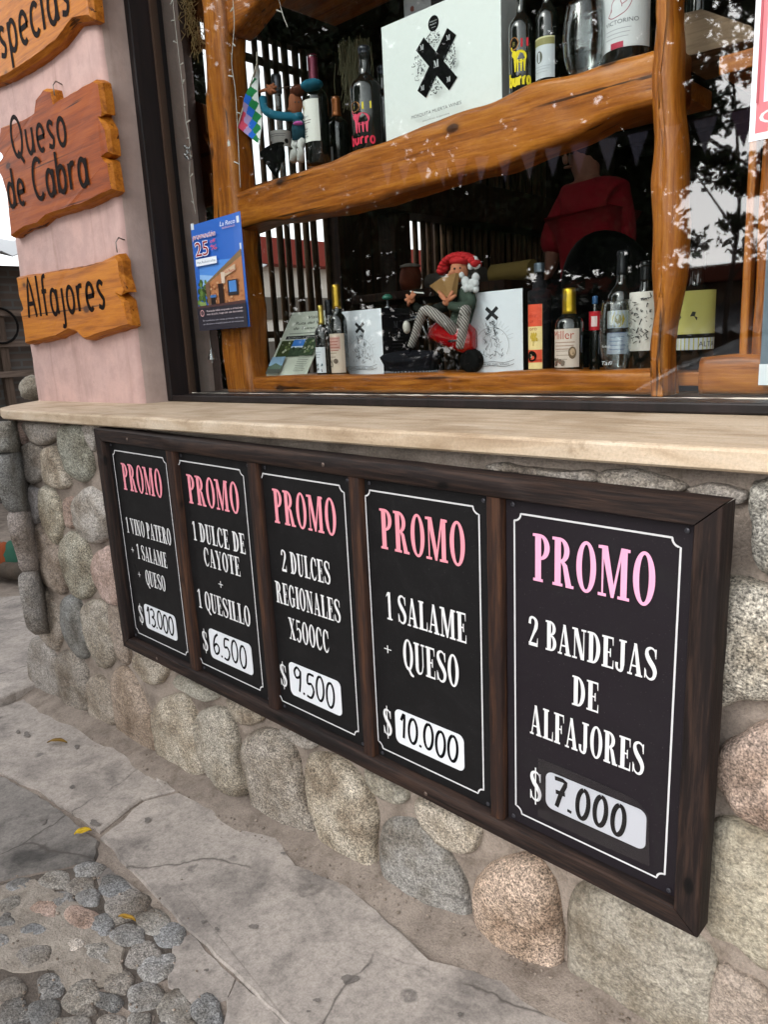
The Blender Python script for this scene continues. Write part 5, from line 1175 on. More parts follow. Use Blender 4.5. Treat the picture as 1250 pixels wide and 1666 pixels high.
carton('white carton with a small black X and a pencil sketch, left of the scooter doll', xa0, xa1, LZ, at(590, 504, y=ya)[2], ya, ya + .135, '#dde4ea', '#211f23', 0.0, sketch(3), side_txt)
yb_ = .715
xb0, xb1 = at(761, 602, y=yb_)[0], at(852, 600, y=yb_)[0]
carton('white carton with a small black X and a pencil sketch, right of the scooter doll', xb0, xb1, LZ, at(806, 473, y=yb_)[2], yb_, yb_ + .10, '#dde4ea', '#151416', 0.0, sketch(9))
# bottle stopper with green knob on the left sketch carton
zt_ = at(590, 504, y=ya)[2]; p = at(631, 492, y=ya + .06)
t = thing('bottle_stopper', 'green knobbed metal stopper standing on the left sketch carton', 'stopper', (p[0], ya + .06, zt_))
m = MB(); m.lathe([(.010, 0), (.010, .004), (.0035, .008), (.003, .028)], 14, (p[0], ya + .06, zt_ + .0005)); m.build('spindle', plain('#8f9296', .3, .8), t, smooth=True)
m = MB(); m.lathe([(.003, .026), (.015, .029), (.017, .034), (.013, .040), (.006, .044)], 16, (p[0], ya + .06, zt_)); m.build('knob', plain('#2c6a58', .4), t, smooth=True)

# ------------------------------------------------------------------ flyer, posters
c0, c1 = at(430, 614, y=.60), at(497, 610, y=.64)
O = np.array([c0[0], .60, LZ]); c1 = np.array([c1[0], .64, LZ]); U = c1 - O; fw = np.linalg.norm(U); U = U / fw
tl_ = at(476, 509, y=.735); Vv = tl_ - O; fh = np.linalg.norm(Vv); Vv = Vv / fh; Nn = np.cross(U, Vv); Nn /= np.linalg.norm(Nn)
t = thing('tourist_flyer', 'leaning printed flyer about a wine route, left end of the lower shelf', 'flyer', O)
fw *= 1.0
m = MB(); m.hexa([O, O + U * fw, O + U * fw - Nn * .003, O - Nn * .003, O + Vv * fh, O + U * fw + Vv * fh, O + U * fw + Vv * fh - Nn * .003, O + Vv * fh - Nn * .003]); m.build('card', plain('#c9cfc0', .5, var=.04), t)
P = Print(plane_map(O, U, Vv, Nn)); k = '#2b2d2c'
P.text('Visite la', fw * .92, fh * .885, .0125, k, fw * .48, 'r'); P.text('Ruta del Vino', fw * .95, fh * .80, .0125, k, fw * .74, 'r'); P.text('de Tucumán', fw * .93, fh * .72, .0125, k, fw * .72, 'r')
P.rect(fw * .16, fh * .655, fw * .9, fh * .668, '#8a8f88'); P.rect(fw * .12, fh * .575, fw * .95, fh * .625, '#26282a'); P.text('bodegas y viñedos', fw * .54, fh * .59, .0045, '#b9beb4', fw * .7, 'c')
for i, (a_, b_, cc) in enumerate(((.06, .36, ['#3f4a2a', '#6c7a4a', '#c3c9b0']), (.37, .66, ['#3a4a3a', '#3b78c8', '#c9d8e8']), (.67, .98, ['#31452c', '#55683f', '#8c9378']))):
    P.rect(fw * a_, fh * .30, fw * b_, fh * .555, cc[0]); rn = random.Random(i)
    if i == 1: P.rect(fw * a_, fh * .44, fw * b_, fh * .555, cc[1]); P.rect(fw * a_, fh * .43, fw * b_, fh * .455, cc[2])
    for q in range(16): P.disc(fw * rn.uniform(a_ + .04, b_ - .04), fh * rn.uniform(.32, .42 if i == 1 else .53), rn.uniform(.0025, .006), rn.choice(cc if i != 1 else ['#2c3a2c', '#4a5a44']), 8)
P.rect(fw * .05, fh * .03, fw * .38, fh * .285, '#4a4f48'); P.rect(fw * .05, fh * .15, fw * .38, fh * .285, '#8fb0cc'); P.poly([(fw * .05, fh * .13), (fw * .2, fh * .19), (fw * .38, fh * .14), (fw * .38, fh * .10), (fw * .05, fh * .1)], '#5d7263')
lines(P, fw * .70, fw * .97, fh * .25, 8, fh * .028, '#6a6f68', .0018)
P.build('printed_design', t, .5)
PYP = GY - .0048
x0, x1 = at(308, 362, y=PYP)[0] + .008, at(391, 335, y=PYP)[0]; z0, z1 = .277, .622; x0 = -.200 if False else x0
t = thing('promotion_poster', 'blue promotion poster reading 25 % off taped inside the left of the window glass', 'poster', ((x0 + x1) / 2, PYP, z0))
m = MB(); rings = []
for i in range(13):
    u = i / 12; x = x0 + (x1 - x0) * u; o = -.0025 * max(0, u - .85) / .15 - .002 * max(0, .1 - u) / .1
    rings.append([(x, PYP - .0006 + o, z0 + .001), (x, PYP + .0002 + o, z0), (x, PYP + .0002 + o, z1 + .006 * u), (x, PYP - .0006 + o, z1 + .006 * u)])
m.loft(rings); m.build('paper', plain('#2f63b8', .35, var=.04), t)
w_, h_ = x1 - x0, z1 - z0
P = Print(plane_map((x0, PYP - .0008, z0), (1, 0, 0), (0, 0, 1), (0, -1, 0)), .00006)
P.poly([(0, h_ * .42), (w_ * .98, h_ * .42), (w_ * .98, h_ * .62), (0, h_ * .66)], '#4f8ad6')
P.poly([(0, h_ * .42), (w_ * .5, h_ * .42), (w_ * .4, h_ * .5), (0, h_ * .54)], '#86b2e2')
rn = random.Random(21)
for i in range(46): P.disc(w_ * rn.uniform(.02, .22), h_ * rn.uniform(.22, .46), rn.uniform(.004, .011), rn.choice(['#3d5a2c', '#5d7a3c', '#7f9656', '#2c3c24']), 7)
P.poly([(w_ * .2, h_ * .44), (w_ * .96, h_ * .70), (w_ * .96, h_ * .64), (w_ * .2, h_ * .425)], '#7a6446'); P.poly([(w_ * .21, h_ * .425), (w_ * .96, h_ * .64), (w_ * .96, h_ * .23), (w_ * .3, h_ * .21)], '#a9744e')
for i in range(60): P.rect(w_ * (q := rn.uniform(.27, .9)), h_ * (s := rn.uniform(.23, .40 + .2 * (q - .27))), w_ * q + .012, h_ * s + .006, rn.choice(['#b98a62', '#8f5a3a', '#c49a74', '#9c6544']))
P.poly([(w_ * .21, h_ * .425), (w_ * .30, h_ * .45), (w_ * .30, h_ * .22), (w_ * .24, h_ * .22)], '#6d5442')
P.rect(w_ * .47, h_ * .22, w_ * .57, h_ * .42, '#2a1c18'); P.rect(w_ * .66, h_ * .30, w_ * .86, h_ * .44, '#2b2a2e'); P.rect(w_ * .69, h_ * .33, w_ * .83, h_ * .43, '#4a7fc0'); P.rect(w_ * .55, h_ * .42, w_ * .62, h_ * .52, '#c9b9a8')
P.poly([(w_ * .62, h_ * .475), (w_ * .84, h_ * .52), (w_ * .84, h_ * .575), (w_ * .62, h_ * .53)], '#b9a48a'); P.text('La Reco', w_ * .73, h_ * .51, .010, '#a5302c', w_ * .19, 'c')
P.rect(w_ * .3, h_ * .30, w_ * .42, h_ * .325, '#3c6aa0'); P.rect(w_ * .31, h_ * .23, w_ * .4, h_ * .30, '#1f1c1c')
P.rect(0, 0, w_ * .985, h_ * .215, '#2b2a33'); P.poly([(0, h_ * .215), (w_ * .985, h_ * .215), (w_ * .985, h_ * .245), (w_ * .3, h_ * .235), (0, h_ * .235)], '#4a3434')
for dx, dy, c_ in ((-.0014, -.0014, '#e8ecf4'), (.0014, .0012, '#e8ecf4'), (0, 0, '#a52a34')):
    P.text('promoción', w_ * .05 + dx, h_ * .86 + dy, .0165, c_, w_ * .46, shear=.12)
for dx, dy, c_ in ((-.002, -.002, '#eceff6'), (.002, .002, '#eceff6'), (.002, -.002, '#eceff6'), (-.002, .002, '#eceff6'), (0, 0, '#8e1f2e')):
    P.text('25', w_ * .08 + dx, h_ * .70 + dy, .046, c_, w_ * .27)
P.text('off', w_ * .40, h_ * .80, .011, '#d8505a', w_ * .11); P.text('%', w_ * .40, h_ * .735, .016, '#d8505a', w_ * .13)
P.rect(w_ * .07, h_ * .61, w_ * .50, h_ * .675, '#dfe9f2'); P.text('Para Radioescuchas', w_ * .1, h_ * .63, .0085, '#5a6b80', w_ * .37)
P.text('La Reco', w_ * .62, h_ * .925, .014, '#dfe6f2', w_ * .29, shear=.3); P.text('REGIONALES', w_ * .66, h_ * .898, .0055, '#c9a0a8', w_ * .25)
P.disc(w_ * .10, h_ * .165, .011, '#d9a3a3', 20); P.disc(w_ * .10, h_ * .165, .0085, '#2b2a33', 20); P.text('!', w_ * .09, h_ * .148, .011, '#d9a3a3')
for i, (v, s) in enumerate(((.172, 'Promoción válida comprando en el local este'), (.142, 'mes de julio, luego del vale descuento'), (.085, 'Se combina con otras promos del mes'), (.052, 'en efectivo o transferencia en el comercio'))):
    P.text(s, w_ * (.2 if i < 2 else .1), h_ * v, .0062 if i < 2 else .0052, '#d7c9cc' if i < 2 else '#a9a9b4', w_ * (.72 if i < 2 else .82))
P.build('printed_design', t, .4)
P = None
m = MB()
for u, v in ((.02, .985), (.93, .955), (.95, .72)): m.box(x0 + w_ * u - .004, PYP - .0025, z0 + h_ * v - .010, x0 + w_ * u + .012, PYP - .0018, z0 + h_ * v + .010)
m.build('sticky_tape', plain('#cfd8e0', .3), t)
x0 = at(1225, 120, y=PYP)[0]; x1 = x0 + .34; z0, z1 = .527, .98
t = thing('menu_poster', 'white edged poster with red frame and pale blue centre on the right of the glass', 'poster', ((x0 + x1) / 2, PYP, z0))
m = MB(); m.box(x0, PYP - .0006, z0, x1, PYP + .0002, z1); m.build('paper', plain('#dde3e8', .4, var=.03), t)
P = Print(plane_map((x0, PYP - .0008, z0), (1, 0, 0), (0, 0, 1), (0, -1, 0)), .0001); w_, h_ = x1 - x0, z1 - z0
P.rect(.010, .012, w_ - .01, h_ - .012, '#c8646c'); P.rect(.022, .062, w_ - .022, h_ - .06, '#b9cfe2'); P.text('CERVEZA', .016, .026, .024, '#e6c9c8', w_ * .8); P.text('artesanal', .03, .012, .010, '#dfa08c', w_ * .5)
rn = random.Random(4)
for i in range(24): P.disc(rn.uniform(.04, w_ - .04), rn.uniform(.09, h_ - .09), rn.uniform(.008, .02), rn.choice(['#a8bcdc', '#c6d8ea', '#b0a8d0', '#c9dbe8']), 12)
P.rect(.010, .062, .0135, h_ - .012, '#a53c48'); P.build('printed_design', t, .4)
t = thing('blue_sheet', 'pale blue paper strip with white foot hanging inside the right of the window', 'poster', (1.80, .56, .08))
x0 = at(1243, 500, y=.565)[0]
m = MB(); m.box(x0, .565, .085, x0 + .24, .567, .40); m.build('paper', plain('#66747f', .5), t)
m = MB(); m.box(x0 - .001, .5635, .084, x0 + .241, .5649, .125); m.build('foot_band', plain('#dfe4e8', .5), t)

# ------------------------------------------------------------------ flag
A, B, Cc, D_p = at(418, 100, y=.575), at(385, 208, y=.575), at(424, 234, y=.60), at(424, 118, y=.60)
t = thing('chequered_flag', 'small cloth flag chequered green, blue, lilac and white hanging beside the left post', 'flag', A)
cols = ['#dfe3e2', '#1f7a45', '#1f63c8', '#9d88b4', '#c0435c']
TL, BLc, BR_, TR_ = at(418, 103, y=.58), at(385, 206, y=.58), at(425, 236, y=.60), at(421, 116, y=.60)
m = MB(); mats = [plain(c_, .85, var=.08) for c_ in cols]; NS, NQ = 64, 32; sz_ = .034; Rx = max(BR_[0], TR_[0])
def fpt(s, q):
    Lf = TL + (BLc - TL) * s; Rt = TR_ + (BR_ - TR_) * s; p = Lf + (Rt - Lf) * q; return (p[0], p[1] + .006 * math.sin(9 * s + q * 2), p[2])
for i in range(NS):
    for j in range(NQ):
        pc_ = fpt((i + .5) / NS, (j + .5) / NQ); u_ = (fpt((i + .5) / NS, 1)[0] - pc_[0]) / sz_; v_ = pc_[2] / sz_
        lev = min(4, max(0, int(math.floor(u_ + v_)) + int(math.floor(u_ - v_)) + 1))
        m.add([fpt(i / NS, j / NQ), fpt((i + 1) / NS, j / NQ), fpt((i + 1) / NS, (j + 1) / NQ), fpt(i / NS, (j + 1) / NQ)], [(0, 1, 2, 3)], lev)
fo = m.build('cloth', mats, t); s_ = fo.modifiers.new('thick', 'SOLIDIFY'); s_.thickness = .0012
m = MB(); m.tube([TL + np.array([.004, 0, .03]), TL + np.array([-.0, 0, 0]), BLc + np.array([-.002, .002, -.004])], .0022, 6); m.build('flag_edge', plain('#b9b2a4', .7), t)

# ------------------------------------------------------------------ cloth doll with teal arms
def blob(name, parts, mat, parent): 
    m = MB()
    for c_, r_ in parts: m.ball(c_, r_, 14, 9, wob=.08)
    return m.build(name, mat, parent, smooth=True)
y = .615
h_ = at(481, 168, y=y); t = thing('cloth_doll', 'cloth doll with brown face and long teal arms leaning on the maroon capped bottle', 'doll', (h_[0], y, UZ))
skin = plain('#8a5236', .7, name='doll_skin'); teal = plain('#155a70', .85, name='teal_knit'); wht = plain('#c9cbc6', .8)
m = MB(); m.tube([at(486, 196, y=y), at(486, 210, y=y), at(486, 229, y=y)], [.016, .022, .020], 12); m.build('jacket', plain('#1d4452', .9, var=.4, scale=160, name='patterned_jacket'), t, smooth=True)
for u0_, u1_ in ((481, 477), (490, 489)):
    m = MB(); m.tube(cr_open([at(u0_, 228, y=y), at((u0_ + u1_) / 2, 245, y=y - .01), at(u1_, 262, y=y)], 3), .012, 10); m.build('trouser_leg', wht, t, smooth=True)
m = MB(); m.ball(h_, (.020, .022, .036), 16, 12, wob=.06); m.ball(at(474, 172, y=y), (.011, .007, .010)); m.ball(at(472, 178, y=y), (.008, .008, .007)); m.ball(at(478, 188, y=y), (.013, .013, .011)); m.build('head', skin, t, smooth=True)
m = MB(); m.ball(at(480, 166, y=y - .022), .0025); m.ball(at(486, 166, y=y - .022), .0025); m.build('eyes', plain('#16110e', .3), t, smooth=True)
m = MB(); m.ball(at(485, 148, y=y), (.026, .024, .016), wob=.2); m.tube([at(476, 152, y=y), at(473, 163, y=y), at(474, 168, y=y)], .003, 6); m.build('hair', plain('#4a2414', .9), t, smooth=True)
m = MB(); c_ = at(509, 141, y=.64); m.ball((c_[0] + .005, .63, c_[2]), (.040, .030, .016), 18, 9, wob=.05); m.build('cap', teal, t, smooth=True)
m = MB(); m.tube(cr_open([at(490, 190, y=y), at(470, 190, y=y - .01), at(446, 187, y=y - .02), at(431, 178, y=y - .02), at(428, 160, y=y - .01)], 5), .0125, 12); m.build('arm', teal, t, smooth=True)
m = MB(); m.ball(at(441, 146, y=y - .01), (.016, .010, .015), wob=.1)
for k, (u, v) in enumerate(((420, 150), (446, 136), (450, 141), (449, 150), (434, 139))): m.tube([at(440, 146, y=y - .012), at((440 + u) / 2, (145 + v) / 2 - 1, y=y - .014), at(u, v, y=y - .012)], [.006, .005, .0035], 8)
m.build('hand', skin, t, smooth=True)
m = MB(); m.tube([at(443, 146, y=y), at(470, 141, y=y), at(482, 141, y=y)], .0016, 6); m.build('stick', plain('#3a2a20', .7), t)
m = MB(); m.ball(at(485, 201, y=y - .012), (.016, .014, .006)); m.build('scarf', plain('#c45aa8', .8), t, smooth=True)
# black felt hat
c_ = at(452, 262, y=.545)
t = thing('felt_hat', 'small black pointed felt hat hanging upside down over the left end of the upper beam', 'hat', (c_[0], .54, c_[2] - .04))
Z = c_[2]; m = MB(); rings = []
for s, rx, ry, dx in ((.030, .052, .024, .0), (.026, .048, .022, .0), (.0, .036, .018, .004), (-.025, .022, .012, .010), (-.045, .008, .006, .014), (-.052, .002, .002, .016)):
    rings.append([(c_[0] + dx + rx * math.cos(a_) * (1 + .08 * math.sin(3 * a_)), .522 + ry * math.sin(a_), Z + s + .010 * math.cos(a_) * (s > .02)) for a_ in [2 * math.pi * k / 18 for k in range(18)]])
m.loft(rings); m.build('crown', plain('#0b0b0c', .95, name='black_felt'), t, smooth=True)
m = MB(); m.ball((c_[0] + .042, .522, Z + .006), (.016, .012, .022), wob=.15); m.build('brim_fold', plain('#0b0b0c', .95), t, smooth=True)

# ------------------------------------------------------------------ bearded doll on a red scooter
y = .70; S = lambda u, v, dy=0.0: at(u, v, y=y + dy)
t = thing('scooter_doll', 'white bearded doll in a red cap riding a red toy scooter between the sketch cartons', 'doll', (S(720, 560)[0], y, LZ))
pale = plain('#b9795a', .65, name='doll_pale_skin'); red = plain('#b3262a', .8, name='red_knit'); wool = plain('#c9cccc', .95, name='white_wool'); green = plain('#3a463c', .85); stripe_m = NT('striped_cloth')
wv = stripe_m.n('TexWave', wave_type='BANDS', bands_direction='DIAGONAL'); stripe_m.l(stripe_m.coords(), wv.inputs['Vector']); wv.inputs['Scale'].default_value = 58; wv.inputs['Distortion'].default_value = 2
stripe_m.base(stripe_m.ramp(wv.outputs['Fac'], [(.25, (.07, .06, .055, 1)), (.6, (.34, .315, .29, 1))])); stripe_m.p.inputs['Roughness'].default_value = .9
m = MB(); m.tube(cr_open([S(742, 545), S(752, 515), S(760, 490), S(757, 470)], 4), list(np.linspace(.034, .022, 13)), 14); m.build('body', green, t, smooth=True)
m = MB(); m.ball(S(748, 440), (.026, .026, .031), 16, 12, wob=.05); m.ball(S(738, 444, -.02), (.011, .016, .009)); m.ball(S(733, 449, -.015), (.010, .012, .008)); m.ball(S(741, 452, -.012), (.012, .012, .008)); m.ball(S(772, 428), (.007, .004, .011)); m.build('head', pale, t, smooth=True)
m = MB(); m.ball(S(740, 437, -.026), .003); m.ball(S(749, 436, -.027), .003); m.build('eyes', plain('#14110f', .3), t, smooth=True)
m = MB()
for k in range(12):
    a_ = rad(175 - 13 * k); m.ball(S(750 + 30 * math.cos(a_), 444 - 28 * math.sin(a_)), (.012, .024, .011), 10, 7, wob=.1)
m.ball(S(750, 424), (.036, .028, .014), wob=.08); m.ball(S(725, 436), (.010, .014, .012)); m.build('cap', red, t, smooth=True)
m = MB(); rn = random.Random(2)
for k in range(16): m.ball(S(752 + rn.uniform(-8, 24), 461 + rn.uniform(-14, 12), rn.uniform(-.02, 0)), rn.uniform(.008, .013), 9, 7, wob=.3)
m.build('beard', wool, t, smooth=True)
m = MB()
for k in range(8): m.ball(S(770 + rn.uniform(-8, 8), 428 + rn.uniform(-7, 8)), rn.uniform(.007, .011), 9, 7, wob=.3)
m.build('hair', wool, t, smooth=True)
m = MB(); m.tube(cr_open([S(762, 478), S(766, 494, -.02), S(748, 500, -.04), S(732, 496, -.05)], 4), list(np.linspace(.018, .013, 13)), 10); m.build('arm', green, t, smooth=True)
m = MB(); m.tube(cr_open([S(748, 482), S(720, 500, -.02), S(694, 506, -.03), S(676, 498, -.03)], 4), list(np.linspace(.017, .012, 13)), 10); m.build('arm', plain('#20221f', .85), t, smooth=True)
for c0_, fing in (((728, 491), ((714, 474), (716, 480), (722, 484), (737, 473), (742, 480))), ((668, 488), ((672, 474), (662, 480), (660, 488), (664, 497), (676, 478)))):
    m = MB(); m.ball(S(*c0_, -.05), (.015, .011, .011))
    for u, v in fing: m.tube([S(*c0_, -.052), S((c0_[0] + u) / 2, (c0_[1] + v) / 2, -.060), S(u, v, -.056)], [.0065, .0055, .004], 8)
    m.build('hand', pale, t, smooth=True)
m = MB(); m.tube([S(668, 474, -.055), S(678, 476, -.055), S(690, 477, -.055)], .0022, 6); m.build('stick', wht, t)
m = MB(); q = [S(699, 465, -.045), S(718, 452, -.055), S(733, 484, -.06), S(716, 480, -.05)]
d_ = np.array([.004, .012, 0]); m.hexa([q[3], q[2], q[2] + d_, q[3] + d_, q[0], q[1], q[1] + d_, q[0] + d_]); q = [S(718, 452, -.056), S(742, 444, -.03), S(737, 482, -.05), S(733, 484, -.06)]; m.hexa([q[3], q[2], q[2] + d_, q[3] + d_, q[0], q[1], q[1] + d_, q[0] + d_])
m.build('songbook', plain('#8a6a42', .8), t)
m = MB(); m.tube(cr_open([S(742, 540, -.02), S(722, 522, -.05), S(694, 505, -.06), S(684, 520, -.06), S(676, 545, -.06), S(669, 563, -.055)], 4), list(np.linspace(.017, .011, 21)), 12); m.build('leg', stripe_m.m, t, smooth=True)
m = MB(); m.tube(cr_open([S(752, 530, -.03), S(758, 505, -.07), S(754, 535, -.08), S(748, 566, -.075)], 4), list(np.linspace(.017, .011, 13)), 12); m.build('leg', stripe_m.m, t, smooth=True)
redp = plain('#a30a12', .18, 0, .8, name='red_enamel')
m = MB(); rings = []
for u, v, ry, rz in ((698, 547, .006, .010), (706, 541, .022, .024), (722, 540, .034, .040), (740, 543, .036, .046), (758, 548, .034, .048), (772, 552, .02, .03)):
    c_ = S(u, v); rings.append([(c_[0], c_[1] + ry * math.cos(a_), c_[2] + rz * math.sin(a_)) for a_ in [2 * math.pi * k / 16 for k in range(16)]])
m.loft(rings); m.build('scooter_body', redp, t, smooth=True)
for u, v in ((700, 580), (768, 582)):
    c_ = S(u, v); m = MB(); R0 = min(.034, c_[2] - LZ - .001)
    rings = [[(c_[0] + r_ * math.cos(a_), c_[1] + yy, LZ + R0 + r_ * math.sin(a_)) for a_ in [2 * math.pi * k / 20 for k in range(20)]] for r_, yy in ((R0 * .6, -.016), (R0 * .92, -.014), (R0, -.006), (R0, .006), (R0 * .92, .014), (R0 * .6, .016))]
    m.loft(rings); m.build('wheel', plain('#131314', .6), t, smooth=True)
m = MB(); m.tube([S(700, 560), S(690, 535), S(682, 515), S(668, 514)], .004, 8); m.tube([S(660, 522), S(680, 518), S(697, 520)], .0035, 8); m.tube([S(697, 520), S(698, 540)], .003, 8); m.tube([S(730, 555, -.035), S(752, 553, -.04)], .003, 8); m.build('handlebar', plain('#8b8d8f', .25, .9), t, smooth=True)
m = MB(); m.ball(S(662, 532), (.012, .012, .02)); m.build('headlight', plain('#c6c3b8', .3), t, smooth=True)
# black hat with scalloped trim
y = .635; c_ = at(668, 590, y=y)
t = thing('lace_hat', 'black wide hat with scalloped pale trim lying in front of the scooter doll', 'hat', (c_[0], y, LZ))
m = MB(); cx = c_[0]; zz = LZ
pr = [(.085, .002), (.090, .008), (.088, .014), (.098, .030), (.110, .044), (.112, .050), (.098, .058), (.05, .064), (.004, .066)]
m.loft([[(cx + r_ * math.cos(a_), y + .42 * r_ * math.sin(a_), zz + z + .006 * math.cos(2 * a_) * (z > .03)) for a_ in [2 * math.pi * k / 36 for k in range(36)]] for r_, z in pr]); m.build('felt', plain('#17171c', .75, name='charcoal_felt'), t, smooth=True)
m = MB()
for k in range(44):
    a_ = 2 * math.pi * k / 44; m.ball((cx + .092 * math.cos(a_), y + .42 * .092 * math.sin(a_), zz + .010), (.0045, .0035, .0035), 8, 5)
m.build('scalloped_trim', plain('#77777a', .8), t, smooth=True)

# ------------------------------------------------------------------ fairy lights, twigs, pendants behind the glass
def strand(label, pts, y, n, seed):
    t = thing('fairy_lights', label, 'string lights', at(*pts[0], y=y), 'unlit fairy light strings in the window')
    P = cr_open([at(u, v, y=y) for u, v in pts], 8); m = MB(); m.tube(P, .0014, 6); m.build('cable', plain('#b9b4ac', .4), t, smooth=True)
    rn = random.Random(seed)
    for k in range(n):
        p = P[int((k + .5) / n * (len(P) - 1))]; d = np.array([rn.choice((-1, 1)) * rn.uniform(.012, .022), rn.uniform(-.006, .003), rn.uniform(-.014, .012)])
        m = MB(); m.tube([p, p + d], [.0016, .0026], 6); m.build('bulb', plain('#cfcac0', .2), t, smooth=True)
strand('tangled unlit white fairy lights hanging beside the left window jamb', [(280, -10), (285, 40), (292, 100), (298, 150), (302, 195), (309, 235), (309, 290), (318, 348)], .545, 11, 1)
strand('second unlit fairy light cable hanging on the varnished left post', [(378, -10), (381, 40), (377, 100), (383, 150), (387, 220), (391, 305)], .527, 5, 2)
strand('short unlit fairy light cable hanging from the top beam', [(452, -10), (459, 20), (468, 44)], .60, 1, 3)
m = MB(); q = at(306, 248, y=.54); rn = random.Random(5)
for k in range(9): m.ball(q + np.array([rn.uniform(-.010, .010), rn.uniform(-.006, .006), rn.uniform(-.018, .018)]), rn.uniform(.004, .009), 8, 6, wob=.4)
tag(m.build('plastic_wad', clear_mat('cloudy_plastic', (.75, .77, .79, 1), .25, .4), smooth=True), 'crumpled clear plastic caught on the fairy lights beside the jamb', 'plastic')
m = MB(); rn = random.Random(8)
for k in range(230):
    f = rn.random(); b = at(300 + 22 * f, 90 * f - 14, y=.575); a_ = rn.uniform(0, 6.28); l = rn.uniform(.015, .04)
    p = b + np.array([rn.gauss(0, .012), rn.gauss(0, .012), rn.gauss(0, .012)]); d = np.array([math.cos(a_) * .6, rn.uniform(-.5, .5), math.sin(a_)]) * l
    m.tube([p, p + d], .0011, 4, cap=False)
tag(m.build('twig_bundle', plain('#7d6844', .9, name='dry_twig')), 'bundle of fine dry twigs hanging at the top of the left window side', 'twigs')
m = MB(); rn = random.Random(9)
for k in range(520):
    f = rn.random(); b = at(578 + (22 - 12 * f) * rn.gauss(0, .5), 62 + 70 * f, y=.90); p = b + np.array([rn.gauss(0, .012) * (1.4 - f), rn.gauss(0, .012), 0])
    m.tube([p, p + np.array([rn.gauss(0, .005), 0, -.05]), p + np.array([rn.gauss(0, .012), 0, -.09])], .0014, 4, cap=False)
tag(m.build('straw_tuft', plain('#6f6a52', .95, name='pale_straw')), 'tuft of pale straw hanging behind the bottles on the upper shelf', 'straw')
q = at(374, 234, y=.531); m = MB(); m.box(q[0] - .006, .526, q[2] - .007, q[0] + .006, .5275, q[2] + .007); m.lathe([(.002, 0), (.002, .004)], 8, (q[0], .5265, q[2] + .007))
tag(m.build('price_tag', plain('#d5d2cc', .5)), 'tiny white tag stuck to the varnished left post', 'tag')
q = at(345, 585, y=.54); t = thing('glass_bell', 'small clear glass bell hanging below the promotion poster', 'bell', q)
m = MB(); m.lathe([(.016, 0), (.0155, .004), (.011, .016), (.006, .030), (.004, .036), (.0035, .036), (.0055, .030), (.010, .016), (.0145, .003)], 20, q, cap=False); m.build('bell', clear_mat('bell_glass', (.8, .85, .88, 1), .2, .6), t, smooth=True)
m = MB(); m.tube([q + np.array([0, 0, .036]), q + np.array([-.004, 0, .07])], .001, 5); m.tube([q + np.array([0, 0, .02]), q + np.array([0, 0, -.012])], .0022, 6); m.build('wire', plain('#9a9a98', .4, .6), t)
m = MB(); q = at(1128, 98, y=.74) + np.array([0, 0, .03]); m.loft([[(q[0] - .03, .70 + .1 * k, q[2] - .03), (q[0] + .14, .70 + .1 * k, q[2] - .035), (q[0] + .13, .70 + .1 * k, q[2] - .01), (q[0] + .03, .70 + .1 * k, q[2] + .05 - .01 * k), (q[0] - .03, .70 + .1 * k, q[2] + .055)] for k in range(3)])
tag(m.build('driftwood', wood('weathered_wood', 'x', (.24, .17, .11, 1), (.16, .11, .07, 1), (.07, .05, .03, 1), .8, 0)), 'weathered grey brown wood wedge behind the right log post', 'wood')
m = MB(); m.box(1.545, .66, .70, 2.9, .92, .735); m.build('upper_plank', wood_x, shelf, bevel=.003)

# ------------------------------------------------------------------ deeper in the shop
t = thing('counter_table', 'dark wooden counter carrying rolls and a pot deep in the shop', 'table', (-.1, 2.0, FLZ))
tz = at(840, 460, y=2.0)[2]
m = MB(); m.box(-.62, 1.75, tz - .04, .30, 2.25, tz); m.build('tabletop', old_wood, t, bevel=.004)
for x in (-.58, .24):
    for yy in (1.79, 2.19):
        m = MB(); m.box(x, yy - .02, FLZ, x + .05, yy + .02, tz - .0405); m.build('leg', old_wood, t)
def roll(label, u0, u1, v, r, col, ecol, y):
    a_, b_ = at(u0, v, y=y), at(u1, v, y=y); zc = tz + r
    t = thing('cloth_roll', label, 'roll', ((a_[0] + b_[0]) / 2, y, tz), 'rolls on the counter')
    m = MB(); m.tube([(a_[0], y, zc), (b_[0], y - .02, zc)], r, 20); m.build('roll', plain(col, .8), t, smooth=True, angle=40)
    m = MB(); m.tube([(a_[0] - .003, y, zc), (a_[0] - .0005, y, zc)], r * .97, 20); m.build('end', plain(ecol, .9), t)
roll('yellowish rolled cloth with dark end lying on the dark counter', 803, 872, 443, .043, '#8a7440', '#2a1622', 1.95)
roll('grey rolled cloth with black end lying on the dark counter left of the yellow roll', 700, 790, 434, .05, '#6b655e', '#0c0b0c', 2.12)
c_ = at(668, 445, y=1.9); t = thing('clay_pot', 'reddish brown clay pot with pale rim deep in the shop', 'pot', (c_[0], 1.9, tz))
m = MB(); m.lathe([(.03, 0), (.05, .02), (.058, .06), (.05, .10), (.044, .115), (.05, .12)], 20, (c_[0], 1.9, tz)); m.build('pot', plain('#6d3320', .7), t, smooth=True)
m = MB(); m.lathe([(.052, .118), (.05, .128), (.03, .135)], 20, (c_[0], 1.9, tz)); m.build('rim', plain('#a39a90', .8), t, smooth=True)
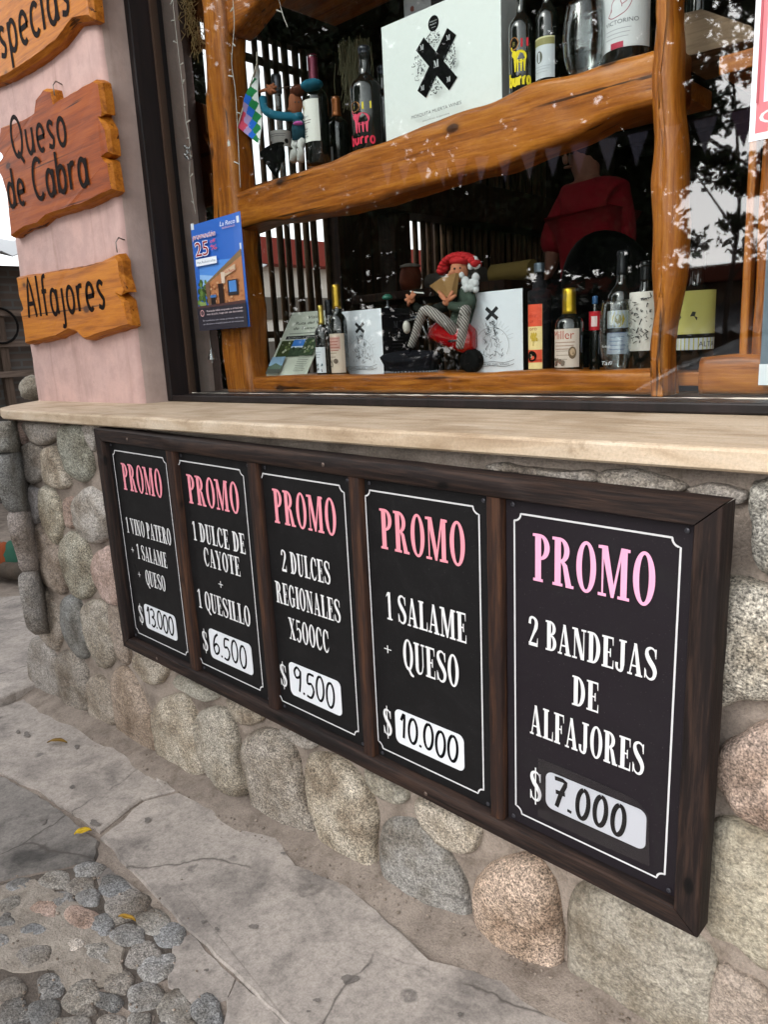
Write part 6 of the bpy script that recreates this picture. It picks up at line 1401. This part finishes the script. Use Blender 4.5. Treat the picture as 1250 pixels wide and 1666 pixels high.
# person in a red sweater
yP = 2.2; Q = lambda u, v, dy=0.0: at(u, v, y=yP + dy)
t = thing('person', 'person in a dark red sweater standing in the dim shop with one arm lowered', 'person', (Q(960, 400)[0], yP, FLZ))
hip = Q(968, 470); sh = Q(966, 318)
sk = {'pelvis': (hip, .15), 'waist': (Q(966, 410), .125), 'chest': (Q(965, 352), .13), 'upper': (Q(962, 318), .095), 'neck': (Q(958, 292), .055), 'chin': (Q(955, 276), .065), 'head': (Q(952, 252), .085), 'crown': (Q(952, 236), .06),
      'shl': (Q(932, 324), .07), 'ell': (Q(908, 378, -.03), .055), 'wrl': (Q(899, 420, -.06), .038), 'shr': (Q(996, 324), .07), 'elr': (Q(1012, 378, .05), .052), 'wrr': (Q(1004, 430, .0), .038)}
for s, dx in (('l', -.09), ('r', .09)):
    sk['hp' + s] = (hip + np.array([dx, 0, -.05]), .095); sk['kn' + s] = (np.array([hip[0] + dx, yP, (hip[2] + FLZ) / 2]), .065); sk['an' + s] = (np.array([hip[0] + dx, yP, FLZ + .08]), .045); sk['to' + s] = (np.array([hip[0] + dx * 1.2, yP - .14, FLZ + .04]), .035)
names = list(sk); ed = [('pelvis', 'waist'), ('waist', 'chest'), ('chest', 'upper'), ('upper', 'neck'), ('neck', 'chin'), ('chin', 'head'), ('head', 'crown'), ('upper', 'shl'), ('shl', 'ell'), ('ell', 'wrl'), ('upper', 'shr'), ('shr', 'elr'), ('elr', 'wrr')] + [(a_ + s, b_ + s) for s in 'lr' for a_, b_ in (('hp', 'kn'), ('kn', 'an'), ('an', 'to'))] + [('pelvis', 'hpl'), ('pelvis', 'hpr')]
def hand_chain(w0, d, nm, th):
    w0 = np.array(w0); d = np.array(d) / np.linalg.norm(d); s_ = np.array(th); palm = w0 + d * .055; sk[nm + 'pm'] = (palm, .026); ed.append((nm, nm + 'pm'))
    for k in range(4):
        b = palm + s_ * (k - 1.5) * .019 + d * .03; l = (.062, .072, .068, .052)[k]; m1 = b + d * l * .55 + np.array([0, -.006, 0]); e1 = b + d * l + np.array([0, -.02, .004])
        for j, (q_, r_) in enumerate(((b, .0095), (m1, .0088), (e1, .0075))): sk['%sf%d%d' % (nm, k, j)] = (q_, r_)
        ed.extend([(nm + 'pm', '%sf%d0' % (nm, k)), ('%sf%d0' % (nm, k), '%sf%d1' % (nm, k)), ('%sf%d1' % (nm, k), '%sf%d2' % (nm, k))])
    b = palm - s_ * .035 - d * .01; e1 = b - s_ * .02 + d * .035
    sk[nm + 't0'] = (b, .011); sk[nm + 't1'] = (e1, .009); ed.extend([(nm + 'pm', nm + 't0'), (nm + 't0', nm + 't1')])
hand_chain(sk['wrl'][0], (-.15, -.2, -1), 'wrl', (.3, -.95, 0)); hand_chain(sk['wrr'][0], (-.1, -.3, -1), 'wrr', (-.3, -.95, 0))
names = list(sk)
me = bpy.data.meshes.new('body'); me.from_pydata([tuple(sk[k][0]) for k in names], [(names.index(a_), names.index(b_)) for a_, b_ in ed], [])
pskin = plain('#7a5040', .6, name='person_skin'); me.materials.append(pskin)
bo = bpy.data.objects.new('body', me); COL.objects.link(bo); sm = bo.modifiers.new('skin', 'SKIN'); sm.use_smooth_shade = True
for i, k in enumerate(names): me.skin_vertices[0].data[i].radius = (sk[k][1], sk[k][1])
me.skin_vertices[0].data[names.index('pelvis')].use_root = True
ss = bo.modifiers.new('sub', 'SUBSURF'); ss.levels = 1; ss.render_levels = 2
child(bo, t)
def skin_cloth(name, keys, grow, mat):
    ks = [k for k in keys]; e2 = [(ks.index(a_), ks.index(b_)) for a_, b_ in ed if a_ in ks and b_ in ks]
    me = bpy.data.meshes.new(name); me.from_pydata([tuple(sk[k][0]) for k in ks], e2, []); me.materials.append(mat)
    o = bpy.data.objects.new(name, me); COL.objects.link(o); s_ = o.modifiers.new('skin', 'SKIN'); s_.use_smooth_shade = True
    for i, k in enumerate(ks): r_ = sk[k][1] + grow; me.skin_vertices[0].data[i].radius = (r_, r_)
    me.skin_vertices[0].data[0].use_root = True
    q = o.modifiers.new('sub', 'SUBSURF'); q.levels = 1; q.render_levels = 2; child(o, t); return o
skin_cloth('red_sweater', ['waist', 'chest', 'upper', 'shl', 'ell', 'wrl', 'shr', 'elr', 'wrr', 'pelvis', 'neck'], .032, plain('#7d101c', .95, name='dark_red_knit'))
skin_cloth('trousers', ['pelvis', 'hpl', 'knl', 'anl', 'hpr', 'knr', 'anr'], .016, plain('#15161b', .9))
m = MB(); hd = sk['head'][0]; m.ball(hd + np.array([.02, .03, .03]), (.10, .105, .10), wob=.06); m.ball(hd + np.array([.03, .06, -.06]), (.085, .06, .12), wob=.1); m.build('hair', plain('#140d0a', .8), t, smooth=True)
m = MB()
for dx in (-.075, -.03): m.ball(hd + np.array([dx + .01, -.078, .005]), .011, 10, 7)
m.build('eyes', plain('#20150f', .3), t, smooth=True)
m = MB(); m.ball(hd + np.array([-.045, -.088, -.022]), (.012, .018, .022), 10, 8); m.ball(hd + np.array([-.04, -.075, -.052]), (.022, .010, .007), 10, 7); m.ball(hd + np.array([.078, .005, -.01]), (.012, .022, .03), 10, 8); m.build('face', pskin, t, smooth=True)
# black round backed chair in front of the person
c_ = at(975, 470, y=1.75); t = thing('round_chair', 'black round backed chair in front of the person in the red sweater', 'chair', (c_[0], 1.75, FLZ))
m = MB(); rings = []
zc, rx, rz = at(975, 450, y=1.75)[2] - .02, .19, .19
for yy, s in ((1.72, .86), (1.735, .97), (1.755, 1.0), (1.775, .97), (1.785, .88)): rings.append([(c_[0] + rx * s * math.cos(a_), yy + .05 * math.cos(a_) ** 2, zc + rz * s * math.sin(a_)) for a_ in [2 * math.pi * k / 30 for k in range(30)]])
m.loft(rings); blk = plain('#0c0b0c', .45, name='black_leather'); m.build('backrest', blk, t, smooth=True)
sz = FLZ + .45
m = MB(); m.box(c_[0] - .21, 1.42, sz - .05, c_[0] + .21, 1.82, sz + .02); m.build('seat', blk, t, bevel=.02)
for dx in (-.18, .18):
    for yy in (1.46, 1.78):
        m = MB(); m.tube([(c_[0] + dx, yy, sz - .051), (c_[0] + dx * 1.1, yy, FLZ)], .014, 10); m.build('leg', blk, t, smooth=True)
    m = MB(); m.tube([(c_[0] + dx * .8, 1.80, sz - .04), (c_[0] + dx * .8, 1.79, zc - .05)], .012, 8); m.build('back_support', blk, t, smooth=True)

# ------------------------------------------------------------------ small things outside
q = at(46, 648, y=.40); P_ = [at(u, v, y=.40) for u, v in [(31, 659), (32, 650), (38, 644), (46, 637), (57, 632), (68, 637), (70, 650), (68, 659)]]
m = MB(); base = np.mean(P_, axis=0); m.ball((base[0] + .005, .41, SZ + .045), (.085, .055, .055), 18, 11, wob=.22)
m.c = [(.30, .27, .22, .4)] * len(m.v)
tag(m.build('loose_stone', granite, smooth=True, attr=True), 'rounded grey brown stone lying on the window ledge beside the pink pillar', 'stone')
def leaf(label, u, v, L, W, ang, col, curl=.006):
    p = atg(u, v); m = MB(); n_ = 9; rings = []
    for k in range(n_):
        s = k / (n_ - 1); w_ = W * math.sin(math.pi * min(1, s * .97 + .02)) ** .8 / 2 + .0005; a_ = rad(ang); d = np.array([math.cos(a_), math.sin(a_), 0]); nn = np.array([-d[1], d[0], 0]); b = p + d * L * (s - .5); z = gz(b[0]) + .005 + curl * math.sin(math.pi * s) + .004 * nz(s * 3, u, v)
        rings.append([(b[0] + nn[0] * w_ * q_, b[1] + nn[1] * w_ * q_, z + .004 * abs(q_)) for q_ in (-1, -.5, 0, .5, 1)])
    for r_ in rings: m.v += [tuple(map(float, x)) for x in r_]
    for k in range(n_ - 1):
        for j in range(4): m.f.append((k * 5 + j, k * 5 + j + 1, k * 5 + j + 6, k * 5 + j + 5)); m.m.append(0)
    m.c = [(1, 1, 1, 0)] * len(m.v)
    o = m.build('fallen_leaf', plain(col, .6, var=.5, scale=120), smooth=True); s_ = o.modifiers.new('thick', 'SOLIDIFY'); s_.thickness = .0008
    return tag(o, label, 'leaf', 'fallen leaves on the pavement')
leaf('curled brown and yellow fallen leaf on the upper pavement slab', 93, 1211, .075, .022, 35, '#8a6a2c', .010)
leaf('bright yellow fallen leaf in the joint between the slabs', 135, 1358, .045, .026, 60, '#d9b32c')
leaf('thin ochre fallen leaf lying between the cobbles', 207, 1499, .05, .012, 20, '#a9822c')
for i, (u, v, col, lab) in enumerate(((2, 893, '#8f4a2c', 'orange woven sack'), (4, 868, '#35604f', 'green woven sack'), (-14, 880, '#c9a23c', 'yellow woven sack'), (8, 905, '#8a2f2a', 'dark red woven sack'))):
    p = at(u, v, y=.75); 
    m = MB(); m.ball((p[0], p[1] + .05 * i, gz(-3) + .10 + .05 * (i < 2)), (.14, .10, .10), 14, 9, wob=.3)
    tag(m.build('woven_sack', plain(col, .9), smooth=True), lab + ' lying in the yard left of the stone wall', 'sack', 'woven sacks in the yard')
p = at(10, 945, y=.72); m = MB(); m.tube(cr_open([(p[0] - .6, .55, gz(-2.6) + .06), (p[0], .72, gz(-2.6) + .07), (p[0] + .5, .85, gz(-2.6) + .06)], 5), .06, 12)
tag(m.build('fallen_log', bark, smooth=True), 'dark log lying on the ground left of the stone wall', 'log')
# ------------------------------------------------------------------ across the street (seen mirrored in the window glass)
leaf_m = NT('leaf'); oi = leaf_m.n('Attribute', attribute_name='col')
leaf_m.base(oi.outputs['Color']); leaf_m.p.inputs['Roughness'].default_value = .6
tl = leaf_m.n('BsdfTranslucent'); tl.inputs[0].default_value = (.05, .09, .015, 1)
leaf_mat = leaf_m.m
def tree(name, label, base, blobs, nleaf, limbs, seed, leaf=.085, group=None, core=(), ncore=0):
    t = thing(name, label, 'tree', base, group); rnd = random.Random(seed)
    m = MB()
    for pts, r in limbs: m.tube(cr_open(pts, 4), list(np.linspace(r[0], r[1], (len(pts) - 1) * 4 + 1)), 9)
    m.build('trunk', bark, t, smooth=True)
    vol = [b[3] for b in blobs]; m = MB(); cvol = [b[3] for b in core]
    for i in range(nleaf + ncore):
        inner = i >= nleaf
        cx, cy, cz, wt, rx, ry, rz = rnd.choices(core, cvol)[0] if inner else rnd.choices(blobs, vol)[0]
        while True:
            d = np.array([rnd.uniform(-1, 1) for _ in range(3)]); q = d @ d
            if q < 1: break
        d = d * (rnd.uniform(.75, 1) if rnd.random() < .6 else 1)
        p = np.array([cx + d[0] * rx, cy + d[1] * ry, cz + d[2] * rz])
        if not inner and nz(*(p * 1.1), 1.0) < -.22 and rnd.random() < .6: continue
        n_ = np.array([rnd.gauss(0, 1), rnd.gauss(0, 1), rnd.gauss(.5, 1)]); n_ /= np.linalg.norm(n_)
        u = np.cross(n_, [rnd.gauss(0, 1), rnd.gauss(0, 1), rnd.gauss(0, 1)]); u /= np.linalg.norm(u); v = np.cross(n_, u)
        s = leaf * rnd.uniform(.6, 1.25) * (2.4 if inner else 1); k = rnd.uniform(.6, 1.3)
        m.add([p - u * s * .55, p - u * s * .1 + v * s * .34, p + u * s * .6, p - u * s * .1 - v * s * .34], [(0, 1, 2, 3)], 0, (.022 * k, .042 * k, .012 * k, 1))
    m.build('crown', leaf_mat, t, attr=True)
    return t
# (x, y, z, weight, rx, ry, rz)
tree('shade_tree', 'big dark leafy street tree mirrored over most of the shop window', (-3.2, -6.4, gz(-3.2) - .18),
     [(-4.6, -5.6, 3.6, 34, 3.4, 1.6, 2.5), (-2.2, -5.4, 2.9, 18, 1.5, 1.2, 1.7), (-2.0, -5.2, 1.6, 6, .8, .8, .65), (-3.6, -5.3, 1.7, 9, 1.5, .8, .8), (-.8, -5.3, 3.9, 9, 1.5, 1.1, 1.15), (-1.0, -5.1, 2.8, 3.0, .6, .7, .5),
      (-1.35, -5.1, 1.1, 1.6, .42, .4, .36), (-.2, -5.0, 3.1, 2.2, .6, .5, .42), (-6.6, -5.4, 2.2, 9, 1.2, 1.0, 1.0), (.1, -5.1, 1.45, .55, .30, .3, .24), (-.32, -5.1, 1.5, .34, .2, .3, .22), (.2, -5.0, .98, .42, .25, .25, .16), (-.85, -5.1, 1.9, 1.5, .32, .4, .7), (-.88, -5.1, 1.15, 1.6, .26, .35, .38), (-.95, -5.2, .7, .7, .3, .3, .2), (-.9, -5.0, 1.05, .9, .28, .3, .3), (-.35, -5.0, 1.95, .5, .22, .3, .2), (.25, -5.0, 1.9, .35, .2, .3, .16), (-.15, -5.0, .95, .5, .3, .3, .2), (-1.0, -5.0, .75, .5, .32, .3, .18)], 40000,
     [([(-3.2, -6.4, -1.5), (-3.15, -6.3, .2), (-3.3, -6.0, 1.6), (-3.9, -5.8, 3.4)], (.24, .12)), ([(-3.2, -6.2, 1.0), (-2.3, -5.7, 2.2), (-1.0, -5.3, 3.4)], (.12, .04)), ([(-3.3, -6.0, 1.6), (-4.8, -5.7, 2.4), (-6.2, -5.5, 2.8)], (.12, .04)), ([(-1.6, -5.4, 2.9), (-.7, -5.1, 2.0), (.15, -5.05, 1.3)], (.03, .008))], 3, leaf=.075,
     core=[(-6.6, -5.9, 3.2, 5, 1.9, .9, 2.7), (-4.3, -5.9, 3.2, 5, 1.9, .9, 2.7), (-2.5, -5.8, 3.0, 3.2, 1.25, .8, 2.1), (-2.1, -5.6, 1.5, 1, .8, .6, .7), (-.9, -5.6, 4.1, 1.4, 1.2, .8, 1.1), (-4.2, -6.0, 1.3, 3.4, 2.4, .7, 1.0), (-7.6, -6.0, 1.5, 3.2, 2.2, .7, 1.3), (-1.75, -5.6, 1.3, .8, .55, .5, .55), (-1.15, -5.6, 2.2, 1.0, .55, .5, 1.0), (-9.8, -6.0, 3.0, 4, 2.0, .8, 2.8), (-8.2, -6.1, 4.8, 4, 3.0, .8, 1.9), (-4.8, -6.1, 5.2, 3, 2.6, .8, 1.4), (-.3, -5.7, 3.3, .7, .8, .6, .6)], ncore=27000)
tree('added_screen_hedge', 'made-up dark hedge under the street tree, added to darken the window reflection', (-5.2, -6.9, gz(-3) - .18), [(-10.5, -6.9, .1, 4, 3.0, .5, 1.7), (-6.4, -6.9, -.2, 5, 4.6, .5, 1.35), (-2.5, -6.9, -.25, 1.5, 1.0, .5, 1.1)], 22000, [([(-8, -6.9, -1.3), (-5, -6.9, -.9), (-1.8, -6.9, -1.3)], (.05, .05))], 14, leaf=.13)  # added hedge, hides the bright house wall from the window reflection
rq = random.Random(23)
sprays = [(rq.uniform(-.75, .5), -5.0 + rq.uniform(-.3, .3), z_, 1.0, rq.uniform(.10, .24), .25, rq.uniform(.07, .15)) for z_ in (.72, .8, .9, 1.0, 1.05, 1.15, 1.25, 1.3, 1.38, 1.45, 1.5, 1.55, 1.6, 1.7, 1.75, 2.2, 2.3, 2.35)]
tree('street_sapling', 'slim young tree mirrored against bright sky at the right of the window', (-.2, -5.1, gz(0) - .18), sprays + [(-.1, -5.0, 2.5, 3.0, .6, .3, .2)], 5200,
     [([(-.2, -5.1, -1.4), (-.25, -5.1, .2), (-.18, -5.1, 1.2), (-.3, -5.05, 2.5)], (.03, .008)), ([(-.22, -5.1, .6), (.05, -5.0, .9), (.35, -5.0, 1.2)], (.012, .004)), ([(-.2, -5.1, 1.0), (-.45, -5.0, 1.4), (-.65, -5.0, 1.7)], (.012, .004)), ([(-.2, -5.1, 1.4), (.1, -5.0, 1.7), (.3, -5.0, 2.0)], (.01, .003))], 31, leaf=.05)
# low house with red fascia and zinc awning
m = MB(); m.box(-40, -17, gz(-2) - .3, 40, -6.05, gz(-2) - .05); tag(m.build('far_pavement', concrete), kind='structure')
hs_ = thing('low_house', 'low pale house with a red brown fascia and a zinc awning across the street', 'house', (0, -13, -1.2))
m = MB(); m.box(-9, -16, -1.25, 8, -13, 1.0); m.build('wall', plain('#b9a592', .9, name='house_wall'), hs_)
m = MB(); m.box(-9.3, -16.2, 1.0005, 8.3, -12.3, 1.28); m.build('fascia', plain('#8a4a38', .8, name='house_fascia'), hs_)
m = MB(); xsn = np.linspace(-9, 8, 260); V = []
for i, x in enumerate(xsn): V += [(x, -12.9, .62 + .035 * math.sin(i * math.pi / 2)), (x, -10.9, .10 + .035 * math.sin(i * math.pi / 2))]
m.add(V, [(2 * i, 2 * i + 1, 2 * i + 3, 2 * i + 2) for i in range(259)]); aw = m.build('awning', plain('#a9acae', .4, .7, name='zinc'), hs_)
sd = aw.modifiers.new('thick', 'SOLIDIFY'); sd.thickness = .01
m = MB()
for i in range(6):
    x = -7.5 + i * 2.9
    m.box(x, -13.02, -.3, x + 1.1, -12.995, .5)
m.build('window', plain('#1d2024', .2, name='dark_window'), hs_)
m = MB()
for i in range(7): m.box(-8.6 + i * 2.7, -11.0, -1.25, -8.5 + i * 2.7, -10.9, .09)
m.build('awning_post', plain('#5a4030', .8), hs_)
# silver car at the kerb
car = thing('parked_car', 'silver car parked at the far kerb, mirrored low in the window', 'car', (1.2, -4.9, gz(1) - .18))
cz = gz(1) - .18
body = [(-1.05, .42), (-1.0, .62), (-.55, .74), (0.05, .84), (.55, 1.13), (1.0, 1.33), (1.7, 1.38), (2.3, 1.28), (2.75, .98), (3.05, .92), (3.12, .55), (3.05, .3), (-.98, .28)]
def car_section(zs, k=1.0):
    return zs
m = MB(); rings = []
for yy, sc in ((-5.75, .93), (-5.62, 1.0), (-4.22, 1.0), (-4.09, .93)):
    rings.append([(1.03 + (x - 1.03) * (.985 if sc < 1 else 1), yy + (0 if z < .85 else (.16 if yy < -5 else -.16) * (z - .85) / .5), cz + .28 + (z - .28) * (sc if z > .5 else 1)) for x, z in body])
m.loft(rings); m.build('body', plain('#c3c6c9', .25, .6, .6, name='silver_paint'), car, smooth=False, bevel=.03)
m = MB()
m.add([(.10, -5.58, cz + .872), (.10, -4.26, cz + .872), (.56, -4.40, cz + 1.145), (.56, -5.44, cz + 1.145)], [(0, 1, 2, 3)])
m.add([(.3, -4.222, cz + .9), (.95, -4.31, cz + 1.25), (2.25, -4.31, cz + 1.22), (2.6, -4.222, cz + .92)], [(0, 1, 2, 3)])
wn = m.build('window', plain('#14181b', .08, name='car_glass'), car); s_ = wn.modifiers.new('thick', 'SOLIDIFY'); s_.thickness = .03; s_.offset = 0
for x in (-.35, 2.35):
    for y in (-4.16, -5.68):
        m = MB(); V = [(.30, -.09), (.31, -.06), (.31, .06), (.30, .09), (.2, .1)]
        rings = [[(x + r * math.cos(t), y + yy, cz + .31 + r * math.sin(t)) for t in [2 * math.pi * k / 20 for k in range(20)]] for r, yy in V]
        m.loft(rings); m.build('wheel', plain('#1a1a1b', .7, name='tyre'), car, smooth=True)
m = MB(); m.box(-1.06, -4.5, cz + .56, -.96, -4.2, cz + .66); m.build('headlight', plain('#d8dde0', .1), car)
car.location.x -= .9
# bunting over the street
bt = thing('bunting', 'string of pale triangular pennants hung across the street', 'bunting', (0, -3, 1.4))
A, B = np.array([-2.6, -3.2, 1.75]), np.array([2.2, -2.6, 1.42])
def bp(t): return A + (B - A) * t + np.array([0, 0, -.30 * 4 * t * (1 - t) * .5])
m = MB(); m.tube([bp(i / 30) for i in range(31)], .006, 5); m.build('cord', plain('#3a3532', .8), bt)
pc = ['#a9a6b4', '#8f8fa3', '#b7a9ad', '#9c9aa8', '#a08aa0']
for i in range(22):
    t = (i + .5) / 22; p = bp(t); d = (B - A) / np.linalg.norm(B - A); w_ = .075; h = .2
    sw = np.array([0, .02 * math.sin(i * 1.7), 0])
    m = MB(); N_ = np.array([-d[1], d[0], 0]) * .001
    f_ = [p - d * w_, p + d * w_, p + np.array([.01 * math.sin(i), 0, -h]) + sw]
    m.loft([[q - N_ for q in f_], [q + N_ for q in f_]]); m.build('pennant', plain(pc[i % 5], .8), bt)
# ------------------------------------------------------------------ behind the corner, left
yd = thing('yard_shed', 'rustic open shed with brick wall, wooden rails and a corrugated zinc roof beyond the corner', 'shed', (-5.8, 2.0, -1.1))
def brick_mat():
    k = NT('old_brick'); b = k.n('TexBrick'); b.inputs['Color1'].default_value = (.10, .07, .055, 1); b.inputs['Color2'].default_value = (.075, .06, .052, 1); b.inputs['Mortar'].default_value = (.10, .095, .088, 1)
    b.inputs['Scale'].default_value = 1.0; b.inputs['Brick Width'].default_value = .24; b.inputs['Row Height'].default_value = .075; b.inputs['Mortar Size'].default_value = .012
    cx_ = k.n('CombineXYZ'); sp = k.n('SeparateXYZ'); tc = k.n('TexCoord'); k.l(tc.outputs['Object'], sp.inputs[0]); k.l(sp.outputs[1], cx_.inputs[0]); k.l(sp.outputs[2], cx_.inputs[1]); k.l(cx_.outputs[0], b.inputs['Vector'])
    k.base(b.outputs['Color']); k.p.inputs['Roughness'].default_value = .9; return k.m
m = MB(); m.box(-6.2, -2.0, -1.3, -6.0, 5.0, 1.16); m.build('brick_wall', brick_mat(), yd)
m = MB()
for y in np.arange(-1.8, 5.0, .55): m.box(-5.98, y, -1.3, -5.90, y + .08, 1.17)
m.build('timber_post', wood('grey_timber', 'z', (.13, .09, .07, 1), (.08, .055, .04, 1), (.04, .028, .02, 1), .8, 0), yd)
m = MB()
for z in (.06, .36, .66): m.box(-5.899, -2.0, z, -5.87, 5.0, z + .06)
m.build('timber_rail', wood('pale_timber', 'y', (.20, .15, .12, 1), (.13, .095, .075, 1), (.07, .05, .04, 1), .8, 0), yd)
m = MB(); ysn = np.linspace(-2.2, 5.2, 150); V = []
for i, y in enumerate(ysn): V += [(-5.45, y, 1.20 + .022 * math.sin(i * math.pi / 2)), (-7.4, y, 1.60 + .022 * math.sin(i * math.pi / 2))]
m.add(V, [(2 * i, 2 * i + 1, 2 * i + 3, 2 * i + 2) for i in range(149)]); zr = m.build('zinc_roof', plain('#a6a9ab', .45, .5, name='zinc_roof'), yd)
sd = zr.modifiers.new('thick', 'SOLIDIFY'); sd.thickness = .008
hp = MB(); q = at(0, 530, x=-5.85); hp.tube([q + .17 * np.array([0, math.cos(t), math.sin(t)]) for t in np.linspace(0, 6.283, 24)], .012, 6)
hp.build('wire_hoop', plain('#1c1a19', .7), yd)
# house seen through the slats
nh = thing('neighbour_house', 'white house with a red tiled roof edge seen through the cane slats', 'house', (-10, 11, -1.1))
m = MB(); m.box(-13, 7.2, -1.2, -9.2, 30, 1.7); m.build('wall', plain('#cfc9c0', .9, name='white_house_wall'), nh)
m = MB(); m.box(-13.2, 7.0, 1.7005, -8.8, 30.3, 2.15); m.build('roof', plain('#7c2f26', .8, name='red_roof'), nh)
m = MB(); m.box(-9.21, 7.3, .75, -9.15, 30, 1.15); m.box(-9.21, 7.3, -.6, -9.15, 30, .35); m.build('shutter_band', plain('#5c554e', .8), nh)
st2 = MB(); 
q = atg(-60, 1010); r_ = atg(52, 1000)
slb = [atg(-200, 1060), atg(-40, 990), atg(40, 985), atg(70, 1040), atg(75, 1120), atg(48, 1128), atg(0, 1150), atg(-200, 1190)]
slab(st2, [(-260, 1030), (-40, 985), (60, 975), (110, 1040), (80, 1116), (50, 1126), (0, 1148), (-260, 1232)], h=.035, th=.07, seed=31)
tag(st2.build('paving_step', concrete), kind='structure')
